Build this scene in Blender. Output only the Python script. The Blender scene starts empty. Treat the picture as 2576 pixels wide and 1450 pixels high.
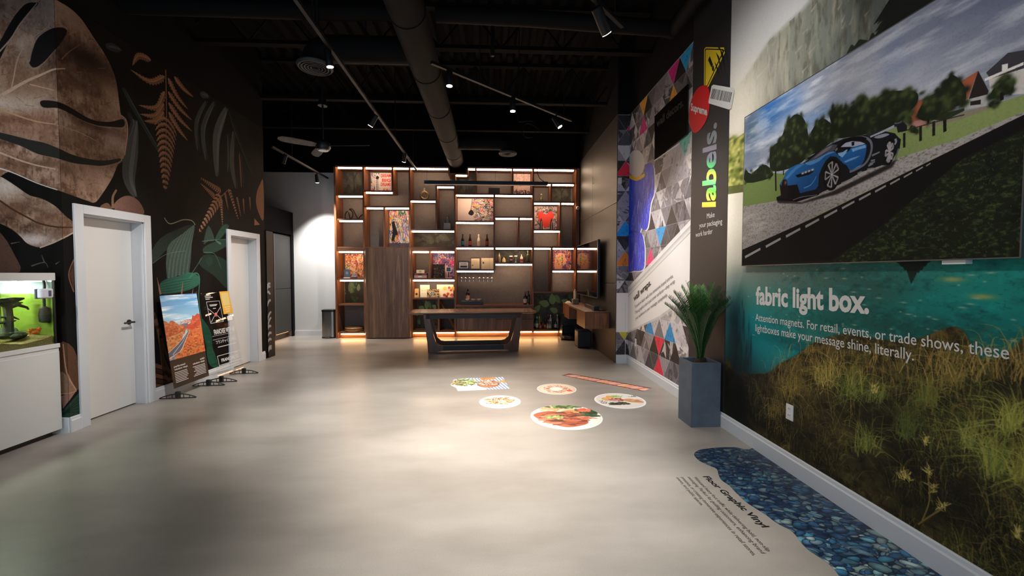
import bpy, bmesh, math, random
import numpy as np
from mathutils import Matrix, Vector
random.seed(7)
RS = np.random.RandomState(11)
SC = bpy.context.scene
COL = SC.collection

# ------------------------------------------------------------------ camera
EYE = np.array([0.0, 0.0, 1.47])
FOCAL, PITCH, YAW = 1040.0, math.radians(-2.017), math.radians(2.659)
cam_data = bpy.data.cameras.new('camera')
cam_data.sensor_fit = 'HORIZONTAL'
cam_data.sensor_width = 36.0
cam_data.lens = 36.0 * FOCAL / 2576.0
cam_data.clip_start = 0.05
cam = bpy.data.objects.new('camera', cam_data)
cam.location = EYE
cam.rotation_euler = (math.pi / 2 + PITCH, math.radians(-0.0415), -YAW)
COL.objects.link(cam)
SC.camera = cam

# ------------------------------------------------------------------ daylight, lamps, exposure
SC.view_settings.view_transform = 'Standard'
SC.view_settings.look = 'None'
SC.view_settings.gamma = 1.0
SC.view_settings.use_curve_mapping = False
SC.view_settings.exposure = 0.0
SC.cycles.max_bounces = 7
SC.cycles.diffuse_bounces = 3
SC.cycles.glossy_bounces = 3
SC.cycles.transparent_max_bounces = 10
SC.cycles.caustics_reflective = False
SC.cycles.caustics_refractive = False
SC.cycles.sample_clamp_indirect = 4.0
SC.cycles.use_denoising = True

world = bpy.data.worlds.new('daylight')
world.use_nodes = True
bg = world.node_tree.nodes['Background']
bg.inputs[0].default_value = (0.56, 0.74, 1.0, 1)
bg.inputs[1].default_value = 2.9
SC.world = world


def spot(name, loc, target, power, angle=55, blend=0.6, col=(1, 0.97, 0.93), size=0.04):
    d = bpy.data.lights.new(name, 'SPOT')
    d.energy, d.spot_size, d.spot_blend, d.color, d.shadow_soft_size = power, math.radians(angle), blend, col, size
    o = bpy.data.objects.new(name, d)
    o.location = loc
    v = Vector(target) - Vector(loc)
    o.rotation_euler = v.to_track_quat('-Z', 'Y').to_euler()
    COL.objects.link(o)
    return o


# unseen spots: assumed tracks overhead, plus fill added to brighten walls, mural and cabinet
for (lx, ly, tx, ty, tz, p, a) in [
        (0.2, 1.5, 0.2, 2.4, 0, 620, 58), (-0.1, 2.9, 0.0, 3.3, 0, 310, 54), (0.9, 2.6, 1.0, 3.0, 0, 120, 70),
        (-3.7, 0.9, -4.4, 3.9, 2.2, 200, 62), (-1.7, 3.6, -3.9, 4.7, 1.0, 300, 48), (-1.7, 5.2, -3.9, 6.3, .9, 220, 48),
        (0.7, 2.2, 2.2, 3.4, 2.9, 130, 60), (0.3, 1.2, 2.2, 2.4, 1.4, 105, 75), (0.5, 3.2, 2.2, 4.1, 1.5, 90, 60), (-1.0, 2.0, -3.93, 3.2, .6, 250, 32)]:
    spot('track_or_fill_spot', (lx, ly, 3.6), (tx, ty, tz), p, a, 1.0)

# ------------------------------------------------------------------ measuring: photo pixels -> metres on a plane of the room
def _rot():
    cy, sy, cp, sp = math.cos(YAW), math.sin(YAW), math.cos(PITCH), math.sin(PITCH)
    ry = np.array([[cy, -sy, 0], [sy, cy, 0], [0, 0, 1]])
    rp = np.array([[1, 0, 0], [0, cp, sp], [0, -sp, cp]])
    return np.array([[1, 0, 0], [0, 0, -1], [0, 1, 0]]) @ rp @ ry
ROT = _rot()


def rays(px):
    px = np.asarray(px, float).reshape(-1, 2)
    d = np.stack([(px[:, 0] - 1288) / FOCAL, (px[:, 1] - 725) / FOCAL, np.ones(len(px))], 1)
    return d @ ROT


def on_plane(px, p0, n):
    d = rays(px)
    s = ((np.asarray(p0) - EYE) @ n) / (d @ n)
    return EYE + d * s[:, None]


def at(axis, val, x, y):
    n = np.zeros(3); n[axis] = 1
    p = np.zeros(3); p[axis] = val
    return on_plane([(x, y)], p, n)[0]


def floor_at(x, y):
    return at(2, 0.0, x, y)

# ------------------------------------------------------------------ materials
def rgb(c):
    if isinstance(c, str):
        c = c.lstrip('#')
        return tuple(int(c[i:i + 2], 16) / 255 for i in (0, 2, 4))
    return tuple(c)


def lin(c):
    return tuple(x / 12.92 if x <= 0.04045 else ((x + 0.055) / 1.055) ** 2.4 for x in rgb(c))


MATS = {}


def mat(name, col, rough=0.5, metal=0.0, noise=None, bump=None, spec=0.5, stretch=(1, 1, 1), emit=None, alpha=None):
    """Principled material; noise=(scale, amount) varies the colour, bump=(scale, strength) the relief."""
    if name in MATS:
        return MATS[name]
    m = bpy.data.materials.new(name)
    m.use_nodes = True
    nt = m.node_tree
    b = nt.nodes['Principled BSDF']
    L = lin(col)
    b.inputs['Base Color'].default_value = (*L, 1)
    b.inputs['Roughness'].default_value = rough
    b.inputs['Metallic'].default_value = metal
    b.inputs['Specular IOR Level'].default_value = spec
    if emit:
        b.inputs['Emission Color'].default_value = (*emit[0], 1)
        b.inputs['Emission Strength'].default_value = emit[1]
    if noise or bump:
        tc = nt.nodes.new('ShaderNodeTexCoord')
        mp = nt.nodes.new('ShaderNodeMapping')
        mp.inputs['Scale'].default_value = stretch
        nt.links.new(tc.outputs['Object'], mp.inputs['Vector'])
    if noise:
        nz = nt.nodes.new('ShaderNodeTexNoise')
        nz.inputs['Scale'].default_value = noise[0]
        nz.inputs['Detail'].default_value = 6
        nz.inputs['Roughness'].default_value = 0.65
        nt.links.new(mp.outputs[0], nz.inputs['Vector'])
        r = nt.nodes.new('ShaderNodeValToRGB')
        a = noise[1]
        r.color_ramp.elements[0].position, r.color_ramp.elements[1].position = 0.3, 0.72
        r.color_ramp.elements[0].color = (*[max(0, x * (1 - a)) for x in L], 1)
        r.color_ramp.elements[1].color = (*[min(1, x * (1 + a)) for x in L], 1)
        nt.links.new(nz.outputs['Fac'], r.inputs[0])
        nt.links.new(r.outputs[0], b.inputs['Base Color'])
    if bump:
        n2 = nt.nodes.new('ShaderNodeTexNoise')
        n2.inputs['Scale'].default_value = bump[0]
        n2.inputs['Detail'].default_value = 4
        nt.links.new(mp.outputs[0], n2.inputs['Vector'])
        bp = nt.nodes.new('ShaderNodeBump')
        bp.inputs['Strength'].default_value = bump[1]
        bp.inputs['Distance'].default_value = 0.01
        nt.links.new(n2.outputs['Fac'], bp.inputs['Height'])
        nt.links.new(bp.outputs[0], b.inputs['Normal'])
    MATS[name] = m
    return m


def wood(name, dark, mid, light, stretch, rough=0.45):
    """Walnut veneer: long grain streaks along the axis left unstretched."""
    if name in MATS:
        return MATS[name]
    m = bpy.data.materials.new(name)
    m.use_nodes = True
    nt = m.node_tree
    b = nt.nodes['Principled BSDF']
    tc = nt.nodes.new('ShaderNodeTexCoord')
    mp = nt.nodes.new('ShaderNodeMapping')
    mp.inputs['Scale'].default_value = stretch
    nt.links.new(tc.outputs['Object'], mp.inputs['Vector'])
    n1 = nt.nodes.new('ShaderNodeTexNoise')
    n1.inputs['Scale'].default_value = 1.0
    n1.inputs['Detail'].default_value = 8
    n1.inputs['Roughness'].default_value = 0.7
    n1.inputs['Distortion'].default_value = 0.6
    nt.links.new(mp.outputs[0], n1.inputs['Vector'])
    r = nt.nodes.new('ShaderNodeValToRGB')
    e = r.color_ramp.elements
    e[0].position, e[1].position = 0.28, 0.75
    e[0].color, e[1].color = (*lin(dark), 1), (*lin(light), 1)
    k = e.new(0.5)
    k.color = (*lin(mid), 1)
    nt.links.new(n1.outputs['Fac'], r.inputs[0])
    nt.links.new(r.outputs[0], b.inputs['Base Color'])
    b.inputs['Roughness'].default_value = rough
    MATS[name] = m
    return m


def clear(name, tint=(1, 1, 1), gloss=0.12, rough=0.02, edge=0.5):
    """Thin clear sheet: transparent with a little sharp reflection."""
    if name in MATS:
        return MATS[name]
    m = bpy.data.materials.new(name)
    m.use_nodes = True
    nt = m.node_tree
    nt.nodes.clear()
    out = nt.nodes.new('ShaderNodeOutputMaterial')
    mix = nt.nodes.new('ShaderNodeMixShader')
    tr = nt.nodes.new('ShaderNodeBsdfTransparent')
    tr.inputs[0].default_value = (*tint, 1)
    gl = nt.nodes.new('ShaderNodeBsdfGlossy')
    gl.inputs['Roughness'].default_value = rough
    lw = nt.nodes.new('ShaderNodeLayerWeight')
    lw.inputs[0].default_value = 0.25
    ml = nt.nodes.new('ShaderNodeMath')
    ml.operation = 'MULTIPLY_ADD'
    ml.inputs[1].default_value = edge
    ml.inputs[2].default_value = gloss * 0.3
    nt.links.new(lw.outputs['Fresnel'], ml.inputs[0])
    nt.links.new(ml.outputs[0], mix.inputs[0])
    nt.links.new(tr.outputs[0], mix.inputs[1])
    nt.links.new(gl.outputs[0], mix.inputs[2])
    nt.links.new(mix.outputs[0], out.inputs[0])
    MATS[name] = m
    return m

# ------------------------------------------------------------------ meshes, things, parts
ORG = {}


class MB:
    def __init__(self):
        self.v, self.f, self.uv = [], [], []

    def add(self, vs, fs, uvs=None):
        k = len(self.v)
        self.v += [tuple(map(float, p)) for p in vs]
        self.f += [tuple(i + k for i in f) for f in fs]
        self.uv += uvs if uvs else [None] * len(fs)
        return self

    def box(self, x0, x1, y0, y1, z0, z1):
        x0, x1 = min(x0, x1), max(x0, x1); y0, y1 = min(y0, y1), max(y0, y1); z0, z1 = min(z0, z1), max(z0, z1)
        return self.add([(x0, y0, z0), (x1, y0, z0), (x1, y1, z0), (x0, y1, z0), (x0, y0, z1), (x1, y0, z1), (x1, y1, z1), (x0, y1, z1)],
                        [(3, 2, 1, 0), (4, 5, 6, 7), (0, 1, 5, 4), (1, 2, 6, 5), (2, 3, 7, 6), (3, 0, 4, 7)])

    def prism(self, poly, axis, a0, a1):
        """poly = 2-D outline in the two other axes (kept in x,y,z order), swept from a0 to a1 along axis."""
        n = len(poly)
        def mk(p, a):
            q = list(p); q.insert(axis, a); return q
        vs = [mk(p, a0) for p in poly] + [mk(p, a1) for p in poly]
        fs = [tuple(range(n)), tuple(range(2 * n - 1, n - 1, -1))]
        fs += [(i, i + n, (i + 1) % n + n, (i + 1) % n) for i in range(n)]
        return self.add(vs, fs)

    def tube(self, path, r, n=8, closed=False):
        P = [Vector(p) for p in path]
        m = len(P)
        rs = r if isinstance(r, (list, tuple)) else [r] * m
        vs, up = [], None
        for i, p in enumerate(P):
            if closed:
                t = (P[(i + 1) % m] - P[i - 1]).normalized()
            else:
                t = (P[min(i + 1, m - 1)] - P[max(i - 1, 0)]).normalized()
            if up is None:
                up = Vector((0, 0, 1)) if abs(t.z) < 0.9 else Vector((1, 0, 0))
            s = t.cross(up).normalized()
            up = s.cross(t).normalized()
            for k in range(n):
                a = 2 * math.pi * k / n
                vs.append(p + (s * math.cos(a) + up * math.sin(a)) * rs[i])
        fs = []
        for i in range(m if closed else m - 1):
            j = (i + 1) % m
            for k in range(n):
                fs.append((i * n + k, i * n + (k + 1) % n, j * n + (k + 1) % n, j * n + k))
        if not closed:
            fs += [tuple(range(n - 1, -1, -1)), tuple(range((m - 1) * n, m * n))]
        return self.add(vs, fs)

    def lathe(self, prof, c, n=14, axis=2, sx=1.0):
        vs, fs = [], []
        for (r, h) in prof:
            for k in range(n):
                a = 2 * math.pi * k / n
                q = [r * math.cos(a) * sx, r * math.sin(a)]
                q.insert(axis, h)
                vs.append((c[0] + q[0], c[1] + q[1], c[2] + q[2]))
        for i in range(len(prof) - 1):
            for k in range(n):
                fs.append((i * n + k, i * n + (k + 1) % n, (i + 1) * n + (k + 1) % n, (i + 1) * n + k))
        fs += [tuple(range(n - 1, -1, -1)), tuple(range((len(prof) - 1) * n, len(prof) * n))]
        return self.add(vs, fs)

    def sheet(self, bl, u, v, th):
        """Flat panel: front face carries UV 0..1, body th thick behind it."""
        bl, u, v = Vector(bl), Vector(u), Vector(v)
        n = u.cross(v).normalized() * -th
        q = [bl, bl + u, bl + u + v, bl + v]
        k = [(0.5, 0.02)] * 4
        return self.add(q + [p + n for p in q], [(0, 1, 2, 3), (7, 6, 5, 4), (1, 0, 4, 5), (2, 1, 5, 6), (3, 2, 6, 7), (0, 3, 7, 4)],
                        [[(0, 0), (1, 0), (1, 1), (0, 1)], k, k, k, k, k])

    def ellipsoid(self, c, rx, ry, rz, n=12, m=8):
        prof = []
        vs, fs = [], []
        for i in range(m + 1):
            t = math.pi * i / m
            for k in range(n):
                a = 2 * math.pi * k / n
                vs.append((c[0] + rx * math.sin(t) * math.cos(a), c[1] + ry * math.sin(t) * math.sin(a), c[2] - rz * math.cos(t)))
        for i in range(m):
            for k in range(n):
                fs.append((i * n + k, i * n + (k + 1) % n, (i + 1) * n + (k + 1) % n, (i + 1) * n + k))
        return self.add(vs, fs)

    def build(self, name, m=None, parent=None, smooth=False, bevel=0.0, origin=None, local=False):
        org = Vector((0, 0, 0))
        if not local:
            if parent is not None:
                org = ORG.get(parent.name, Vector((0, 0, 0)))
            elif origin is not None:
                org = Vector(origin)
        me = bpy.data.meshes.new(name)
        me.from_pydata([(p[0] - org[0], p[1] - org[1], p[2] - org[2]) for p in self.v], [], self.f)
        if any(u is not None for u in self.uv):
            lay = me.uv_layers.new(name='print')
            flat = []
            for f, u in zip(self.f, self.uv):
                for q in (u if u else [(0, 0)] * len(f)):
                    flat += [q[0], q[1]]
            lay.data.foreach_set('uv', flat)
        if smooth:
            me.shade_smooth()
            if smooth != 'all':
                me.set_sharp_from_angle(angle=math.radians(40))
        me.validate()
        me.update()
        if m:
            me.materials.append(m)
        o = bpy.data.objects.new(name, me)
        COL.objects.link(o)
        if parent is not None:
            o.parent = parent
            ORG[o.name] = org
        elif origin is not None:
            o.location = origin
            ORG[o.name] = Vector(origin)
        if bevel:
            bv = o.modifiers.new('edge', 'BEVEL')
            bv.width, bv.segments, bv.limit_method, bv.angle_limit = bevel, 2, 'ANGLE', math.radians(50)
        return o


def tag(o, label, cat, group=None):
    o['label'], o['category'] = label, cat
    if group:
        o['group'] = group
    return o


def struct(o):
    o['kind'] = 'structure'
    return o


def stuff(o):
    o['kind'] = 'stuff'
    return o


def thing(name, label, cat, loc, group=None, rz=0.0):
    o = bpy.data.objects.new(name, None)
    o.empty_display_size = 0.1
    o.location = loc
    o.rotation_euler = (0, 0, rz)
    COL.objects.link(o)
    ORG[o.name] = Vector(loc)
    return tag(o, label, cat, group)


def dup(root, loc, label, group=None, rz=None):
    r = root.copy()
    COL.objects.link(r)
    r.location = loc
    if rz is not None:
        r.rotation_euler = (0, 0, rz)
    r['label'] = label
    if group:
        r['group'] = group
    for ch in list(root.children):
        c = ch.copy(); COL.objects.link(c); c.parent = r
        for g in list(ch.children):
            d = g.copy(); COL.objects.link(d); d.parent = c
    return r


def lettering(text, p0, u, v, m, parent=None, name='lettering', bold=0.0, lift=0.002, fit=True, spacing=1.0, depth=0.0008):
    """Words as raised vinyl: baseline start p0, u = full width vector of the line, v = cap-height vector."""
    cu = bpy.data.curves.new(name, 'FONT')
    cu.body = text
    cu.size = 1.0
    cu.offset = bold
    cu.space_character = spacing
    cu.resolution_u = 3
    ob = bpy.data.objects.new(name, cu)
    me0 = bpy.data.meshes.new_from_object(ob)
    n = len(me0.vertices)
    co = np.zeros(n * 3)
    me0.vertices.foreach_get('co', co)
    co = co.reshape(-1, 3)
    polys = [tuple(p.vertices) for p in me0.polygons]
    bpy.data.objects.remove(ob)
    bpy.data.curves.remove(cu)
    bpy.data.meshes.remove(me0)
    x0, x1 = co[:, 0].min(), co[:, 0].max()
    cap = 0.682
    p0, u, v = np.asarray(p0, float), np.asarray(u, float), np.asarray(v, float)
    nn = np.cross(u, v)
    nn /= np.linalg.norm(nn)
    W = p0 + ((co[:, 0] - x0) / max(1e-6, x1 - x0))[:, None] * u + (co[:, 1] / cap)[:, None] * v + nn * lift
    mb = MB()
    mb.add(W, polys)
    return mb.build(name, m, parent)
# ------------------------------------------------------------------ printed artwork, painted procedurally with numpy
def spline(pts, n=6, closed=False):
    P = np.asarray(pts, float)
    m = len(P)
    out = []
    for i in range(m if closed else m - 1):
        if closed:
            a, b, c, d = P[(i - 1) % m], P[i], P[(i + 1) % m], P[(i + 2) % m]
        else:
            a, b, c, d = P[max(i - 1, 0)], P[i], P[i + 1], P[min(i + 2, m - 1)]
        for k in range(n):
            t = k / n
            out.append(0.5 * (2 * b + (c - a) * t + (2 * a - 5 * b + 4 * c - d) * t * t + (3 * b - a - 3 * c + d) * t ** 3))
    if not closed:
        out.append(P[-1])
    return np.array(out)


def vnoise(h, w, sy, sx, seed, octaves=4, gain=0.55):
    r = np.random.RandomState(seed)
    tot, amp, s = np.zeros((h, w), np.float32), 1.0, 0.0
    for _ in range(octaves):
        gy, gx = max(2, int(h / max(sy, 1.5)) + 3), max(2, int(w / max(sx, 1.5)) + 3)
        g = r.rand(gy, gx).astype(np.float32)
        yy = np.linspace(0, gy - 2.001, h); xx = np.linspace(0, gx - 2.001, w)
        y0, x0 = yy.astype(int), xx.astype(int)
        fy, fx = (yy - y0)[:, None].astype(np.float32), (xx - x0)[None, :].astype(np.float32)
        fy, fx = fy * fy * (3 - 2 * fy), fx * fx * (3 - 2 * fx)
        a = g[y0][:, x0] * (1 - fx) + g[y0][:, x0 + 1] * fx
        b = g[y0 + 1][:, x0] * (1 - fx) + g[y0 + 1][:, x0 + 1] * fx
        tot += amp * (a * (1 - fy) + b * fy)
        s += amp
        amp *= gain; sy /= 2; sx /= 2
    return tot / s


class Print:
    """A flat print on a plane: bottom-left corner, width and height vectors, pixels per metre."""
    def __init__(self, bl, u, v, res, base='#888888'):
        self.bl, self.u, self.v = np.array(bl, float), np.array(u, float), np.array(v, float)
        self.W, self.H = np.linalg.norm(self.u), np.linalg.norm(self.v)
        self.w, self.h = max(8, int(self.W * res)), max(8, int(self.H * res))
        self.res = res
        self.a = np.empty((self.h, self.w, 3), np.float32)
        self.a[:] = rgb(base)
        self.n = np.cross(self.u, self.v)
        self.n /= np.linalg.norm(self.n)
        self.off, self.s = (0, 0), 1.0

    def frame(self, ox=0, oy=0, s=1.0):
        self.off, self.s = (ox, oy), s
        return self

    def world(self, W):
        d = np.asarray(W, float).reshape(-1, 3) - self.bl
        return np.stack([d @ self.u / self.W ** 2 * self.w, (1 - d @ self.v / self.H ** 2) * self.h], 1)

    def px(self, pts):
        q = np.asarray(pts, float).reshape(-1, 2) / self.s + np.array(self.off)
        return self.world(on_plane(q, self.bl, self.n))

    def uvp(self, pts):
        q = np.asarray(pts, float).reshape(-1, 2)
        return np.stack([q[:, 0] * self.w, (1 - q[:, 1]) * self.h], 1)

    def cover(self, P, ss=2):
        P = np.asarray(P, float)
        x0, y0 = np.floor(P.min(0)).astype(int); x1, y1 = np.ceil(P.max(0)).astype(int) + 1
        x0, y0, x1, y1 = max(x0, 0), max(y0, 0), min(x1, self.w), min(y1, self.h)
        if x1 <= x0 or y1 <= y0:
            return None
        h, w = y1 - y0, x1 - x0
        Q = (P - [x0, y0]) * ss
        g = np.zeros((h * ss, w * ss + 1), np.int16)
        for i in range(len(Q)):
            (xa, ya), (xb, yb) = Q[i - 1], Q[i]
            if ya == yb:
                continue
            if ya > yb:
                xa, ya, xb, yb = xb, yb, xa, ya
            r0, r1 = max(0, math.ceil(ya - 0.5)), min(h * ss, math.ceil(yb - 0.5))
            if r1 <= r0:
                continue
            rr = np.arange(r0, r1)
            c = np.clip(np.ceil(xa + (rr + 0.5 - ya) * ((xb - xa) / (yb - ya)) - 0.5), 0, w * ss).astype(int)
            g[rr, c] += 1
        m = (np.cumsum(g[:, :-1], axis=1) & 1).astype(np.float32)
        return m.reshape(h, ss, w, ss).mean((1, 3)), x0, y0, x1, y1

    def fill(self, P, col, a=1.0, clip=None, soft=0, grad=None):
        """P in canvas pixels; grad=((x0,y0),(x1,y1),col2) shades linearly to a second ink."""
        r = self.cover(P)
        if r is None:
            return None
        m, x0, y0, x1, y1 = r
        if soft:
            for ax in (0, 1):
                k = np.ones(2 * soft + 1) / (2 * soft + 1)
                m = np.apply_along_axis(lambda q: np.convolve(q, k, 'same'), ax, m)
        if clip is not None:
            m = m * clip[y0:y1, x0:x1]
        m = (m * a)[..., None]
        c = np.array(rgb(col), np.float32)
        if grad:
            (ax_, ay_), (bx_, by_), c2 = grad
            yy, xx = np.mgrid[y0:y1, x0:x1].astype(np.float32)
            d2 = (bx_ - ax_) ** 2 + (by_ - ay_) ** 2
            t = np.clip(((xx - ax_) * (bx_ - ax_) + (yy - ay_) * (by_ - ay_)) / d2, 0, 1)[..., None]
            c = c * (1 - t) + np.array(rgb(c2), np.float32) * t
        self.a[y0:y1, x0:x1] = self.a[y0:y1, x0:x1] * (1 - m) + c * m
        return self

    def poly(self, pts, col, a=1.0, smooth=0, **k):
        P = self.px(pts)
        if smooth:
            P = spline(P, smooth, True)
        if 'grad' in k and k['grad']:
            g = k['grad']
            q = self.px([g[0], g[1]])
            k['grad'] = (q[0], q[1], g[2])
        return self.fill(P, col, a, **k)

    def mask(self, pts, smooth=0):
        P = self.px(pts)
        if smooth:
            P = spline(P, smooth, True)
        M = np.zeros((self.h, self.w), np.float32)
        r = self.cover(P)
        if r:
            m, x0, y0, x1, y1 = r
            M[y0:y1, x0:x1] = m
        return M

    def ribbon(self, P, w0, w1, col, a=1.0, clip=None, mid=None):
        P = np.asarray(P, float)
        n = len(P)
        t = np.gradient(P, axis=0)
        t /= np.maximum(1e-6, np.linalg.norm(t, axis=1))[:, None]
        s = np.stack([-t[:, 1], t[:, 0]], 1)
        q = np.linspace(0, 1, n)
        w = w0 + (w1 - w0) * q
        if mid is not None:
            w = w + (mid - (w0 + w1) / 2) * 4 * q * (1 - q)
        w = np.maximum(w, 0.3)[:, None] / 2
        return self.fill(np.concatenate([P + s * w, (P - s * w)[::-1]]), col, a, clip)

    def line(self, pts, w0, w1, col, a=1.0, clip=None, smooth=5, mid=None):
        """Stroke through photo-measured points; widths in metres."""
        P = self.px(pts)
        if smooth and len(P) > 2:
            P = spline(P, smooth)
        return self.ribbon(P, w0 * self.res, w1 * self.res, col, a, clip, None if mid is None else mid * self.res)

    def blob(self, pt, rx, ry, col, a=1.0, clip=None, rot=0.0):
        c = self.px([pt])[0]
        return self.blob_c(c, rx * self.res, ry * self.res, col, a, clip, rot)

    def blob_c(self, c, rx, ry, col, a=1.0, clip=None, rot=0.0):
        R = max(rx, ry) * 2.4
        x0, x1, y0, y1 = int(max(0, c[0] - R)), int(min(self.w, c[0] + R + 1)), int(max(0, c[1] - R)), int(min(self.h, c[1] + R + 1))
        if x1 <= x0 or y1 <= y0:
            return self
        yy, xx = np.mgrid[y0:y1, x0:x1].astype(np.float32)
        dx, dy = xx - c[0], yy - c[1]
        cr, sr = math.cos(rot), math.sin(rot)
        d = ((dx * cr + dy * sr) / rx) ** 2 + ((-dx * sr + dy * cr) / ry) ** 2
        m = a * np.exp(-d)
        if clip is not None:
            m = m * clip[y0:y1, x0:x1]
        m = m[..., None]
        self.a[y0:y1, x0:x1] = self.a[y0:y1, x0:x1] * (1 - m) + np.array(rgb(col), np.float32) * m
        return self

    def grain(self, sx, sy, amt, seed, clip=None, octaves=4):
        n = vnoise(self.h, self.w, sy * self.res, sx * self.res, seed, octaves)
        f = 1 + (n - 0.5) * 2 * amt
        if clip is not None:
            f = 1 + (f - 1) * clip
        self.a *= f[..., None]
        return self

    def tint(self, sx, sy, col, lo, hi, a, seed, clip=None, octaves=5):
        n = np.clip((vnoise(self.h, self.w, sy * self.res, sx * self.res, seed, octaves) - lo) / (hi - lo), 0, 1) * a
        if clip is not None:
            n = n * clip
        self.a = self.a * (1 - n[..., None]) + np.array(rgb(col), np.float32) * n[..., None]
        return self

    def material(self, name, rough=0.55, spec=0.4, tex=60, bump=0.03):
        m = bpy.data.materials.new(name)
        m.use_nodes = True
        nt = m.node_tree
        b = nt.nodes['Principled BSDF']
        im = bpy.data.images.new(name, self.w, self.h)
        buf = np.ones((self.h, self.w, 4), np.float32)
        buf[..., :3] = np.clip(self.a[::-1], 0, 1)
        im.pixels.foreach_set(buf.ravel())
        im.update()
        im.pack()
        t = nt.nodes.new('ShaderNodeTexImage')
        t.image = im
        t.extension = 'EXTEND'
        nt.links.new(t.outputs[0], b.inputs['Base Color'])
        b.inputs['Roughness'].default_value = rough
        b.inputs['Specular IOR Level'].default_value = spec
        if bump:
            tc = nt.nodes.new('ShaderNodeTexCoord')
            nz = nt.nodes.new('ShaderNodeTexNoise')
            nz.inputs['Scale'].default_value = tex
            nt.links.new(tc.outputs['Object'], nz.inputs['Vector'])
            bp = nt.nodes.new('ShaderNodeBump')
            bp.inputs['Strength'].default_value = bump
            nt.links.new(nz.outputs['Fac'], bp.inputs['Height'])
            nt.links.new(bp.outputs[0], b.inputs['Normal'])
        self.a = None
        return m


def leaflet(c, q, th, col, edge='#b98c6c', teeth=9, a=1.0):
    """One serrated leaflet along the curved midrib q (canvas pixels), half-width th."""
    q = spline(q, max(3, teeth * 2 // max(1, len(q) - 1)))
    n = len(q)
    t = np.gradient(q, axis=0)
    t /= np.maximum(1e-6, np.linalg.norm(t, axis=1))[:, None]
    o = np.stack([-t[:, 1], t[:, 0]], 1)
    f = np.linspace(0, 1, n)
    w = th * np.minimum(1, f * 6 + .3) * (1 - f ** 2.2) * np.where(np.arange(n) % 2, 1.0, .62)
    P = np.concatenate([q + o * w[:, None] + t * (w * .5)[:, None], (q - o * w[:, None] + t * (w * .5)[:, None])[::-1]])
    c.fill(P, col, a)
    c.fill(np.concatenate([q, (q - o * w[:, None] * .9)[::-1]]), '#4a3222', .35 * a)
    c.ribbon(q, max(1.2, th * .22), .6, edge, .8 * a)


def fern(c, base, tip, width, col, n=9, curl=0.25, teeth=9, dark='#3a2418', lw=0.012):
    """Fern frond: a stem with paired, serrated leaflets."""
    b, t = c.px([base, tip])
    d = t - b
    L = np.linalg.norm(d)
    d /= L
    s = np.array([-d[1], d[0]])
    W = width * c.res
    for i in range(n):
        f = (i + 0.4) / n
        p = b + d * L * f
        ln = W * (1.02 - f) ** .75
        for sg in (-1, 1):
            q = np.array([p, p + s * sg * ln * .5 + d * ln * .28, p + s * sg * ln * .85 + d * ln * .75])
            leaflet(c, q, max(1.5, L / n * .40), col if sg > 0 else rgb_mix(col, '#2a1a12', .18), teeth=5)
    c.ribbon([b, t], lw * c.res, 0.3 * lw * c.res, col)


def rgb_mix(a, b, f):
    return tuple(x * (1 - f) + y * f for x, y in zip(rgb(a), rgb(b)))
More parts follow.
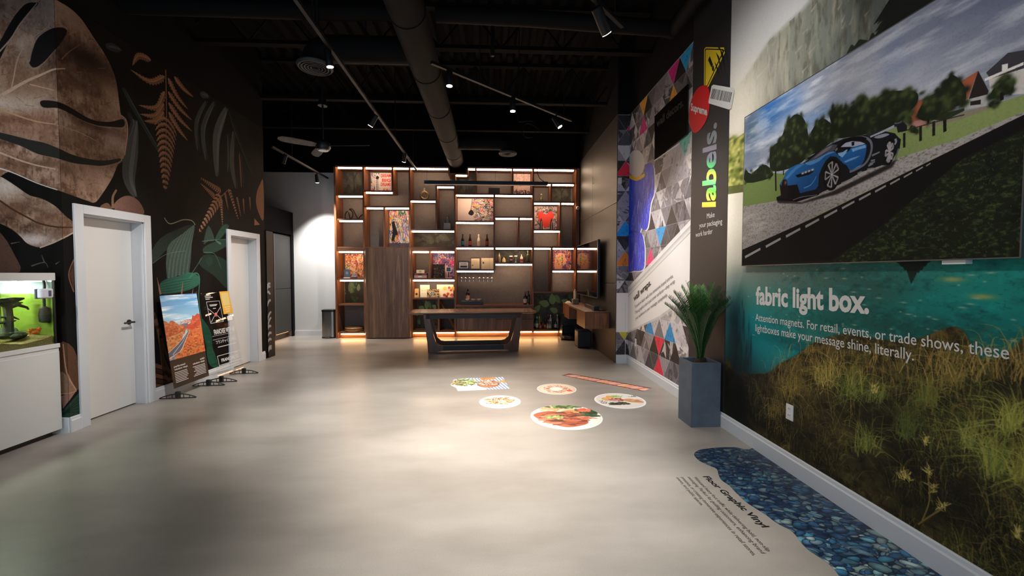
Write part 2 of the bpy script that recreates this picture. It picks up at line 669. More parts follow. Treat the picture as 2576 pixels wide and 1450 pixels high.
# ------------------------------------------------------------------ left wall mural: brown leaf, ferns and dark foliage
XL, YC, YLE, ZM = -3.90, 3.955, 7.30, 3.93
def foliage(c):
    """Paints the mural; the same drawing wraps the wall's corner, so it is laid on both faces."""
    c.tint(0.6, 0.6, '#1a1411', 0.4, 0.8, 0.7, 5)
    c.frame(0, 0, 2.1325)
    c.tint(0.25, 0.9, '#161a16', 0.45, 0.8, 0.7, 9)
    # faint blades behind
    c.frame(0, 0, 2.9)
    for pts, w, col, a in [([(985, 880), (960, 1100), (940, 1300), (985, 1440)], .17, '#5b5c5c', .75), ([(890, 640), (1000, 840), (1180, 1150)], .05, '#26332a', 1),
                           ([(1500, 740), (1430, 900), (1440, 1100)], .06, '#4b514d', .8), ([(1560, 745), (1480, 940), (1500, 1170)], .08, '#575c58', .7),
                           ([(1650, 790), (1580, 1000), (1580, 1290)], .15, '#666a68', .75), ([(1660, 980), (1665, 1150), (1660, 1260)], .04, '#4c5850', .8),
                           ([(1700, 960), (1690, 1200), (1720, 1380)], .09, '#5d6360', .7), ([(1660, 790), (1720, 980), (1840, 1280)], .02, '#37463a', 1),
                           ([(1745, 1120), (1755, 1250), (1760, 1370)], .04, '#7b5540', .9), ([(770, 340), (830, 350), (880, 370)], .08, '#44484a', .6),
                           ([(1460, 690), (1500, 700), (1510, 720)], .10, '#50555a', .7), ([(930, 820), (960, 900), (930, 1000)], .04, '#30382f', .8)]:
        c.line(pts, w * .35, w * .2, col, a, mid=w)
        c.line([(x + 14, y) for x, y in pts], w * .1, w * .1, '#8b9092', a * .45, mid=w * .3)
    # big brown leaf
    c.frame(0, 0, 2.1325)
    top = [(-60, -70), (210, -60), (300, 0), (380, 50), (440, 110), (500, 200), (560, 290), (600, 370), (625, 450), (640, 560), (650, 620), (676, 645), (682, 720), (668, 830),
           (655, 860), (630, 890), (600, 960), (550, 1040), (510, 1088), (470, 1080), (400, 1055), (330, 1030), (200, 980), (130, 950), (60, 920), (-60, 880)]
    low = [(-60, 940), (0, 950), (40, 970), (100, 1010), (160, 1050), (230, 1070), (300, 1110), (350, 1160), (395, 1200), (392, 1250), (330, 1285), (270, 1310), (215, 1330), (150, 1310), (110, 1270), (60, 1230), (-60, 1150)]
    for k, lobe in enumerate((top, low)):
        c.poly(lobe, '#866550', smooth=4)
        M = c.mask(lobe, 4)
        c.tint(.10, .22, '#c0a28c', .42, .72, .8, 21 + k, M)
        c.tint(.16, .10, '#3d281c', .5, .8, .75, 31 + k, M)
        c.tint(.022, .035, '#c9ad98', .52, .78, .45, 35 + k, M); c.tint(.02, .045, '#38241a', .52, .78, .5, 37 + k, M)
        B = [((60, 540), .35, .12, '#cfc0b2', .9), ((200, 470), .25, .10, '#a08468', .6), ((350, 60), .22, .12, '#b49a88', .8), ((450, 140), .25, .08, '#8f7261', .8),
             ((470, 330), .42, .16, '#2a1b14', .95), ((560, 440), .25, .10, '#5c4330', .7), ((600, 560), .12, .2, '#a98c72', .75), ((430, 460), .2, .08, '#4a3325', .7),
             ((100, 400), .2, .25, '#6b4c38', .6), ((40, 60), .3, .1, '#8d7666', .6), ((130, 250), .08, .2, '#b9a594', .6), ((560, 700), .3, .05, '#3b2317', .9),
             ((620, 760), .16, .12, '#b79c8d', .8), ((420, 760), .3, .08, '#8f6f5c', .6), ((240, 880), .3, .05, '#5e4433', .7), ((520, 960), .25, .16, '#9d7c69', .6),
             ((580, 990), .12, .08, '#b69684', .7), ((150, 700), .3, .07, '#8f6b57', .6), ((60, 640), .3, .05, '#7b4f3c', .7), ((200, 150), .06, .2, '#9d8a78', .5)] if k == 0 else \
            [((30, 1000), .22, .12, '#d6cabd', .9), ((170, 1290), .2, .06, '#d8ccc6', .9), ((120, 1120), .2, .05, '#6a4a38', .7), ((300, 1180), .2, .06, '#8d6b55', .7), ((260, 1110), .15, .05, '#b79d88', .6), ((330, 1250), .1, .05, '#6b5140', .7)]
        for p, rx, ry, col, a in B:
            c.blob(p, rx, ry, col, a, M)
        for k2 in range(260):
            x, y = RS.uniform(-20, 680), RS.uniform(0, 1320)
            ang = RS.normal(.35, .5)
            L = RS.uniform(15, 60)
            c.line([(x, y), (x + L * .5, y + L * .5 * math.sin(ang)), (x + L, y + L * math.sin(ang) + RS.uniform(-6, 6))], .006, .002, ['#c3a68f', '#2c1b12', '#8f6d54', '#3d291c'][k2 % 4], .38, M)
    slots = [[(160, 340), (170, 290), (195, 215), (230, 175), (280, 145), (330, 137), (358, 150), (360, 170), (330, 230), (290, 280), (240, 340), (200, 372), (172, 375), (155, 350)],
             [(-60, 330), (0, 230), (30, 170), (80, 80), (140, 10), (190, 0), (210, 10), (150, 70), (110, 130), (60, 210), (20, 290), (-60, 460)],
             [(212, 540), (240, 533), (300, 540), (350, 560), (400, 590), (460, 630), (520, 655), (600, 660), (668, 645), (670, 690), (600, 690), (520, 680), (440, 650), (380, 615), (310, 580), (240, 578), (215, 565)],
             [(-60, 690), (0, 705), (60, 720), (150, 745), (240, 765), (310, 795), (380, 830), (460, 855), (560, 870), (655, 858), (640, 880), (560, 900), (480, 895), (400, 885), (300, 855), (200, 830), (100, 780), (-60, 720)]]
    for i, s in enumerate(slots):
        c.poly(s, '#9a7f6b', .55, smooth=4)
        q = np.array(s, float); m = q.mean(0)
        c.poly(m + (q - m) * [.97, .9], ['#191514', '#1a1413', '#1c1715', '#2a2927'][i], smooth=4)
    for pts, w0, w1, col in [([(-40, 545), (60, 485), (140, 440), (220, 405), (290, 375), (350, 370)], .034, .010, '#b69a84'), ([(60, 485), (75, 420), (90, 340), (120, 270), (170, 210), (250, 155)], .012, .006, '#a98e7b'),
                             ([(160, 455), (290, 487)], .012, .008, '#b29274'), ([(-40, 570), (100, 625), (200, 655), (300, 670)], .016, .01, '#b08c6c'), ([(-40, 805), (100, 860), (200, 890), (300, 910)], .018, .01, '#c4a48c'),
                             ([(-40, 1050), (60, 1120), (150, 1170), (210, 1200), (300, 1220), (390, 1222)], .016, .012, '#4a3020'), ([(310, 675), (420, 710), (520, 760)], .01, .006, '#b4947c'),
                             ([(-60, 890), (60, 925), (200, 985), (310, 1022)], .014, .008, '#d9cfc4'), ([(215, 1332), (300, 1300), (392, 1252)], .012, .012, '#c2ab98'), ([(650, 620), (678, 650), (684, 720), (668, 835)], .012, .014, '#b58a80'),
                             ([(330, 320), (370, 280), (430, 240)], .010, .004, '#7d604c'), ([(-20, 300), (60, 210), (110, 130), (200, 20)], .014, .01, '#a38e7c')]:
        c.line(pts, w0, w1, col)
    # dry stems lower left, pods
    c.line([(-20, 1350), (40, 1400), (90, 1460)], .02, .02, '#6e5044')
    c.poly([(-40, 1240), (20, 1270), (80, 1370), (110, 1460), (-40, 1460)], '#5b4238', smooth=3)
    for p in ([(60, 1310), (110, 1300)], [(170, 1430), (240, 1410), (260, 1440)], [(300, 1420), (322, 1405)], [(240, 1410), (225, 1370)]):
        c.line(p, .012, .004, '#5a5654', smooth=3)
    c.poly([(615, 1125), (610, 1100), (640, 1068), (680, 1052), (720, 1062), (755, 1095), (772, 1150), (700, 1160), (620, 1150)], '#8c6a5b', smooth=4, grad=((640, 1050), (740, 1160), '#6d4c40'))
    c.poly([(535, 1115), (575, 1090), (600, 1120), (600, 1140)], '#7a5a44', smooth=3)
    c.line([(625, 1020), (605, 1060), (605, 1120)], .02, .03, '#8b6a52')
    # ferns
    c.frame(0, 0, 2.9)
    c.line([(1208, 510), (1212, 700), (1215, 860)], .014, .01, '#96694a')
    for a, b, k in [((1200, 560), (950, 510), -.5), ((1100, 440), (965, 480), .6), ((1200, 670), (1010, 770), -.6), ((1195, 760), (1020, 835), -.5), ((1195, 820), (1050, 885), -.4),
                    ((1225, 570), (1370, 800), .25), ((1225, 670), (1400, 880), .2), ((1228, 750), (1400, 960), .2), ((1230, 820), (1370, 1030), .15), ((1270, 560), (1410, 710), .2)]:
        P = c.px([a, b]); m = (P[0] + P[1]) / 2; d = P[1] - P[0]; sd = np.array([-d[1], d[0]])
        leaflet(c, np.array([P[0], m + sd * k * .35, P[1]]), .046 * c.res, '#8d6247', teeth=13)
    c.frame(0, 0, 2.9)
    fern(c, (1213, 850), (1205, 1390), .20, '#96694d', 13)
    c.frame(300, 440, 2.5)
    c.line([(610, 170), (690, 90)], .02, .01, '#8c6046')
    for b, t, w in [((640, 130), (500, 365), .17), ((640, 110), (510, 20), .10), ((600, 140), (510, 55), .08), ((690, 90), (750, 285), .08), ((640, 150), (650, 320), .07), ((665, 115), (685, 220), .05), ((740, 140), (765, 265), .05), ((780, 150), (786, 250), .04), ((820, 140), (826, 225), .04)]:
        fern(c, b, t, w * .62, '#a5765a', 11, lw=.008)
    c.poly([(885, 60), (905, 40), (908, 280), (880, 250), (860, 180), (865, 110)], '#8e644e', smooth=3)
    c.poly([(850, 275), (885, 315), (850, 320)], '#9b6c4e')
    # large green leaves
    pleat = [(300, 470), (330, 420), (400, 370), (470, 315), (470, 360), (455, 440), (440, 618), (370, 635), (300, 652)]
    c.poly(pleat, '#4d5d54', smooth=2, grad=((320, 420), (450, 620), '#39473f'))
    M = c.mask(pleat, 2)
    for k in range(16):
        x = 300 + k * 11
        c.line([(x, 655), (x + 20, 500), (x + 110 - k * 5, 330)], .010, .004, ['#2a3630', '#6a7c72'][k % 2], .55, M)
    c.poly([(205, 480), (260, 400), (350, 350), (470, 310), (330, 420), (300, 470), (205, 560)], '#33403a', .9, smooth=2, grad=((205, 560), (440, 320), '#222a26'))
    c.line([(283, 272), (320, 310), (400, 285), (455, 290), (478, 318)], .012, .012, '#8d8a76')
    flat = [(255, 690), (300, 655), (370, 640), (440, 615), (500, 640), (502, 690), (440, 725), (360, 745), (258, 750)]
    c.poly(flat, '#2f6350', smooth=3, grad=((440, 620), (330, 745), '#21463a'))
    M = c.mask(flat, 3)
    for k in range(10):
        c.line([(500, 650 + k * 4), (380, 660 + k * 9), (260, 690 + k * 7)], .006, .004, ['#4d7e69', '#1c3a30'][k % 2], .5, M)
    c.line([(440, 650), (480, 620), (505, 650), (500, 780), (520, 920), (560, 1010)], .02, .012, '#3f7058')
    c.poly([(508, 905), (530, 915), (575, 990), (590, 1100), (600, 1200), (560, 1130), (530, 1010)], '#1f4c3a', smooth=3)
    c.poly([(555, 1050), (575, 1060), (620, 1180), (615, 1215), (570, 1200), (550, 1120)], '#27573f', smooth=3)
    for pts, col in [([(560, 320), (600, 410), (560, 420), (530, 435)], '#36493f'), ([(600, 410), (650, 320), (690, 325), (640, 400)], '#2e4c3c'), ([(525, 470), (560, 440), (640, 410), (690, 405), (690, 440), (600, 490), (540, 495)], '#2a4234'),
                     ([(545, 530), (580, 520), (585, 560), (560, 575)], '#4f7260'), ([(500, 560), (560, 500), (690, 560), (690, 720), (600, 640)], '#20332a'), ([(640, 430), (600, 410), (632, 440)], '#51705c')]:
        c.poly(pts, col, .9, smooth=3)
    for pts in ([(210, 560), (300, 500), (420, 480)], [(520, 420), (620, 410), (690, 408)], [(530, 490), (600, 500), (640, 590)], [(455, 625), (510, 540), (520, 520)]):
        c.line(pts, .012, .006, '#5f7a6c', .7)
    for pts, w in [([(237, 645), (260, 755)], .03), ([(400, 672), (392, 755)], .03), ([(465, 715), (458, 755)], .02), ([(490, 735), (478, 750)], .01)]:
        c.line(pts, .004, w, '#85604c', smooth=0)
    # brown blades by the posters
    for k in range(9):
        c.line([(212 + k * 7, 870 + k * 20), (280, 1040 + k * 24), (345, 1200 + k * 18)], .05, .03, ['#5a3d2c', '#2a1c15', '#6b4a34'][k % 3], .85)
    for k in range(5):
        c.line([(225, 1200 + k * 32), (345, 1240 + k * 26)], .05, .02, ['#6e4430', '#3b251a'][k % 2], .9)
    # leaf by the first door
    c.frame(0, 480, 2.07)
    c.poly([(305, 800), (360, 800), (400, 860), (415, 1010), (395, 1045), (320, 1065), (300, 960)], '#5f4230', smooth=2)
    c.poly([(315, 950), (345, 960), (395, 1045), (350, 1058), (320, 1050)], '#8d6f58', smooth=2)
    c.line([(330, 800), (350, 950), (398, 1042)], .012, .012, '#b78a70'); c.line([(318, 1060), (360, 1058), (400, 1045)], .012, .01, '#b78a70')
    c.poly([(320, 1070), (395, 1050), (330, 1140)], '#9a7266')
    c.poly([(318, 1160), (415, 1050), (418, 1170), (325, 1195)], '#2b4438')
    for k in range(5):
        c.line([(325, 1175 - k * 4), (415, 1075 + k * 20)], .008, .006, '#1b2c24', smooth=0)
    c.line([(385, 360), (358, 440), (385, 530)], .012, .012, '#7a5240'); c.poly([(386, 365), (362, 440), (386, 525)], '#5d4338', .8)
    c.tint(.012, .012, '#000000', .5, 1, .18, 77)

left_print = Print((XL, YC, 0), (0, YLE - YC, 0), (0, 0, ZM), 320, '#0d0a09')
foliage(left_print)
corner_print = Print((-5.35, YC, 0), (-5.35 * -1 + XL, 0, 0), (0, 0, ZM), 320, '#0d0a09')
foliage(corner_print)
M_LEFT = left_print.material('mural_leaf_print', .7, .12)
M_CORNER = corner_print.material('mural_leaf_print_corner', .7, .12)
# ------------------------------------------------------------------ right wall: triangle wallpaper, lake mural
XR, Y_COL0, Y_COL1, Y_GEO, ZR = 2.20, 3.80, 4.52, 6.63, 4.02
TW, TH, TY0, TZ0 = 0.333, 0.2418, 5.190, 0.143
GREY = ['#cfc8cb', '#a9a2a8', '#8b848b', '#6f6a70', '#59555b', '#bdb6ba', '#e0dad8', '#9a9399', '#454247', '#7d777d', '#d8cfc8', '#2f2c2f']
geo_ink = [((1687, 841), '#2a8fce'), ((1633, 825), '#2a8fce'), ((1658, 862), '#e8304a'), ((1657, 924), '#e0304a'), ((1700, 899), '#2b2425'), ((1726, 140), '#2aa6e4'), ((1693, 178), '#d92b86'),
           ((1615.6, 269), '#f0b13c'), ((1616, 325), '#d92b86'), ((1689, 561), '#ee9326'), ((1661, 602), '#1f9be0'), ((1633, 660), '#f03a78'), ((1692, 243), '#f0a53c'), ((1733, 345), '#62b3a4'), ((1735, 300), '#6ab8aa'),
           ((1567, 433), '#e02a48'), ((1566, 591), '#1da2ea'), ((1566, 667), '#f08a2a'), ((1563, 845), '#d8c82c'), ((1645, 885), '#2c2526'), ((1715, 165), '#1e1b1d'), ((1630, 255), '#1e1b1d'), ((1650, 215), '#6a656b'),
           ((1700, 575), '#2f2a2c'), ((1680, 560), '#35302f'), ((1640, 350), '#221f21')]


def tri_of(y, z):
    row = math.floor((z - TZ0) / TH)
    g = (z - TZ0) / TH - row
    s = (y - TY0) / TW - 0.5 * (row % 2)
    a, b = s - 0.5 * g, s + 0.5 * g      # skewed coordinates
    return row, math.floor(a + 1e-9), math.floor(b + 1e-9)


def triangles(c, yfun, lo, hi):
    ink = {}
    for (px, col) in geo_ink:
        w = on_plane([(px)], c.bl, c.n)[0]
        ink[tri_of(yfun(w), w[2])] = col
    for row in range(-1, 17):
        z0, z1 = TZ0 + row * TH, TZ0 + (row + 1) * TH
        o = 0.5 * (row % 2)
        for k in range(int((lo - TY0) / TW) - 2, int((hi - TY0) / TW) + 3):
            y0 = TY0 + (k + o) * TW
            for P in ([(y0, z0), (y0 + TW, z0), (y0 + TW / 2, z1)], [(y0 + TW / 2, z1), (y0 + TW * 1.5, z1), (y0 + TW, z0)]):
                cy, cz = sum(p[0] for p in P) / 3, sum(p[1] for p in P) / 3
                key = tri_of(cy, cz)
                r = random.Random(hash(key) & 0xffff)
                col = ink.get(key, r.choice(GREY))
                W = [c.inv(p[0], p[1]) for p in P]
                c.fill(c.world(W), col)
                if key not in ink and r.random() < .75:      # torn-paper patches inside a triangle
                    M = np.zeros((c.h, c.w), np.float32)
                    q = c.cover(c.world(W))
                    if q:
                        M[q[2]:q[4], q[1]:q[3]] = q[0]
                        b = spline(c.world(W).mean(0) + RS.randn(7, 2) * np.array([26, 34]), 4, True)
                        c.fill(b, r.choice(GREY), .8, M)
                for i in range(3):
                    c.ribbon(c.world([W[i], W[(i + 1) % 3]]), 1.3, 1.3, '#d8d2d4', .55)
    c.tint(.02, .03, '#ffffff', .66, .8, .2, 91)
    c.tint(.03, .05, '#3a363a', .64, .76, .45, 92)


geo = Print((XR, Y_GEO, 0), (0, Y_COL1 - Y_GEO, 0), (0, 0, ZR), 330, '#b4adb2')
geo.inv = lambda y, z: (XR, y, z)
triangles(geo, lambda w: w[1], Y_COL1, Y_GEO)
# plain feathery blue tassel shape with a pale oval and a yellow band
g = geo.frame(1550, 280, 3.452)
for pts, col in [([(95, 560), (245, 560), (250, 700), (232, 900), (205, 1050), (120, 1060), (88, 1000), (90, 760)], '#2a4af0'),
                 ([(250, 500), (290, 450), (325, 490), (330, 700), (300, 800), (275, 1000), (240, 1030), (215, 980), (240, 800)], '#2f3ae0'),
                 ([(92, 1060), (205, 1050), (240, 1130), (248, 1250), (235, 1370), (160, 1385), (90, 1365)], '#3040e8')]:
    g.poly(np.array(pts) + [10, 8], '#f4f0f0', smooth=3)
    g.poly(pts, col, smooth=3)
    M = g.mask(pts, 3)
    P = np.array(pts, float)
    for k in range(230):
        x, y = RS.uniform(P[:, 0].min(), P[:, 0].max()), RS.uniform(P[:, 1].min(), P[:, 1].max())
        g.line([(x, y), (x + RS.uniform(-8, 8), y + RS.uniform(50, 110))], .012, .003, ['#6d8aff', '#1f28b0', '#3a66ff', '#c4d0ff', '#4430d0'][k % 5], .75, M, 0)
    q = np.array(pts + pts[:1], float)
    g.line([tuple(p) for p in q], .008, .008, '#15155e', .4)
g.poly([(172 + 74 * math.cos(t), 455 + 120 * math.sin(t)) for t in np.linspace(0, 6.28, 22)[:-1]], '#d8d4d2')
g.poly([(108, 545), (172, 575), (240, 540), (242, 570), (172, 606), (106, 575)], '#f0bf2e', smooth=2)
# white diagonal band printed over the triangles, with its folded upper edge
g.frame()
g.poly([(1574, 741), (1739, 566), (1739, 740), (1690, 772), (1660, 795), (1625, 812), (1600, 825), (1574, 840)], '#f1edea')
for a, b, w, col in [((1574, 733), (1739, 556), .045, '#f6f3f1'), ((1574, 742), (1739, 568), .05, '#c9c5c2'), ((1574, 747), (1739, 575), .03, '#e4e1de'), ((1574, 738), (1739, 562), .012, '#fdfcfb'), ((1574, 752), (1739, 582), .012, '#b4b0ad'),
                     ((1574, 839), (1665, 795), .03, '#d8d3d0'), ((1665, 795), (1700, 768), .03, '#cfcac7')]:
    g.line([a, b], w, w, col, .9, smooth=0)
M_GEO = geo.material('triangle_wallpaper', .5)

ret = Print((2.01, Y_GEO, 0), (XR - 2.01, 0, 0), (0, 0, ZR), 330, '#b4adb2')
ret.inv = lambda y, z: (XR - (y - Y_GEO), Y_GEO, z)
triangles(ret, lambda w: Y_GEO + XR - w[0], Y_GEO, Y_GEO + .2)
ret.frame().poly([(1548, 737), (1580, 737), (1580, 836), (1548, 836)], '#f1edea')
M_RET = ret.material('triangle_wallpaper_return', .5)

# lake mural
Y_MUR0 = 0.6
lake = Print((XR, Y_COL0, 0), (0, Y_MUR0 - Y_COL0, 0), (0, 0, ZR), 330, '#b9babb')
c = lake.frame(1830, 0, 3.0215)
c.tint(1, 1, '#a5a9ab', .3, .8, .6, 3)
mt = [(-60, 820), (20, 740), (60, 680), (150, 560), (280, 360), (330, 290), (370, 260), (450, 180), (560, 80), (640, -20), (900, -400), (3000, -400), (3000, 1500), (-60, 1200)]
c.poly(mt, '#858276', smooth=2, soft=9, grad=((100, 700), (1000, 200), '#6a716a'))
M = c.mask(mt, 2)
c.tint(.05, .30, '#b0a894', .45, .75, .55, 12, M)
c.tint(.03, .10, '#4b4b40', .5, .75, .6, 13, M)
for k in range(90):
    x, y = RS.uniform(150, 1400), RS.uniform(-60, 700)
    c.line([(x, y), (x + RS.uniform(20, 60), y - RS.uniform(25, 70))], .02, .004, ['#a39a88', '#6b6758', '#c0b6a2'][k % 3], .35, M, 0)
# haze and glow low on the left, trees, shoreline
c.blob((20, 830), .5, .38, '#f6efdc', .95); c.blob((60, 930), .35, .25, '#fff8e6', .95)
for k in range(26):
    x = 1240 + RS.uniform(-10, 330); y = 40 + (x - 1240) * -.1 + RS.uniform(-60, 130)
    c.line([(x, y - 60), (x + 4, y + 60)], .03, .26, '#1d211d', .9, smooth=0)
for x, y, w in [(940, 370, .12), (1000, 330, .18), (1100, 280, .08)]:
    c.line([(x, y - 30), (x, y + 50)], .01, w, '#2c332a', 1, smooth=0)
c.frame()
c.poly([(1820, 375), (1850, 350), (1885, 340), (1900, 480), (1820, 470)], '#8e9448', smooth=3)
for k in range(260):
    x, y = RS.uniform(1822, 1885), RS.uniform(345, 480)
    c.blob((x, y), RS.uniform(.015, .05), RS.uniform(.012, .03), ['#c9c46a', '#5f6f2c', '#e8dc86', '#3f4a22', '#97a04c'][k % 5], .75)
c.poly([(1820, 470), (1885, 462), (1885, 500), (1820, 500)], '#5a5f36', .85)
# water
wat = [(1810, 492), (2700, 360), (2700, 1500), (1810, 1300)]
c.poly(wat, '#eee6d2', grad=((1845, 600), (1935, 800), '#1c7a7a'))
M = c.mask(wat)
c.poly([(1880, 640), (2700, 560), (2700, 1400), (1830, 1100), (1840, 800)], '#5b8a7e', .95, grad=((1850, 650), (2250, 700), '#1f6f66'), soft=6)
for p, rx, ry, col, a in [((1850, 560), .5, .2, '#fbf3e2', .9), ((1850, 650), .35, .2, '#efe8d8', .9), ((1950, 690), .55, .1, '#7e857c', .8), ((2060, 700), .5, .12, '#4f6a62', .7), ((2500, 700), .35, .3, '#178a7c', .8), ((2300, 690), .3, .1, '#3d8d82', .6),
                          ((2350, 760), .35, .12, '#139a93', .7), ((2200, 720), .3, .14, '#2f5950', .8), ((2450, 860), .3, .14, '#06706d', .8), ((1900, 830), .35, .2, '#0f8a92', .85), ((1960, 870), .35, .14, '#0c8f96', .8), ((1890, 900), .3, .16, '#0a7f8e', .85),
                          ((2060, 800), .35, .09, '#17665f', .7), ((1850, 830), .14, .35, '#13313a', .9), ((1850, 950), .25, .35, '#0d1e24', .97), ((1900, 1000), .35, .25, '#10181b', .95), ((1990, 860), .4, .06, '#124a4a', .6), ((2250, 820), .45, .08, '#1c4a45', .7)]:
    c.blob(p, rx, ry, col, a, M)
xx_ = np.clip((np.mgrid[0:c.h, 0:c.w][1] - .5 * c.res) / (.35 * c.res), 0, 1).astype(np.float32)
c.tint(.05, .03, '#2aa8a4', .55, .75, .3, 51, M * xx_); c.tint(.07, .04, '#0c3a3c', .55, .8, .4, 52, M * xx_)
c.tint(.02, .01, '#0c3034', .62, .8, .3, 53, M * xx_)
for k in range(60):
    x, y = RS.uniform(1880, 2560), RS.uniform(660, 860)
    c.blob((x, y), RS.uniform(.006, .02), .004, '#b9b99a', .7)
for x, y, w in [(2275, 655, .12), (2395, 702, .05), (2470, 745, .05)]:
    c.blob((x, y), w, .012, '#b8a95c', .8)
for k in range(10):
    c.line([(2255 + k * 9, 650), (2262 + k * 8, 660 + 30 * math.sin(math.pi * k / 9))], .05, .01, '#15231e', .9, smooth=0)
c.poly([(2270, 650), (2320, 650), (2305, 690), (2292, 715), (2284, 690)], '#182620', .9)
for k in range(60):
    x = 1846 + RS.uniform(0, 44); y0 = 750 + abs(x - 1866) * 3.5
    y = RS.uniform(y0, 950)
    c.blob((x, y), RS.uniform(.006, .014), RS.uniform(.03, .08), ['#12262c', '#0f2024', '#1a343a'][k % 3], .5, M)
# grass bank
c.frame(1830, 400, 2.59)
bank = [(-40, 1420), (60, 1400), (250, 1400), (330, 1340), (450, 1280), (560, 1200), (700, 1150), (800, 1140), (950, 1170), (1100, 1180), (1250, 1170), (1350, 1130), (1480, 1090), (1560, 1150), (1600, 1250), (1680, 1310), (1800, 1290), (2100, 1290), (2100, 3600), (-40, 3200)]
c.poly(bank, '#3b3322', smooth=2, soft=3)
M = c.mask(bank, 2)
c.frame()
for p, rx, ry, col, a in [((2050, 900), .5, .14, '#7a6232', .7), ((2350, 850), .25, .12, '#8a6c34', .75), ((2000, 980), .3, .2, '#574a28', .6), ((2250, 960), .4, .2, '#4f4b26', .6), ((2150, 1080), .5, .2, '#2b2719', .8), ((1950, 1100), .4, .2, '#1b1812', .9),
                          ((2450, 1000), .3, .25, '#24271a', .7), ((2500, 1120), .25, .2, '#6b6b2e', .5), ((2300, 1180), .3, .2, '#17150f', .8), ((2500, 1330), .3, .2, '#17150f', .8), ((1860, 1000), .3, .4, '#0e1213', .95)]:
    c.blob(p, rx, ry, col, a, M)
c.tint(.06, .05, '#15130d', .5, .75, .7, 61, M)
c.tint(.25, .16, '#8a7a3c', .52, .80, .38, 62, M); c.tint(.05, .04, '#1a1710', .5, .72, .75, 63, M)
inks = ['#7d6c34', '#5d5a2a', '#917a3c', '#4d5028', '#33371d', '#68732f', '#a08848', '#43361f', '#7d8a3a', '#2a2716', '#1b190f']
lit = np.clip((vnoise(c.h, c.w, .30 * c.res, .34 * c.res, 64, 3) - .32) / .36, 0, 1)
for k in range(5200):
    x = RS.uniform(1880, 2640)
    y = 870 + (290 + (x - 1830) * .52) * RS.uniform(0, 1) ** .85
    b = c.px([(x, y)])[0]
    i0, j0 = int(np.clip(b[1], 0, c.h - 1)), int(np.clip(b[0], 0, c.w - 1))
    li = lit[i0, j0]
    an = RS.normal(0, .75); l = RS.uniform(18, 62)
    droop = RS.uniform(.0, .55) * l
    q = spline([b, b + [math.sin(an) * l * .35, -math.cos(an) * l * .62], b + [math.sin(an) * l * 1.0, -math.cos(an) * l + droop]], 3)
    ink = inks[RS.randint(11)]
    if li < .35: ink = ['#2a2716', '#33371d', '#43361f', '#1b190f'][k % 4]
    c.ribbon(q, RS.uniform(1.1, 2.0), .5, ink, RS.uniform(.25, .8) * (.35 + .65 * li), M)
for cx_, cy_, n_, ink_, L in [(2075, 960, 120, ['#a5924a', '#7d7a36', '#c2aa5c'], 60), (2140, 985, 110, ['#6d7a34', '#8a9440', '#4d5a28'], 62), (2200, 1000, 60, ['#7d8840', '#5d6a30'], 46), (1990, 985, 100, ['#9a8444', '#6d5f30'], 52), (2180, 1130, 80, ['#7d863c', '#525e2a', '#8f8e46'], 58),
                             (2440, 1120, 60, ['#8a9044', '#5d6a30', '#a8a456'], 60), (2500, 1190, 95, ['#858e3e', '#5d682c', '#a09c4c'], 74), (2540, 1080, 90, ['#b0b052', '#7d8238'], 60), (2400, 960, 70, ['#8d7c3c', '#6d6432'], 48), (2330, 1010, 80, ['#57602c', '#7d7a38'], 54), (1950, 1040, 90, ['#8a7840', '#5d5228'], 50), (2280, 1090, 80, ['#5d6a2c', '#43502a'], 55), (2570, 1200, 70, ['#a5a54c', '#7d7a36'], 66)]:
    for k in range(n_):
        b = c.px([(cx_ + RS.normal(0, 16), cy_ + RS.normal(0, 12))])[0]
        an = RS.normal(0, .8); l = L * RS.uniform(.5, 1.15)
        q = spline([b, b + [math.sin(an) * l * .3, -math.cos(an) * l * .65], b + [math.sin(an) * l * 1.05, -math.cos(an) * l + abs(an) * l * .3]], 3)
        c.ribbon(q, RS.uniform(1.3, 2.4), .5, ink_[k % len(ink_)], RS.uniform(.4, .85), M)
for k in range(420):      # backlit grass heads along the bank's edge
    x = RS.uniform(1925, 2600); b = c.px([(x, 905 + RS.uniform(-14, 70) - 12 * math.sin((x - 1930) / 70))])[0]
    an = RS.normal(.1, .7); l = RS.uniform(14, 55)
    c.ribbon(spline([b, b + [math.sin(an) * l * .4, -l * .7], b + [math.sin(an) * l, -l * .8]], 3), 1.6, .5, ['#b8944e', '#94783a', '#c8a860', '#6d5a2c'][k % 4], RS.uniform(.35, .75))
for x, y in [(2283, 1200), (2370, 1275), (2337, 1190), (2345, 1230), (2560, 1345), (2270, 1195), (2330, 1110), (2200, 980)]:
    for k in range(22):
        b = c.px([(x + RS.uniform(-8, 8), y + RS.uniform(-10, 10))])[0]
        c.ribbon(np.array([b, b + RS.randn(2) * 5 + [0, -4]]), 2.2, 1, ['#c7b15c', '#8f8440', '#d8c47c'][k % 3], .75)
c.line([(2335, 1195), (2338, 1260), (2320, 1310)], .008, .006, '#7d6a34'); c.line([(2370, 1280), (2330, 1305), (2310, 1320)], .008, .006, '#7d6a34')
c.tint(.012, .012, '#000000', .5, 1, .05, 78)
M_LAKE = lake.material('mural_lake_print', .65, .15)

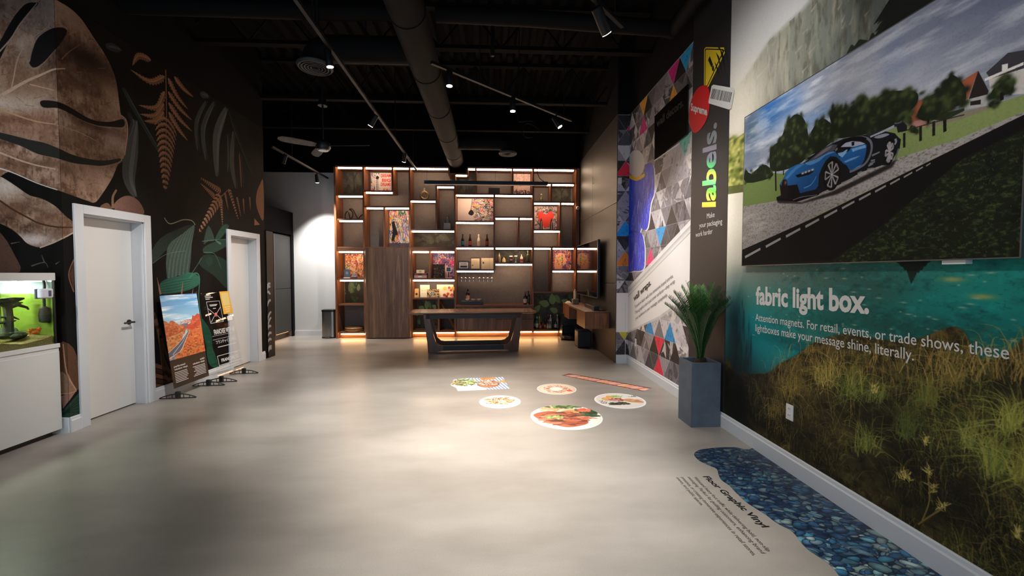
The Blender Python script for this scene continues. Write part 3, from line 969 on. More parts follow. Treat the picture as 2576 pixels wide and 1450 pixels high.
# ------------------------------------------------------------------ framed fabric print: blue sports car on a lane
XP = 2.155
p_bl, p_u, p_v = np.array([XP, 3.487, 1.540]), np.array([0, -1.888, 0.0]), np.array([0, 0, 1.262])
car = Print(p_bl, p_u, p_v, 520, '#8d93a2')
c = car.frame(1830, 0, 3.0215)
c.tint(.5, .14, '#c8ccd6', .42, .68, .9, 1); c.tint(.35, .12, '#5f6880', .55, .8, .8, 2); c.tint(.16, .05, '#eceef4', .58, .8, .55, 4)
for p, rx, ry, col, a in [((370, 820), .22, .16, '#2f64a8', .75), ((300, 840), .12, .12, '#2a66b2', .8), ((500, 790), .10, .06, '#4a78b8', .7), ((1250, 370), .07, .06, '#5f7ca8', .9), ((1300, 480), .09, .06, '#6482ad', .9), ((1230, 540), .06, .05, '#6b88b0', .8),
                          ((170, 1000), .10, .25, '#4d6580', .8), ((700, 870), .2, .07, '#4f7fbe', .7), ((2100, 150), .4, .2, '#4e566c', .7), ((1800, 60), .5, .12, '#59617a', .7), ((1500, 560), .5, .12, '#a9aebd', .6), ((1000, 600), .4, .14, '#b9bcc8', .6)]:
    c.blob(p, rx, ry, col, a)
c.tint(.25, .05, '#d9dbe2', .5, .75, .5, 6)
# field, lane
c.poly([(100, 1330), (300, 1310), (420, 1320), (1300, 960), (1800, 880), (2000, 800), (2300, 700), (2400, 700), (2400, 1700), (60, 1700), (60, 1335)], '#6d8048', grad=((200, 1400), (1800, 900), '#8b9a5e'))
c.tint(.03, .02, '#4c5c30', .5, .8, .0, 8)
# buildings
c.poly([(1360, 880), (1400, 780), (1640, 700), (1905, 535), (1830, 740), (1700, 840), (1500, 900), (1370, 940)], '#a85c40'); c.poly([(1905, 535), (1985, 690), (1970, 730), (1830, 760)], '#2b2422')
c.poly([(1370, 935), (1510, 895), (1520, 960), (1380, 980)], '#b9837a'); c.poly([(1800, 760), (1975, 715), (1975, 800), (1800, 830)], '#b7b4b2'); c.poly([(1845, 770), (1925, 755), (1925, 790), (1845, 800)], '#2a2624')
c.poly([(1520, 935), (1780, 850), (1980, 800), (1980, 830), (1790, 900), (1530, 970)], '#8d8671')
c.poly([(1965, 550), (2130, 400), (2300, 370), (2400, 360), (2400, 480), (2000, 600)], '#3d3b40'); c.poly([(1985, 600), (2400, 470), (2400, 700), (2120, 720), (2000, 750)], '#cfc9c2')
c.poly([(2085, 490), (2130, 480), (2130, 525), (2085, 540)], '#e4e2de'); c.poly([(2140, 670), (2160, 665), (2160, 720), (2140, 725)], '#55504c')
c.line([(1955, 605), (2250, 480)], .012, .012, '#e9e4dc', smooth=0)
# trees
def crown(pts, n, dark, light, r):
    c.poly(pts, dark, smooth=3)
    P = np.array(pts, float)
    M = None
    for k in range(n):
        i = RS.randint(len(P)); q = P.mean(0) + (P[i] - P.mean(0)) * RS.uniform(.2, 1.06)
        c.blob(q + RS.randn(2) * 8, RS.uniform(.4, 1) * r, RS.uniform(.4, 1) * r, [dark, light, dark][k % 3], .85)
for pts, n, r in [([(330, 1130), (400, 1060), (440, 960), (470, 910), (510, 870), (560, 880), (600, 950), (615, 1080), (600, 1200), (470, 1280), (340, 1300), (320, 1220)], 170, .022), ([(620, 1040), (680, 930), (730, 900), (800, 960), (800, 1070), (620, 1180)], 90, .02),
                  ([(775, 860), (820, 810), (900, 830), (960, 790), (1010, 750), (1100, 770), (1200, 700), (1280, 690), (1380, 685), (1445, 710), (1440, 780), (1380, 860), (1380, 920), (1100, 1010), (800, 1050), (790, 950)], 280, .024),
                  ([(1440, 880), (1500, 760), (1600, 690), (1660, 620), (1700, 565), (1760, 600), (1810, 680), (1800, 780), (1700, 820), (1640, 880), (1520, 920)], 150, .02), ([(1990, 740), (2040, 640), (2110, 570), (2165, 620), (2165, 690), (2050, 740)], 60, .018),
                  ([(135, 1290), (180, 1320), (270, 1250), (330, 1290), (330, 1350), (140, 1390)], 40, .015), ([(1985, 800), (2020, 765), (2050, 780), (2030, 815)], 15, .012), ([(1380, 990), (1400, 950), (1440, 980), (1430, 1010)], 15, .012)]:
    crown(pts, n, '#1d2417', '#46532e', r)
for a, b, w in [((365, 1300), (368, 1450), .016), ((425, 1290), (425, 1330), .01), ((1650, 870), (1652, 1000), .014), ((1525, 900), (1525, 935), .01), ((2085, 700), (2085, 760), .012)]:
    c.line([a, b], w, w, '#1c1813', smooth=0)
for x, y in [(1343, 1050), (1467, 1000), (1567, 960)]:
    c.line([(x, y - 40), (x, y + 70)], .013, .013, '#20201a', smooth=0)
c.line([(1320, 1000), (1600, 920), (1800, 870)], .006, .006, '#2a2a22', .8); c.line([(140, 1340), (330, 1290)], .005, .005, '#2a2a22', .8, smooth=0)
c.poly([(1560, 910), (1650, 860), (1800, 820), (1800, 840), (1700, 890), (1640, 915)], '#2a3020', .95)
c.frame(1830, 400, 2.59)
lane = [(60, 318), (100, 310), (330, 270), (720, 120), (1150, -20), (1500, -130), (1930, -310), (1930, -200), (1320, 10), (560, 380), (60, 625)]
c.poly(lane, '#9b948f', grad=((200, 450), (1300, -20), '#aaa4a0'))
M = c.mask(lane)
c.tint(.012, .006, '#5f5955', .5, .75, .7, 15, M); c.tint(.2, .04, '#c9c2bd', .5, .8, .5, 16, M)
verge = [(40, 618), (100, 590), (560, 385), (1320, 10), (1930, -290), (1960, -290), (1960, 700), (40, 740)]
c.poly(verge, '#141314')
c.poly([(100, 690), (680, 660), (1000, 440), (1530, 0), (1960, -210), (1960, 700)], '#1d2317', smooth=0, soft=3)
M = c.mask([(690, 670), (1000, 440), (1530, 0), (1960, -210), (1960, 700)])
c.tint(.02, .012, '#4e5c34', .5, .78, .75, 17, M); c.tint(.12, .1, '#101210', .5, .8, .6, 18, M)
for k in range(420):
    x, y = RS.uniform(700, 1930), RS.uniform(-150, 640)
    c.line([(x, y), (x + RS.uniform(-8, 8), y - RS.uniform(5, 16))], .004, .001, ['#5e6c40', '#3b472a', '#7d8358'][k % 3], .5, M, 0)
for k in range(12):
    f0, f1 = k / 12, (k + .8) / 12
    A, B = np.array([108, 632.]), np.array([1330, 15.])
    def gp(f): return A + (B - A) * (1 - (1 - f) ** 1.35) * 1.0
    a, b = gp(f0), gp(f1)
    w = .05 * (1 - f0 * .75)
    c.line([a + [4, 4], b + [0, 4]], w, w * .93, '#0f0e0f', smooth=0); c.line([a + [6, 8], b + [-2, 8]], w * .45, w * .4, '#a7a3a1', .9, smooth=0)
# the car
c.frame(1940, 300, 6.5917)
c.poly([(80, 1330), (500, 1380), (1000, 1200), (1900, 760), (2100, 640), (2000, 800), (1100, 1240), (500, 1400), (120, 1390)], '#171415', .85, soft=3)
body = [(140, 1080), (215, 960), (235, 880), (320, 800), (430, 740), (520, 730), (600, 680), (800, 520), (990, 410), (1200, 320), (1400, 275), (1560, 255), (1700, 250), (1850, 190), (2050, 230), (2110, 300), (2150, 330), (2130, 480), (2040, 620), (1960, 760), (1840, 760),
        (1500, 870), (1180, 1060), (900, 1180), (800, 1230), (480, 1290), (350, 1330), (90, 1330), (90, 1290), (160, 1260)]
c.poly(body, '#16171c')
blue = [(140, 1080), (215, 970), (235, 880), (320, 800), (430, 745), (520, 735), (590, 720), (760, 660), (840, 600), (960, 540), (1060, 535), (1130, 620), (1200, 690), (1160, 700), (1080, 620), (980, 610), (900, 690), (840, 800), (790, 920), (780, 1100), (740, 1160), (480, 1225), (430, 1080), (270, 1100), (255, 1020), (210, 1030), (170, 1100)]
c.poly(blue, '#2566a4', smooth=1, grad=((400, 700), (600, 1200), '#1c4c86'))
c.poly([(560, 720), (760, 650), (960, 540), (1060, 540), (900, 600), (800, 690), (640, 760)], '#5d9ad0', .8, smooth=2)
c.poly([(240, 960), (430, 760), (560, 735), (420, 830), (280, 980)], '#4c8ac6', .7, smooth=2)
c.poly([(600, 700), (830, 510), (1000, 415), (1100, 420), (1040, 520), (900, 560), (760, 650)], '#4e4a55', smooth=1); c.poly([(700, 650), (900, 480), (1010, 430), (960, 500), (800, 600)], '#8d8796', .6, smooth=2)
c.poly([(600, 650), (830, 500), (810, 530), (640, 670)], '#0f0f12')
c.poly([(1180, 480), (1060, 510), (1180, 400), (1340, 360), (1480, 370), (1560, 400), (1500, 430), (1330, 460)], '#a9aec0', smooth=1); c.poly([(1330, 375), (1380, 370), (1375, 430), (1335, 440)], '#15151a')
door = [(1140, 640), (1180, 560), (1330, 470), (1560, 410), (1580, 470), (1560, 600), (1520, 720), (1440, 790), (1340, 840), (1300, 850), (1250, 760), (1190, 730)]
c.poly(door, '#2466a8', smooth=2, grad=((1300, 480), (1400, 840), '#184a84'))
c.poly([(1100, 560), (1190, 540), (1260, 490), (1320, 480), (1240, 560), (1180, 630), (1120, 600)], '#7fb0dc', smooth=1); c.poly([(1330, 490), (1560, 420), (1570, 470), (1450, 500), (1350, 540)], '#86b4dc', .85, smooth=1)
c.poly([(1200, 700), (1330, 640), (1480, 600), (1400, 650), (1230, 720)], '#76a8d8', .8, smooth=1); c.poly([(1340, 840), (1430, 780), (1510, 740), (1440, 800)], '#5b9ad8', .9)
c.poly([(1090, 500), (1150, 460), (1330, 455), (1290, 520), (1240, 550), (1270, 500)], '#0e0e12', smooth=1)
c.line([(1060, 520), (1200, 380), (1400, 300), (1580, 310), (1660, 400), (1650, 560), (1560, 730), (1400, 830), (1300, 870)], .014, .014, '#6c6e7a'); c.line([(1100, 480), (1250, 350), (1450, 310), (1570, 340)], .02, .02, '#0c0c10')
c.poly([(1700, 300), (1780, 260), (1900, 230), (1960, 250), (1880, 290), (1780, 315)], '#8f93a2', smooth=2)
c.poly([(1560, 255), (1900, 150), (2040, 90), (2060, 120), (1860, 200), (1640, 300)], '#2a2b33'); c.line([(1640, 290), (1850, 200), (2040, 110)], .010, .014, '#a3a5ae'); c.poly([(2030, 60), (2100, 50), (2180, 30), (2250, 100), (2250, 180), (2100, 220), (2080, 130)], '#1d1e25'); c.line([(2040, 65), (2110, 60), (2170, 30)], .008, .008, '#55565f')
def wheel(cx, cy, rx, ry, rot):
    th = np.linspace(0, 2 * np.pi, 40, endpoint=False)
    def el(s): 
        x, y = rx * s * np.cos(th), ry * s * np.sin(th)
        return np.stack([cx + x * math.cos(rot) - y * math.sin(rot), cy + x * math.sin(rot) + y * math.cos(rot)], 1)
    c.poly(el(1.0), '#0c0b0c'); c.poly(el(.82), '#1b191b')
    for k in range(10):
        a = 2 * math.pi * k / 10 + .15
        e = el(1.0); i = int(k * 4 + 1) % 40
        q = np.array([cx, cy]) + (e[i] - [cx, cy]) * .8
        c.line([(cx + (q[0] - cx) * .15, cy + (q[1] - cy) * .15), tuple(q)], .007, .012, '#a9a3a6', .95, smooth=0)
        if k % 2 == 0:
            q2 = np.array([cx, cy]) + (e[(i + 4) % 40] - [cx, cy]) * .8
            c.line([tuple(q), tuple(q2)], .011, .011, '#8d888c', .9, smooth=0)
    c.poly(el(.1), '#c9c5c9')
wheel(1005, 915, 140, 270, .12); wheel(1960, 540, 80, 215, .1)
c.poly([(400, 930), (560, 870), (690, 830), (700, 870), (620, 920), (440, 965)], '#0c0d12', smooth=1)
for x, y in [(520, 895), (570, 875), (625, 857), (680, 835)]:
    c.blob((x, y), .012, .007, '#e8ecf2', .95)
c.poly([(175, 1060), (215, 995), (255, 1010), (265, 1080), (240, 1310), (165, 1310)], '#1a1213', smooth=2); c.blob((235, 1050), .012, .014, '#9a5a58', .9)
c.poly([(270, 1100), (430, 1090), (460, 1220), (500, 1240), (420, 1300), (265, 1310)], '#0f0e11'); c.line([(540, 1140), (650, 1090), (720, 1000), (745, 940)], .01, .006, '#4d8ac6')
c.poly([(85, 1295), (350, 1325), (530, 1275), (800, 1225), (790, 1250), (420, 1370), (100, 1345)], '#0a0a0c'); c.line([(360, 1340), (500, 1290), (700, 1260), (760, 1250)], .006, .004, '#6d6e78')
for a, b in [((1610, 770), (1690, 735)), ((1630, 740), (1720, 700)), ((1650, 690), (1720, 670)), ((1590, 830), (1690, 810)), ((1160, 1065), (1380, 965)), ((1670, 600), (1800, 540)), ((1430, 900), (1500, 860))]:
    c.line([a, b], .012, .008, '#8a8a92', .85, smooth=0)
c.line([(2055, 320), (2070, 370), (2045, 420)], .012, .01, '#8d8e96'); c.line([(2060, 650), (2110, 480)], .008, .008, '#5d5e66', smooth=0)
c.tint(.008, .008, '#000000', .5, 1, .1, 79)
M_CAR = car.material('car_photo_print', .75, .12)
# ------------------------------------------------------------------ floor vinyls
peb = Print((1.40, 0.9, 0.0015), (0.785, 0, 0), (0, 2.5, 0), 600, '#1d3350')
c = peb.frame()
c.tint(.05, .03, '#0c1830', .4, .7, .8, 40)
r = np.random.RandomState(4)
inkp = ['#2f6a90', '#3f86a6', '#5b9cac', '#2a557c', '#7aa8b0', '#37608e', '#88a49e', '#2a4a6c', '#9db4b2', '#4a7698', '#64889a', '#355a80']
stones = [(r.uniform(0, c.w), r.uniform(0, c.h)) for _ in range(2200)]
for i, (sx_, sy_) in enumerate(stones):
    depth = np.clip(1 - sy_ / (c.h * .62), 0, 1)          # the river gets deeper and darker towards its far end
    rr_ = r.uniform(.016, .040) * c.res * (1.25 - .45 * depth)
    el, an = r.uniform(.5, .8), r.normal(.1, .45)
    R = int(rr_ * 1.3) + 2
    x0, x1, y0, y1 = max(0, int(sx_ - R)), min(c.w, int(sx_ + R)), max(0, int(sy_ - R)), min(c.h, int(sy_ + R))
    if x1 <= x0 or y1 <= y0:
        continue
    Y, X = np.mgrid[y0:y1, x0:x1].astype(np.float32)
    dx, dy = X - sx_, Y - sy_
    ca, sa = math.cos(an), math.sin(an)
    u_, v_ = (dx * ca + dy * sa) / rr_, (-dx * sa + dy * ca) / (rr_ * el)
    th_ = np.arctan2(v_, u_)
    d = np.sqrt(u_ * u_ + v_ * v_) * (1 + .10 * np.sin(2 * th_ + i) + .06 * np.sin(3 * th_ + 2 * i))
    m = np.clip((1.0 - d) * rr_ * .7, 0, 1)
    lip = np.clip((1.16 - d) * rr_ * .5, 0, 1) * .75
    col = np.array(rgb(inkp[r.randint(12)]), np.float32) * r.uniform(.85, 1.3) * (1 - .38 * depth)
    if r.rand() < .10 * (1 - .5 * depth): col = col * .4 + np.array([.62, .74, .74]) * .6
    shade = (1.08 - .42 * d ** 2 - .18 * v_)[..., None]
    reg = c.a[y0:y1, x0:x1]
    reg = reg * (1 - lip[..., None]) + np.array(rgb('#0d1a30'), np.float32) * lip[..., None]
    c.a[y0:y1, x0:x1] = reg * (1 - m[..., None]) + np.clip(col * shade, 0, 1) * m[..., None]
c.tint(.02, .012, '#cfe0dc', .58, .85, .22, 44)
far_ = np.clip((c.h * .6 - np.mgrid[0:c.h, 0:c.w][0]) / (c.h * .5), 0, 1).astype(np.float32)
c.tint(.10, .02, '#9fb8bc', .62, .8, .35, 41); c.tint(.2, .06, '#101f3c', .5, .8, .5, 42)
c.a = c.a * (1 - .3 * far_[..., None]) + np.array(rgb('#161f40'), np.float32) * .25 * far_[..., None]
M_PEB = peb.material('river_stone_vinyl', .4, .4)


def floor_print(x0, x1, y0, y1, res, base):
    return Print((x0, y0, 0.0015), (x1 - x0, 0, 0), (0, y1 - y0, 0), res, base)


def ell(cx, cy, rx, ry, n=40, rot=0.0):
    t = np.linspace(0, 2 * np.pi, n, endpoint=False)
    x, y = rx * np.cos(t), ry * np.sin(t)
    return np.stack([cx + x * math.cos(rot) - y * math.sin(rot), cy + x * math.sin(rot) + y * math.cos(rot)], 1)


def bits(c, cx, cy, rx, ry, n, inks, l0=.06, l1=.16, w=.035, flat=False):
    for k in range(n):
        t, q = RS.uniform(0, 2 * np.pi), math.sqrt(RS.uniform(0, 1))
        x, y = cx + rx * q * math.cos(t), cy + ry * q * math.sin(t)
        a = RS.uniform(0, np.pi) if not flat else RS.uniform(-.3, .3)
        L = RS.uniform(l0, l1)
        P = c.uvp([(x, y), (x + L * .5 * math.cos(a) + .01, y + L * .5 * math.sin(a) + .015), (x + L * math.cos(a), y + L * math.sin(a))])
        c.ribbon(spline(P, 3), w * c.w * .5, w * c.w * .4, inks[k % len(inks)], .95, mid=w * c.w)


def dish(n):
    c = Print((0, 0, 0), (.5, 0, 0), (0, .5, 0), 500, '#ffffff')
    if n == 0:   # large grilled steak and salad
        c.fill(c.uvp(ell(.5, .5, .485, .485)), '#f3dccb'); c.fill(c.uvp(ell(.5, .5, .46, .46)), '#f6e6d8')
        bits(c, .35, .80, .2, .1, 60, ['#f0a96a', '#e88f52', '#f7d0a0'], .1, .2, .02); bits(c, .62, .68, .22, .1, 70, ['#ee9a55', '#f4b878', '#e07c3c'], .1, .2, .02, True)
        bits(c, .58, .90, .26, .07, 80, ['#2f5a2c', '#43793a', '#1f3a1e', '#7fae52'], .06, .12, .06); bits(c, .83, .6, .12, .12, 60, ['#23482a', '#34683a', '#18301c'], .08, .16, .07)
        bits(c, .8, .72, .08, .05, 24, ['#e8503a', '#f07a5a'], .06, .1, .05)
        c.fill(c.uvp(spline([(.06, .62), (.3, .74), (.5, .62), (.72, .4), (.74, .22), (.5, .1), (.33, .16), (.1, .42)], 5, True)), '#b55a3c')
        bits(c, .38, .42, .3, .27, 150, ['#c96f4c', '#7c3322', '#e08a64', '#4a1f16', '#b24f34'], .12, .25, .04, True); bits(c, .34, .46, .12, .07, 50, ['#8fb85a', '#b9d48a', '#5f8c3a'], .02, .05, .025)
    elif n == 1:   # omelette plate with fish
        c.fill(c.uvp(ell(.5, .5, .47, .47)), '#efe7de')
        for x, y in ((.25, .62), (.37, .74)):
            c.fill(c.uvp(ell(x, y, .085, .085)), '#f3a445'); c.fill(c.uvp(ell(x, y, .06, .06)), '#f7bb62')
        bits(c, .45, .52, .1, .09, 50, ['#c8553a', '#e58a5c', '#8a3524'], .05, .1, .05); bits(c, .42, .28, .18, .07, 70, ['#2b3324', '#47523a', '#12160f', '#5f6a48'], .05, .1, .05); bits(c, .52, .72, .08, .09, 40, ['#7fb24a', '#a9d070'], .06, .14, .012)
        c.fill(c.uvp(spline([(.58, .56), (.75, .6), (.93, .42), (.9, .34), (.7, .38), (.6, .46)], 5, True)), '#d99a68'); bits(c, .76, .47, .12, .06, 40, ['#b87444', '#e8b888'], .06, .12, .02, True); bits(c, .3, .5, .12, .05, 30, ['#b87d8a', '#d8b0b4'], .08, .16, .015, True)
        bits(c, .14, .4, .05, .1, 18, ['#3a2a2a'], .03, .05, .015); bits(c, .84, .74, .07, .05, 14, ['#3a2a2a'], .03, .05, .015)
    elif n == 2:   # dumplings
        c.fill(c.uvp(ell(.5, .5, .45, .45)), '#fbf6e4')
        bits(c, .52, .5, .3, .26, 110, ['#d8764a', '#f0b67c', '#b4532e', '#f7d8a8', '#e89a5c'], .08, .18, .035); c.fill(c.uvp(ell(.55, .5, .1, .12)), '#fbeec8'); bits(c, .2, .66, .06, .05, 12, ['#f09a48'], .04, .08, .05); bits(c, .45, .45, .32, .3, 40, ['#6d8a3a', '#3c2a1a'], .02, .05, .02)
    elif n == 3:   # noodle ring
        c.fill(c.uvp(ell(.5, .5, .48, .48)), '#f2d4b4'); c.fill(c.uvp(ell(.5, .5, .42, .42)), '#f8e2cc')
        for k in range(260):
            t = RS.uniform(0, 2 * np.pi); q = RS.uniform(.17, .33)
            p = np.array([.48 + q * math.cos(t), .5 + q * 1.05 * math.sin(t)])
            c.ribbon(c.uvp([p, p + RS.randn(2) * .02 + [.03, 0]]), 7, 3, ['#c9703e', '#e29a64', '#8f4322', '#f0c090', '#b45a30'][k % 5])
        c.fill(c.uvp(ell(.48, .5, .15, .17)), '#fffaf0'); c.fill(c.uvp([(.76, .25), (.88, .28), (.84, .42), (.72, .38)]), '#ea5038')
    return c.material('dish_print', .4, .4)


DISH = [dish(k) for k in range(4)]
lunch = Print((0, 0, 0), (.85, 0, 0), (0, .6, 0), 420, '#f4f1ea')
c = lunch
for k in range(34):
    c.ribbon(c.uvp([(.3 + k * .03, 1.0), (.55 + k * .028, -.05)]), 7, 7, ['#5b86b8', '#e8eef2'][k % 2])
c.fill(c.uvp([(.08, .05), (.58, .0), (.66, .45), (.2, .5)]), '#fbf9f2'); bits(c, .25, .6, .2, .22, 160, ['#8fae5a', '#5f7f38', '#b8cc84', '#3f5426', '#7d5a32', '#c8d8a0'], .06, .12, .035); bits(c, .08, .6, .08, .12, 40, ['#d8b890', '#7d6a3a'], .05, .1, .02)
c.fill(c.uvp(ell(.66, .5, .2, .26)), '#5a3a30'); c.fill(c.uvp(ell(.66, .5, .18, .24)), '#c97d54'); bits(c, .66, .52, .13, .15, 90, ['#f6ecdc', '#e0a07a', '#b85a38', '#8a4a2c', '#fbf6ea'], .05, .1, .03); bits(c, .66, .86, .12, .06, 30, ['#f09a4c', '#e8803a'], .06, .12, .06); bits(c, .97, .6, .04, .1, 16, ['#f0a04c'], .05, .1, .05)
M_LUNCH = lunch.material('lunch_tray_print', .4, .4)
platter = Print((0, 0, 0), (1.2, 0, 0), (0, .17, 0), 500, '#6d3a30')
c = platter
for k in range(19):
    x = .06 + k * .05
    c.fill(spline(c.uvp([(x - .02, .2), (x + .03, .15), (x + .075, .62), (x + .05, .85), (x + .01, .7)]), 4, True), ['#e8a090', '#f0b4a0', '#d8836c', '#f4c0a8', '#ee9a5c'][k % 5]); c.ribbon(c.uvp([(x - .01, .25), (x + .05, .75)]), 3, 3, '#fbe0d4', .7)
M_PLATTER = platter.material('sashimi_board_print', .4, .4)

# ------------------------------------------------------------------ canvases on the shelves (abstract street-art colour fields)
def graffiti(w, h, seed, inks, base, n=240, extra=None):
    global RS
    keep, RS = RS, np.random.RandomState(seed)
    c = Print((0, 0, 0), (w, 0, 0), (0, 0, h), 300, base)
    for k in range(n):
        p = RS.uniform(-.05, 1.05, 2)
        q = spline(c.uvp([p, p + RS.randn(2) * .06, p + RS.randn(2) * .10, p + RS.randn(2) * .08]), 4)
        c.ribbon(q, RS.uniform(1.5, 6), RS.uniform(1, 4), inks[RS.randint(len(inks))], .92)
        if k % 4 == 0:
            c.fill(spline(c.uvp(p + RS.randn(5, 2) * .035), 3, True), inks[RS.randint(len(inks))], .9)
    if extra:
        extra(c)
    RS = keep
    return c.material('canvas_print', .6, .3, bump=.05)


POP = ['#e2543c', '#f2c14a', '#3d78b8', '#efe6dc', '#262024', '#d97aa0', '#6aa06c', '#f0e9e2', '#ee8c3a', '#55408c']
REDS = ['#e0442c', '#f0763c', '#f6c06a', '#f6e8d4', '#3a2420', '#c23a4c', '#f29a44', '#6d8a4a']
def ex_dream(c):
    c.fill(c.uvp([(.42, .0), (1, 0), (1, 1), (.42, 1)]), '#f2dfd8', .8)
    c.fill(spline(c.uvp([(.22, 0), (.2, .4), (.26, .9), (.4, .92), (.42, .5), (.36, 0)]), 4, True), '#ece4de'); c.fill(spline(c.uvp([(.24, .72), (.3, .86), (.4, .8), (.36, .7)]), 4, True), '#1c1819')
    for k in range(10):
        c.ribbon(c.uvp([(.25, .2 + k * .05), (.38, .18 + k * .055)]), 3, 2, '#1f1a1c')
    bits(c, .75, .1, .2, .08, 20, ['#f0843a', '#f4b24a', '#e2543c'], .05, .1, .05)
def ex_girl(c):
    c.fill(c.uvp([(0, 0), (1, 0), (1, .13), (0, .13)]), '#4a4048', .85)
    c.fill(spline(c.uvp([(.1, .2), (.22, .2), (.3, .34), (.42, .36), (.3, .6), (.24, .72), (.12, .66), (.16, .45)]), 3, True), '#1d191c')
    bits(c, .65, .9, .2, .05, 22, ['#2f7a5a', '#4aa07a', '#2a2426'], .05, .1, .05)
def ex_curtain(c):
    c.fill(c.uvp([(0, 0), (.3, 0), (.36, .6), (.46, 1), (0, 1)]), '#eed8cc'); c.ribbon(c.uvp([(.37, .5), (.42, 1.0)]), 6, 6, '#8a8088')
    c.fill(spline(c.uvp([(.27, 0), (.32, .3), (.3, .45), (.38, .55), (.47, .45), (.44, .2), (.48, 0)]), 3, True), '#e9dcd2'); c.fill(spline(c.uvp([(.3, .38), (.38, .55), (.46, .42), (.4, .3)]), 3, True), '#221d20')
def ex_red(c):
    c.fill(spline(c.uvp([(.5, .12), (.2, .45), (.15, .7), (.32, .8), (.5, .66), (.68, .8), (.85, .7), (.8, .42)]), 5, True), '#ee4a3c')
    for x in (.3, .76):
        c.fill(spline(c.uvp([(x - .06, 0), (x - .05, .35), (x, .52), (x + .05, .35), (x + .06, 0)]), 3, True), '#3a2c2e'); c.ribbon(c.uvp([(x, .05), (x + .01, .4)]), 5, 3, '#d8c0b0')
def ex_profile(c):
    c.fill(spline(c.uvp([(.12, 0), (.1, .5), (.3, .8), (.6, .78), (.7, .55), (.78, .45), (.7, .4), (.7, .28), (.5, .15), (.5, 0)]), 3, True), '#f0b08a', .85)
    c.ribbon(c.uvp([(.5, .2), (.5, .75)]), 6, 4, '#241c30'); bits(c, .35, .4, .2, .25, 30, ['#f0d04a', '#8fc06a', '#e05a4c'], .05, .14, .05)
def ex_pale(c):
    c.fill(c.uvp([(0, 0), (1, 0), (1, 1), (0, 1)]), '#f2cfc0', .82); bits(c, .5, .15, .5, .14, 70, ['#2a2226', '#6d5a5c', '#c8a090', '#43363a'], .05, .12, .04); bits(c, .25, .6, .2, .2, 16, ['#5a4648'], .04, .1, .015); bits(c, .6, .8, .4, .2, 60, ['#8a6a64'], .005, .02, .012)
def ex_pink(c):
    c.fill(spline(c.uvp([(.4, .0), (.42, .3), (.5, .5), (.66, .5), (.74, .3), (.74, 0)]), 3, True), '#f0b8a0', .9); bits(c, .9, .6, .08, .12, 20, ['#f04a7c', '#f27aa0'], .06, .12, .06)
ART = dict(dream=graffiti(.5, .42, 1, POP, '#d9cfd6', 160, ex_dream), girl=graffiti(.45, .85, 2, POP, '#e6d8d4', 330, ex_girl), orange=graffiti(.46, .6, 3, REDS, '#f0cfae', 300), pink=graffiti(.52, .6, 4, ['#c8407c', '#3a4a8c', '#6d58a8', '#f0a0b4', '#2a2430', '#f2c45a', '#4aa0a8', '#e8d4d8'], '#7a4a78', 260, ex_pink),
           curtain=graffiti(.8, .5, 5, POP, '#e8d4cc', 420, ex_curtain), pale=graffiti(.42, .45, 6, POP, '#f0cfc0', 40, ex_pale), red=graffiti(.53, .52, 7, ['#3a2c2e', '#f2e0d0', '#d8b878', '#8a7a98', '#55483c', '#e8cfc0'], '#cbb4b4', 300, ex_red), profile=graffiti(.42, .47, 8, ['#d8544c', '#3a2f6d', '#f0c08a', '#6d3a78', '#2a2030', '#ee8a5c', '#5a70b0'], '#a85a60', 280, ex_profile),
           dark=graffiti(.3, .33, 9, ['#1c1512', '#3a2a1e', '#120e0c', '#5a4632', '#7a5a3c'], '#1a1411', 90), tiger=graffiti(.28, .19, 10, ['#2a2018', '#e8c89a', '#c8904a', '#1a1410', '#f0dcb8'], '#d8b078', 140))


def leafy(w, h, seed, inks, n, a=.9, bg='#38352f'):
    """Dim tropical-leaf wallpaper used behind some compartments."""
    r = np.random.RandomState(seed)
    c = Print((0, 0, 0), (w, 0, 0), (0, 0, h), 260, bg)
    c.tint(.1, .1, '#1d211b', .4, .8, .5, seed)
    for k in range(n):
        p = np.array([r.uniform(0, w), r.uniform(0, h)]); L = r.uniform(.14, .30); an = r.uniform(0, 6.28)
        d = np.array([math.cos(an), math.sin(an)]); s = np.array([-d[1], d[0]])
        f = lambda q: np.stack([q[:, 0] * c.res, (h - q[:, 1]) * c.res], 1)
        q = np.array([p, p + d * L * .25 + s * L * .3, p + d * L * .6 + s * L * .27, p + d * L, p + d * L * .6 - s * L * .27, p + d * L * .25 - s * L * .3])
        c.fill(spline(f(q), 4, True), inks[k % len(inks)], a)
        for j in range(5):
            b = p + d * L * (.1 + .15 * j)
            for g in (-1, 1):
                c.ribbon(f(np.array([b, b + d * L * .14 + s * g * L * .2])), 1.5, .8, '#8fa07c', .35 * a)
        c.ribbon(f(np.array([p, p + d * L])), 2, 1, '#9aaa88', .45 * a)
    return c.material('leaf_wallpaper', .7, .2)


LEAF_DARK = leafy(.7, .65, 3, ['#4c5c3f', '#38493a', '#5f7050', '#2f3f2c', '#6d7f5a'], 14, .85, '#37342d')
LEAF_BIG = leafy(1.0, .9, 9, ['#a4bd78', '#6d8a5c', '#8aa868', '#56704a', '#bcd08c'], 17, .9, '#6a6554')
LEAF_GREY = leafy(1.0, .4, 5, ['#454740', '#525449', '#383b35', '#5c5e53'], 18, .5, '#403c37')

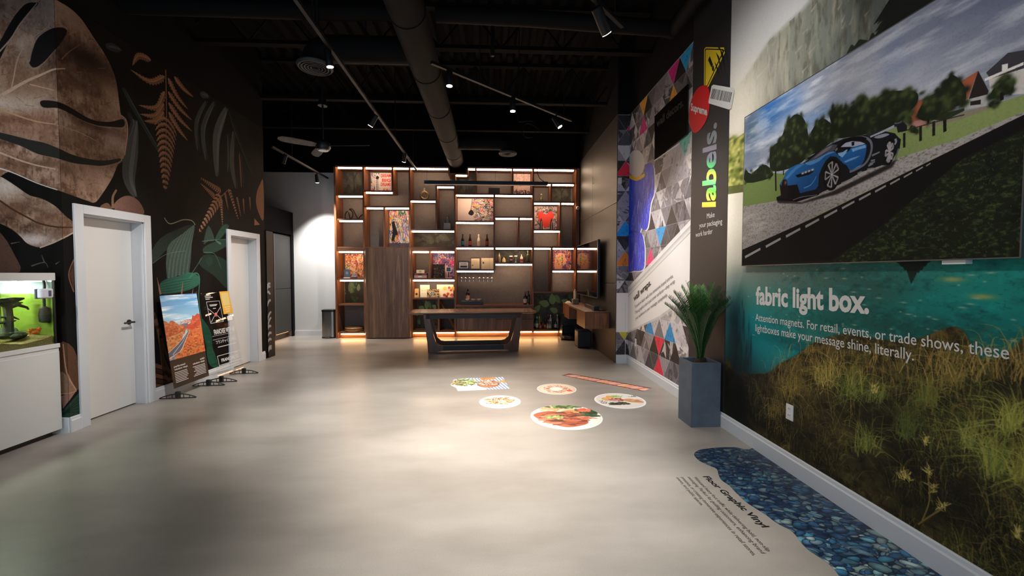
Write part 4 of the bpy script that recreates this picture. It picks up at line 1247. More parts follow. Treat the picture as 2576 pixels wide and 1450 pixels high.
# ------------------------------------------------------------------ print of the first acrylic stand: desert road
road = Print((0, 0, 0), (.5, 0, 0), (0, 0, .9), 560, '#5f9fd0')
c = road
U = lambda pts: c.uvp([(x, y) for x, y in pts])
c.fill(U([(0, .3), (1, .3), (1, 1), (0, 1)]), '#3f8cc8', grad=((0, 0), (0, c.h * .5), '#a9d4ea'))
skym = np.zeros((c.h, c.w), np.float32); skym[:int(c.h * .48)] = 1
c.tint(.35, .04, '#f4f8fa', .42, .7, .95, 5, skym); c.tint(.3, .03, '#5aa6d8', .6, .8, .5, 6, skym)
c.fill(U([(.3, .5), (.5, .53), (.62, .51), (.6, .42), (.3, .42)]), '#5a6f98')
c.fill(U([(0, .62), (.06, .6), (.12, .56), (.16, .6), (.22, .6), (.3, .56), (.36, .52), (.5, .49), (.55, .46), (.5, .38), (.4, .33), (.2, .2), (0, .1)]), '#b85a34')
c.fill(U([(.58, .49), (.7, .52), (.74, .57), (.78, .64), (.84, .62), (.92, .66), (1, .64), (1, .2), (.6, .38), (.56, .44)]), '#c9482c')
c.fill(U([(0, .36), (.3, .38), (.5, .42), (.4, .3), (.1, .1), (0, .05)]), '#c98a54')
c.fill(U([(.5, .42), (.62, .38), (1, .46), (1, -.02), (.1, -.02), (.3, .16), (.5, .32), (.6, .38)]), '#d8743f')
rm = np.zeros((c.h, c.w), np.float32); rm[int(c.h * .42):] = 1
c.tint(.03, .02, '#f2a468', .5, .75, .75, 7, rm); c.tint(.025, .02, '#8a3018', .52, .75, .75, 8, rm); c.tint(.05, .03, '#e2532c', .5, .8, .5, 9, rm)
c.fill(U([(.56, .43), (.6, .43), (.63, .385), (.54, .3), (.38, .14), (.3, .10), (-.02, .02), (-.02, .12), (.2, .2), (.4, .29), (.56, .39), (.55, .42)]), '#e3c09a')
c.fill(U([(.58, .43), (.6, .42), (.615, .385), (.5, .28), (.36, .15), (.28, .1), (-.02, .04), (-.02, .11), (.22, .2), (.42, .29), (.57, .385)]), '#5d6374')
c.ribbon(U([(.59, .4), (.4, .24), (.1, .08)]), 1.5, 4, '#d9d9de')
for x, y, q in [(.3, .06, .05), (.55, .09, .06), (.62, .05, .05), (.72, .12, .05), (.82, .13, .05), (.92, .12, .04), (.44, .16, .03), (.52, .25, .025), (.5, .03, .05), (.2, .24, .03)]:
    for k in range(10):
        c.blob_c(c.uvp([(x + RS.uniform(-q, q), y + RS.uniform(-.4 * q, .4 * q))])[0], q * 60, q * 50, ['#4d5238', '#2f3424', '#6d6f4c'][k % 3], .8)
M_ROAD = road.material('desert_road_print', .3, .5, bump=0)
# ------------------------------------------------------------------ room shell
W_WHITE = mat('white_paint', '#d9d8d6', .55, bump=(120, .03))
W_TRIM = mat('trim_paint', '#d3d6da', .35)
BLACK = mat('black_paint', '#0f0e0e', .9, noise=(6, .25), spec=.15)
CEIL = mat('black_deck', '#0b0a0a', .9, noise=(9, .3), spec=.15)
CHAR = mat('charcoal_wall', '#232428', .5, noise=(30, .06))
GREYFAB = mat('grey_panel', '#38332f', .5, noise=(14, .18), bump=(40, .12), stretch=(1, 1, 1))
STEEL_BLK = mat('black_metal', '#161617', .4)
GLOSS_BLK = mat('black_gloss', '#0a0a0b', .12)

# floor: polished concrete
mf = bpy.data.materials.new('polished_concrete')
mf.use_nodes = True
nt = mf.node_tree
b = nt.nodes['Principled BSDF']
tc = nt.nodes.new('ShaderNodeTexCoord')
mp = nt.nodes.new('ShaderNodeMapping'); mp.inputs['Scale'].default_value = (.55, 1.3, 1)
nt.links.new(tc.outputs['Object'], mp.inputs[0])
n1 = nt.nodes.new('ShaderNodeTexNoise'); n1.inputs['Scale'].default_value = 1.5; n1.inputs['Detail'].default_value = 4; n1.inputs['Roughness'].default_value = .55
nt.links.new(mp.outputs[0], n1.inputs['Vector'])
r1 = nt.nodes.new('ShaderNodeValToRGB')
r1.color_ramp.elements[0].position, r1.color_ramp.elements[1].position = .25, .75
r1.color_ramp.elements[0].color, r1.color_ramp.elements[1].color = (*lin('#8a847c'), 1), (*lin('#ada69d'), 1)
nt.links.new(n1.outputs['Fac'], r1.inputs[0])
n2 = nt.nodes.new('ShaderNodeTexNoise'); n2.inputs['Scale'].default_value = 160; n2.inputs['Detail'].default_value = 3
nt.links.new(tc.outputs['Object'], n2.inputs['Vector'])
mx = nt.nodes.new('ShaderNodeMixRGB'); mx.blend_type = 'OVERLAY'; mx.inputs[0].default_value = .16
nt.links.new(r1.outputs[0], mx.inputs[1]); nt.links.new(n2.outputs['Fac'], mx.inputs[2])
nt.links.new(mx.outputs[0], b.inputs['Base Color'])
r2 = nt.nodes.new('ShaderNodeMapRange'); r2.inputs[3].default_value, r2.inputs[4].default_value = .30, .34
nt.links.new(n1.outputs['Fac'], r2.inputs[0]); nt.links.new(r2.outputs[0], b.inputs['Roughness'])
b.inputs['Specular IOR Level'].default_value = .45

struct(MB().box(-7.0, 3.0, -5.0, 10.2, -.15, 0).build('floor', mf))

# ceiling: corrugated steel deck, ribs along the room
prof = []
x = -7.0
while x < 3.0:
    prof += [(x, 5.20), (x + .09, 5.20), (x + .12, 5.12), (x + .19, 5.12), (x + .22, 5.20)]
    x += .22
mb = MB()
n = len(prof)
mb.add([(px, -5.0, pz) for px, pz in prof] + [(px, 10.2, pz) for px, pz in prof], [(i, i + 1, i + 1 + n, i + n) for i in range(n - 1)])
mb.box(-7.0, 3.0, -5.0, 10.2, 5.25, 5.35)
ceiling = struct(mb.build('ceiling', CEIL))


def joist(y, z):
    j = MB()
    j.box(-6.9, 2.3, y - .05, y + .05, z, z + .05); j.box(-6.9, 2.3, y - .05, y + .05, 5.04, 5.1)
    j.build('joist_chord', CEIL, ceiling)
    w = MB()
    x = -6.6
    k = 0
    while x < 2.2:
        a, b_ = ((x, y, z + .04), (x + .42, y, 5.05)) if k % 2 == 0 else ((x, y, 5.05), (x + .42, y, z + .04))
        w.tube([a, b_], .012, 5)
        x += .42; k += 1
    stuff(w.build('joist_webs', CEIL, ceiling))
for y, z in ((2.55, 4.5), (4.15, 4.5), (5.75, 4.5), (7.3, 4.42), (8.7, 4.42)):
    joist(y, z)


def uv_yz(mb, y0, y1, boxes, x0, x1, zm):
    """Wall made of blocks, front face uses the whole mural's UV."""
    for (a, b_, c_, d) in boxes:
        k = [(.001, .001)] * 4
        f = lambda y, z: ((y - y0) / (y1 - y0), z / zm)
        s = 1 if x0 > x1 else -1
        vs = [(x0, a, c_), (x0, b_, c_), (x0, b_, d), (x0, a, d), (x1, a, c_), (x1, b_, c_), (x1, b_, d), (x1, a, d)]
        mb.add(vs, [(0, 1, 2, 3), (7, 6, 5, 4), (1, 0, 4, 5), (2, 1, 5, 6), (3, 2, 6, 7), (0, 3, 7, 4)], [[f(a, c_), f(b_, c_), f(b_, d), f(a, d)], k, k, k, k, k])
    return mb

# door openings on the left wall
D1 = (4.045, 4.905); D2 = (6.26, 7.105)
CW, DH = .085, 2.035
o1, o2 = (D1[0] + CW, D1[1] - CW), (D2[0] + CW, D2[1] - CW)
mb = uv_yz(MB(), YC, YLE, [(YC, o1[0], 0, ZM), (o1[0], o1[1], DH, ZM), (o1[1], o2[0], 0, ZM), (o2[0], o2[1], DH, ZM), (o2[1], YLE, 0, ZM)], XL, XL - .17, ZM)
wall_left = struct(mb.build('wall_left', M_LEFT))
struct(MB().sheet((-5.35, YC - .003, 0), (1.45, 0, 0), (0, 0, ZM), .0025).build('wall_left_corner', M_CORNER))
struct(MB().box(XL - .17, XL, YC, YLE, ZM, 5.2).box(-7.0, XL - .17, YC, YC + .12, 0, 5.2).build('wall_left_upper', BLACK))
struct(MB().box(-5.6, -5.45, -5.0, YC, 0, 5.2).build('wall_left_front', CHAR))
struct(MB().box(-7.0, -6.9, YC, 10.2, 0, 5.2).build('wall_kitchen', BLACK))

# right wall: black above, mural, column section, triangle wallpaper, return, charcoal panelling
struct(MB().sheet((XR, Y_COL0, 0), (0, Y_MUR0 - Y_COL0, 0), (0, 0, ZR), .15).build('wall_right', M_LAKE))
struct(MB().box(XR, XR + .15, -5.0, Y_MUR0, 0, ZR).build('wall_right_front', W_WHITE))
wall_col = struct(MB().box(XR - .004, XR + .15, Y_COL0, Y_COL1, 0, 5.2).build('wall_right_column', CHAR))
wall_geo = struct(MB().sheet((XR, Y_GEO, 0), (0, Y_COL1 - Y_GEO, 0), (0, 0, ZR), .15).build('wall_right_rear', M_GEO))
struct(MB().sheet((2.01, Y_GEO, 0), (XR - 2.01, 0, 0), (0, 0, ZR), .1).build('wall_right_return', M_RET))
wall_tv = MB()
for a, b_ in ((Y_GEO + .005, 8.27), (8.276, 9.95)):
    for c_, d in ((0, 1.30), (1.305, 2.62), (2.625, 4.03)):
        wall_tv.box(2.0, 2.2, a, b_, c_, d)
struct(wall_tv.build('wall_right_panelled', GREYFAB, bevel=.003))
struct(MB().box(2.005, 2.35, Y_GEO, 10.2, 4.035, 5.2).box(XR, 2.35, -5.0, Y_GEO, ZR, 5.2).build('wall_right_upper', BLACK))
# back wall and storefront behind the camera
struct(MB().box(-7.0, 2.4, 9.93, 10.2, 0, 3.82).build('wall_back', W_WHITE))
struct(MB().box(-7.0, 2.4, 9.92, 10.2, 3.82, 5.2).build('wall_back_upper', BLACK))
struct(MB().box(-5.6, -4.6, -5.0, -4.85, 0, 5.2).box(1.6, 2.4, -5.0, -4.85, 0, 5.2).box(-4.6, 1.6, -5.0, -4.85, 3.1, 5.2).box(-4.6, 1.6, -5.0, -4.85, 0, .25).build('wall_front', CHAR))
win = struct(MB().box(-4.6, -4.54, -4.97, -4.88, .25, 3.1).box(1.54, 1.6, -4.97, -4.88, .25, 3.1).box(-2.56, -2.5, -4.97, -4.88, .25, 3.1).box(-.53, -.47, -4.97, -4.88, .25, 3.1).build('window_1', STEEL_BLK))

# baseboards
def base_y(name, x, y0, y1, s):
    h = .14
    P = [(x, 0), (x + s * .018, 0), (x + s * .018, h - .035), (x + s * .012, h - .025), (x + s * .010, h - .006), (x + s * .006, h), (x, h)]
    return struct(MB().prism(P, 1, y0, y1).build(name, W_TRIM))
base_y('baseboard_left', XL, YC, D1[0], 1); base_y('baseboard_left_middle', XL, D1[1], D2[0], 1); base_y('baseboard_left_rear', XL, D2[1], YLE - .08, 1)
base_y('baseboard_right', XR, -1.0, Y_COL1, -1); base_y('baseboard_right_rear', XR, Y_COL1, Y_GEO, -1)
struct(MB().box(2.01, 2.185, Y_GEO - .018, Y_GEO, 0, .12).box(2.01, 2.185, Y_GEO - .012, Y_GEO, .12, .14).build('baseboard_return', W_TRIM))
struct(MB().box(-4.66, -3.5, 9.912, 9.93, 0, .105).box(-4.66, -3.5, 9.918, 9.93, .105, .125).build('baseboard_back', W_TRIM))
struct(MB().box(-4.6, XL, YC - .018, YC, 0, .14).build('baseboard_corner', W_TRIM))
struct(MB().box(2.150, 2.156, Y_GEO - .03, Y_GEO - .024, .0, 1.0).build('trim_1', W_TRIM))

# doors
LEAF = mat('door_paint', '#e0dedb', .42, bump=(90, .02))
def door(name, D, handle_y):
    a, b_ = D
    d = struct(MB().box(XL - .165, XL - .12, a + CW + .014, b_ - CW - .014, .012, DH - .014).build(name, LEAF))
    cs = MB()
    x1 = XL + .022
    for (p, q, r0, r1) in ((a, a + CW, 0, DH + CW), (b_ - CW, b_, 0, DH + CW), (a + CW, b_ - CW, DH, DH + CW)):
        cs.box(XL, x1, p, q, r0, r1)
    o = struct(cs.build('door_casing', W_TRIM, d, bevel=.003))
    jb = MB().box(XL - .17, XL, a + CW, a + CW + .012, 0, DH).box(XL - .17, XL, b_ - CW - .012, b_ - CW, 0, DH).box(XL - .17, XL, a + CW, b_ - CW, DH - .012, DH)
    jb.build('door_jamb', W_TRIM, d)
    hd = MB().lathe([(.027, 0), (.027, .008)], (XL - .12, handle_y, .93), 16, 0).tube([(XL - .112, handle_y, .93), (XL - .06, handle_y, .93)], .010, 8)
    hd.tube([(XL - .065, handle_y + .008, .93), (XL - .065, handle_y - .115, .93)], .010, 8)
    hd.build('door_handle', STEEL_BLK, d, smooth=True)
    return d
door('door_1', D1, o1[1] - .075); door('door_2', D2, o2[0] + .075)

# left wall end: printed panel with pale palm leaf, and kitchen wall beyond
endp = Print((-3.885, YLE + .01, 0), (0, .22, 0), (0, 0, 2.2), 420, '#100f0f')
c = endp.frame(560, 640, 4.833)
for k, (x0, y0, x1, y1) in enumerate([(575, 360, 530, 420), (575, 400, 535, 440), (575, 490, 528, 470), (580, 560, 540, 640), (585, 700, 540, 830), (585, 770, 545, 900), (585, 880, 545, 920), (590, 960, 545, 1010), (590, 1040, 545, 1080), (592, 1120, 545, 1190), (530, 420, 520, 520), (592, 1150, 550, 1195)]):
    c.line([(x0 + 6, y0), ((x0 + x1) / 2, (y0 + y1) / 2 - 22), (x1 - 4, y1 + 25)], .03, .008, '#a4a8a8', .9, mid=.045)
c.line([(505, 490), (515, 600), (512, 800), (520, 1100)], .04, .05, '#8a6450', .9)
M_END = endp.material('palm_print', .5)
struct(MB().sheet((-3.885, YLE + .01, 0), (0, .22, 0), (0, 0, 2.2), .10).build('wall_left_end', M_END))

# ------------------------------------------------------------------ kitchen recess
kit = thing('kitchen_cabinet', 'tall dark grey kitchen cabinets with handleless doors in the recess beyond the left wall', 'cabinet', (-5.0, 8.7, 0))
KG = mat('grey_laminate', '#353330', .5, noise=(30, .05)); KD = mat('dark_laminate', '#1a1817', .55); KB = mat('bronze_edge', '#5d5047', .35)
MB().box(-5.35, -4.70, 7.62, 9.82, .13, 2.33).build('body', KD, kit)
for (a, b_, c_, d) in ((8.36, 9.05, .14, .72), (8.36, 9.05, .735, 1.18), (9.09, 9.80, .14, 1.12), (9.09, 9.80, 1.13, 2.31), (7.64, 8.33, .14, 1.12)):
    MB().box(-4.70, -4.675, a, b_, c_, d).build('door' if c_ > 1 or d > .8 else 'drawer', KG, kit, bevel=.002)
MB().box(-4.70, -4.672, 8.36, 9.05, 1.20, 2.31).build('niche_door', KD, kit)
MB().box(-4.70, -4.66, 9.055, 9.085, .10, 2.31).build('edge_strip', KB, kit)
MB().box(-5.3, -4.76, 7.65, 9.81, 0, .13).build('plinth', KB, kit)
WARM = lin('#ffb86a')
LEDK = mat('warm_led_floor', '#fff0d8', .5, emit=(WARM, 6.0))
MB().box(-4.76, -4.745, 7.7, 9.80, .115, .128).build('led_strip', LEDK, kit)
struct(MB().box(-5.4, -4.66, 7.55, 9.93, 2.36, 2.88).build('wall_kitchen_bulkhead', BLACK)); struct(MB().box(-4.69, -4.655, 9.83, 9.93, 0, 2.36).build('wall_kitchen_jamb', BLACK))

# ------------------------------------------------------------------ writing on the right wall
INKW = mat('white_vinyl', '#d5d4d2', .5); INKK = mat('black_vinyl', '#111011', .5); INKG = mat('grey_vinyl', '#55524f', .5)
def words(text, pl, a, b_, top, m, parent, bold=0.0, **k):
    """baseline from pixel a to b_, cap height at pixel top above a, on plane pl=(axis,value)."""
    A, B, T = at(*pl, *a), at(*pl, *b_), at(*pl, *top)
    return lettering(text, A, B - A, T - A, m, parent, bold=bold, **k)
wall_r = bpy.data.objects['wall_right']
RW = (0, XR)
words('fabric light box.', RW, (1902, 764), (2187, 787.5), (1902, 723), INKW, wall_r, bold=.035)
words('Attention magnets. For retail, events, or trade shows, these', RW, (1901, 806.5), (2540, 904), (1901, 789), INKW, wall_r, bold=.004)
words('lightboxes make your message shine, literally.', RW, (1901, 833), (2300, 907), (1901, 815), INKW, wall_r, bold=.004)
G = (0, XR)
def gz(x, y, s=4.835, ox=1560, oy=540): return (ox + x / s, oy + y / s)
words('wall wraps.', G, gz(168, 1058), gz(378, 852), gz(163, 990), INKK, wall_geo, bold=.03)
words('Transform blank walls into immersive brand stories.', G, gz(180, 1145), gz(648, 760), gz(178, 1108), INKG, wall_geo)
words('These graphics don\u2019t just cover surfaces\u2014they wrap', G, gz(184, 1215), gz(668, 826), gz(182, 1178), INKG, wall_geo)
words('your audience in your message, completely.', G, gz(190, 1283), gz(578, 990), gz(188, 1247), INKG, wall_geo)
# column: rainbow word reading upwards, three grey lines
rb = bpy.data.materials.new('rainbow_foil'); rb.use_nodes = True  # foil's shifting iridescent reflection is painted as fixed colours along the word
nt = rb.node_tree; b = nt.nodes['Principled BSDF']
tc = nt.nodes.new('ShaderNodeTexCoord'); sx = nt.nodes.new('ShaderNodeSeparateXYZ'); nt.links.new(tc.outputs['Object'], sx.inputs[0])
sm = nt.nodes.new('ShaderNodeMath'); sm.operation = 'MULTIPLY_ADD'; sm.inputs[1].default_value = -.35; nt.links.new(sx.outputs[1], sm.inputs[0]); nt.links.new(sx.outputs[2], sm.inputs[2])
mr = nt.nodes.new('ShaderNodeMapRange'); mr.inputs[1].default_value, mr.inputs[2].default_value = .62, 1.45; nt.links.new(sm.outputs[0], mr.inputs[0])
cr = nt.nodes.new('ShaderNodeValToRGB'); e = cr.color_ramp.elements
e[0].position, e[0].color = 0, (*lin('#e8503c'), 1); e[1].position, e[1].color = 1, (*lin('#8a9096'), 1)
for p, col in ((.08, '#f4d83a'), (.2, '#d8e65a'), (.3, '#6ee04a'), (.4, '#6ad8a0'), (.5, '#d8d44a'), (.58, '#3ad07a'), (.68, '#6d7d88'), (.8, '#8a8494'), (.9, '#7a8086')):
    q = e.new(p); q.color = (*lin(col), 1)
nt.links.new(mr.outputs[0], cr.inputs[0]); nt.links.new(cr.outputs[0], b.inputs['Base Color']); b.inputs['Metallic'].default_value = .3; b.inputs['Roughness'].default_value = .25
MATS['rainbow_foil'] = rb
CP = (0, XR - .004)
lp = lambda x, y: (1690 + x / 4.025, 280 + y / 4.025)
A, B, T = at(*CP, *lp(441, 968)), at(*CP, *lp(452, 108)), at(*CP, *lp(312, 972))
lettering('labels.', A, B - A, (T - A) * 1.0, rb, wall_col, bold=.03)
words('Make', CP, lp(357, 1086), lp(434, 1068), lp(357, 1036), INKW, wall_col)
words('your packaging', CP, lp(280, 1180), lp(512, 1138), lp(280, 1132), INKW, wall_col)
words('work harder', CP, lp(243, 1275), lp(413, 1238), lp(243, 1226), INKW, wall_col)
# ------------------------------------------------------------------ lit walnut display shelving across the back wall
YF, YB = 9.45, 9.885
WV = wood('walnut_vertical', '#47271a', '#824f30', '#b0763f', (14, 14, 1.1))
WH = wood('walnut_horizontal', '#46291b', '#74492f', '#946645', (1.1, 14, 14))
WD = wood('walnut_door', '#38251c', '#6d4f3c', '#a07c5c', (11, 11, .7))
BP = mat('fabric_back_panel', '#6f6660', .75, noise=(22, .12), bump=(140, .15))
LED = mat('warm_led', '#fff2e0', .5, emit=(lin('#ffdcb8'), 30.0))
LEDT = mat('warm_led_plinth', '#fff2e0', .5, emit=(lin('#ffc27c'), 26.0))
SH = thing('display_shelf', 'lit walnut shelving wall with irregular compartments covering the back of the room', 'shelving', (-0.8, YF, 0))


def fx(px, py): return at(1, YF, px, py)[0]
def fz(px, py): return at(1, YF, px, py)[2]
T2 = .018
def vboard(x, y0, y1, name='upright', t=T2, m=None, yf=YF):
    xc = (fx(x, y0) + fx(x, y1)) / 2
    UPX.append((xc, fz(x, y1), fz(x, y0)))
    return MB().box(xc - t, xc + t, yf, YB, fz(x, y1), fz(x, y0)).build(name, m or WV, SH)
def hboard(y, x0, x1, name='shelf', t=T2, m=None, yf=YF):
    zc = (fz(x0, y) + fz(x1, y)) / 2
    BOARDS.append((y, fx(x0, y), fx(x1, y), zc))
    return MB().box(fx(x0, y), fx(x1, y), yf + .002, YB, zc - t, zc + t).build(name, m or WH, SH)

BOARDS, UPX = [], []
vboard(844.5, 420, 852, 'side_panel', .022); MB().box(1.905, 1.985, YF, YB, 0, fz(1448, 424)).build('side_panel', WV, SH)
for x, a, b_ in [(915.5, 420, 840), (987, 421, 483), (1030.5, 421, 624), (966.5, 521, 622), (1144.5, 438, 846), (1097.5, 467, 578), (1175.5, 424, 441), (1197, 424, 489), (1243, 490, 622), (1289, 425, 489),
                 (1341, 425, 836), (1386.7, 462, 508), (1410, 509, 621), (1305, 548, 621), (1244.3, 623, 680), (1387.7, 623, 735), (1036, 624, 848), (1081, 632, 702), (1103.5, 752, 833), (1129.5, 424, 440)]:
    vboard(x, a, b_)
for y, x0, x1 in [(420, 843, 1130), (438, 1129, 1177), (423.5, 1175, 1449), (490.8, 846, 915), (552.8, 848, 915), (623.5, 848, 1144), (481.5, 916, 988), (520.8, 917, 1030), (503.5, 1031, 1097), (467.5, 1096, 1144), (579, 1031, 1145), (489, 1145, 1341), (461.5, 1341, 1446),
                  (508.8, 1341, 1446), (579, 1341, 1410), (557.5, 1146, 1243), (547, 1243, 1341), (622, 1145, 1446), (679.8, 1147, 1244), (662.5, 1244, 1341), (679.8, 1388, 1446), (736, 1342, 1446), (703, 850, 917), (767.5, 852, 917), (837, 853, 918), (702.5, 1036, 1146), (751.5, 1036, 1146), (834.5, 1037, 1147), (831.5, 1147, 1405)]:
    hboard(y, x0, x1)
# fascia bands over the lower row, back panel with the duct's notch
MB().box(fx(848, 628), fx(917, 628), YF + .004, YF + .03, fz(880, 632.5), fz(880, 624)).build('fascia', WH, SH)
MB().box(fx(1037, 628), fx(1144, 628), YF + .004, YF + .03, fz(1090, 632), fz(1090, 624)).build('fascia', WH, SH)
zt = fz(1000, 420)
MB().box(fx(845, 500), fx(1129, 430), YB, YB + .03, .12, zt).box(fx(1129, 430), fx(1176, 430), YB, YB + .03, .12, fz(1150, 438)).box(fx(1176, 430), 1.95, YB, YB + .03, .12, fz(1300, 423.5)).build('back_panel', BP, SH)
def leafp(x0, x1, y0, y1, m):
    a, b_ = at(1, YB - .012, x0, y1), at(1, YB - .012, x1, y0)
    MB().sheet((a[0], YB - .006, a[2]), (b_[0] - a[0], 0, 0), (0, 0, b_[2] - a[2]), .005).build('leaf_wallpaper', m, SH)
for a in [(862, 916, 430, 492, LEAF_GREY), (1036, 1144, 584, 622, LEAF_GREY), (1146, 1196, 441, 490, LEAF_GREY), (1178, 1196, 428, 441, LEAF_GREY), (1387, 1436, 472, 509, LEAF_GREY), (868, 918, 706, 766, LEAF_DARK), (1046, 1103, 755, 834, LEAF_BIG), (1246, 1338, 628, 661, LEAF_GREY), (1344, 1440, 738, 832, LEAF_BIG)]:
    leafp(*a)
# LED strips under the boards, near the front
def led(x0, x1, y, m=LED):
    z = (fz(x0, y) + fz(x1, y)) / 2
    xm = (fx(x0, y) + fx(x1, y)) / 2
    up = [q[3] for q in BOARDS if q[1] < xm < q[2] and abs(q[3] - .05 - z) < .045]
    if up:
        z = min(up, key=lambda q: abs(q - .05 - z)) - T2 - .017
    MB().box(fx(x0, y), fx(x1, y), YF + .012, YF + .040, z - .016, z + .016).build('led_strip', m, SH)
for x0, x1, y in [(849, 913, 425), (919, 984, 425.5), (990, 1027, 426), (1033, 1126, 426.5), (1177, 1195, 427), (1199, 1287, 427.5), (1291, 1338, 427.5), (1344, 1443, 428), (851, 914, 496), (853, 916, 557), (920, 986, 485.5), (922, 964, 524.5), (970, 1028, 524.5), (1034, 1095, 507.5), (1100, 1142, 471), (1036, 1143, 582.8),
                  (1147, 1174, 442.5), (1148, 1241, 493), (1246, 1338, 493), (1344, 1385, 465.5), (1390, 1443, 465.5), (1344, 1408, 513), (1413, 1443, 513), (1148, 1241, 561.5), (1247, 1303, 551), (1308, 1338, 551), (1344, 1408, 582.5), (852, 914, 634.8), (855, 916, 706.8), (1039, 1079, 634.8), (1085, 1142, 634.8), (1040, 1143, 706),
                  (1149, 1241, 626), (1247, 1338, 626), (1344, 1385, 626), (1391, 1443, 626), (1150, 1241, 683.5), (1247, 1338, 666.5), (1391, 1443, 683.5)]:
    led(x0, x1, y)
for x0, x1, y in [(856, 918, 842), (1040, 1143, 839.5), (1150, 1338, 837.5), (1344, 1404, 836.5)]:
    z = fz(x0, y)
    MB().box(fx(x0, y), fx(x1, y), YF + .05, YF + .075, z - .012, z + .008).build('led_strip', LEDT, SH)
MB().box(fx(846, 845), fx(918, 845), YF + .10, YF + .13, 0, .13).box(fx(1037, 845), 1.62, YF + .10, YF + .13, 0, .13).build('plinth', WH, SH)
# curved cabinet door
x0, x1 = fx(919, 740), fx(1034.5, 740)
P = [(x0, YF + .1)] + [(x0 + .10 - .10 * math.cos(t), YF - .02 - .07 * math.sin(t)) for t in np.linspace(0, math.pi / 2, 7)] + [(x1 - .10 + .10 * math.sin(t), YF - .02 - .07 * math.cos(t)) for t in np.linspace(0, math.pi / 2, 7)] + [(x1, YF + .1)]
MB().prism(P[::-1], 2, .02, fz(975, 625)).build('curved_door', WD, SH, smooth=True)
# drawer fronts and nook counter under the bar compartment
zc = NOOK = fz(1240, 770)
MB().box(fx(1146, 770), fx(1341, 770), YF - .10, YB, zc - .02, zc + .02).build('counter', WH, SH)
xa, xb, xc_ = fx(1149, 800), fx(1247, 800), fx(1339, 800)
zb, zt2, zm_ = fz(1240, 829.5), zc - .03, fz(1290, 803)
MB().box(xa, xb - .003, YF - .02, YF + .02, zb, zt2).build('drawer_front', WD, SH)
MB().box(xb + .003, xc_, YF - .02, YF + .02, zm_ + .004, zt2).build('drawer_front', WD, SH)
MB().box(xb + .003, xc_, YF - .02, YF + .02, zb, zm_ - .004).build('drawer_front', WD, SH)
# leaning plank, glass rack rails
a, b_ = at(1, YF + .1, 1106, 757), at(1, YF + .1, 1147, 833)
MB().tube([a, b_], .022, 4).build('diagonal_board', WV, SH)
rz = fz(1195, 684) - .02
for px_ in (1156, 1166, 1176, 1186, 1196.5, 1200.8, 1211.3, 1221.8, 1232.2, 1240.6):
    xx_ = at(1, YF + .16, px_, 700)[0]
    MB().box(xx_ - .004, xx_ + .004, YF + .05, YB - .05, rz + .004, rz + .016).box(xx_ - .018, xx_ + .018, YF + .05, YB - .05, rz, rz + .0035).build('rack_rail', STEEL_BLK, SH)
# ------------------------------------------------------------------ things on the shelves
def stand(x, y, board, d):
    """Base point of an item: pixel x, resting on the board whose centre pixel row is given, at depth d."""
    p = at(1, d, x, y)
    c = [q[3] for q in BOARDS if q[0] == board and q[1] - .05 < p[0] < q[2] + .05]
    return np.array([p[0], d, (c[0] if c else fz(x, board)) + T2 + .001])
def hpx(n, d): return n / FOCAL * d


def canvas(key, x0, x1, y0, y1, label, board, d=None):
    d = d or YB - .05
    a, b_ = at(1, d, x0, y1), at(1, d, x1, y0)
    z0 = stand((x0 + x1) / 2, y1, board, d)[2]
    xs = sorted(UPX)
    xm = (a[0] + b_[0]) / 2
    a[0] = max([a[0]] + [q[0] + T2 + .004 for q in UPX if q[0] < xm - .1 and q[1] < (z0 + b_[2]) / 2 < q[2]])
    b_[0] = min([b_[0]] + [q[0] - T2 - .004 for q in UPX if q[0] > xm + .1 and q[1] < (z0 + b_[2]) / 2 < q[2]])
    b_[2] = min([b_[2]] + [q[3] - T2 - .004 for q in BOARDS if q[1] < xm < q[2] and q[3] > z0 + .1])
    o = MB().sheet((a[0], d, z0), (b_[0] - a[0], 0, 0), (0, 0, b_[2] - z0), .03).build('canvas_print', ART[key], None, origin=((a[0] + b_[0]) / 2, d, z0))
    return tag(o, label, 'art print', 'canvas prints in the shelving')
canvas('dream', 933, 984, 436, 480, 'street-art canvas with large red words DREAM BIG DREAMS in the top row', 481.5)
A = at(1, YB - .051, 956, 451)
IR = mat('red_ink', '#e0402c', .6)
dm = [o for o in COL.objects if o.name.startswith('canvas_print')][-1]
for k, (t, x0, x1, y) in enumerate((('DREAM', 958, 983, 446), ('BIG', 961, 983, 458), ('DREAMS', 958, 983, 468))):
    a, b_, c_ = at(1, YB - .052, x0, y), at(1, YB - .052, x1, y), at(1, YB - .052, x0, y - 7.5)
    lettering(t, a, b_ - a, c_ - a, IR, dm, bold=.03)
canvas('girl', 980, 1029, 531, 621, 'tall scribbled canvas with a black silhouette figure beside the narrow compartment', 623.5)
canvas('orange', 869, 916, 640, 702, 'orange and red scribbled canvas behind the blue-grey plaque at lower left', 703)
canvas('pink', 1088, 1144, 638, 701, 'pink and purple collage canvas behind the dark leaf picture', 702.5)
canvas('curtain', 1151, 1241, 501, 556, 'wide canvas half blank cream and half dense colourful scribble', 557.5)
canvas('pale', 1292, 1334, 438, 488, 'pale pink canvas with dark scribbles along its lower edge, top row', 489)
canvas('red', 1344, 1402, 520, 578, 'canvas with a large red heart-like shape among grey scribbles', 579)
canvas('profile', 1391, 1437, 628, 679, 'orange and violet canvas with a face-like profile beside the television', 679.8)

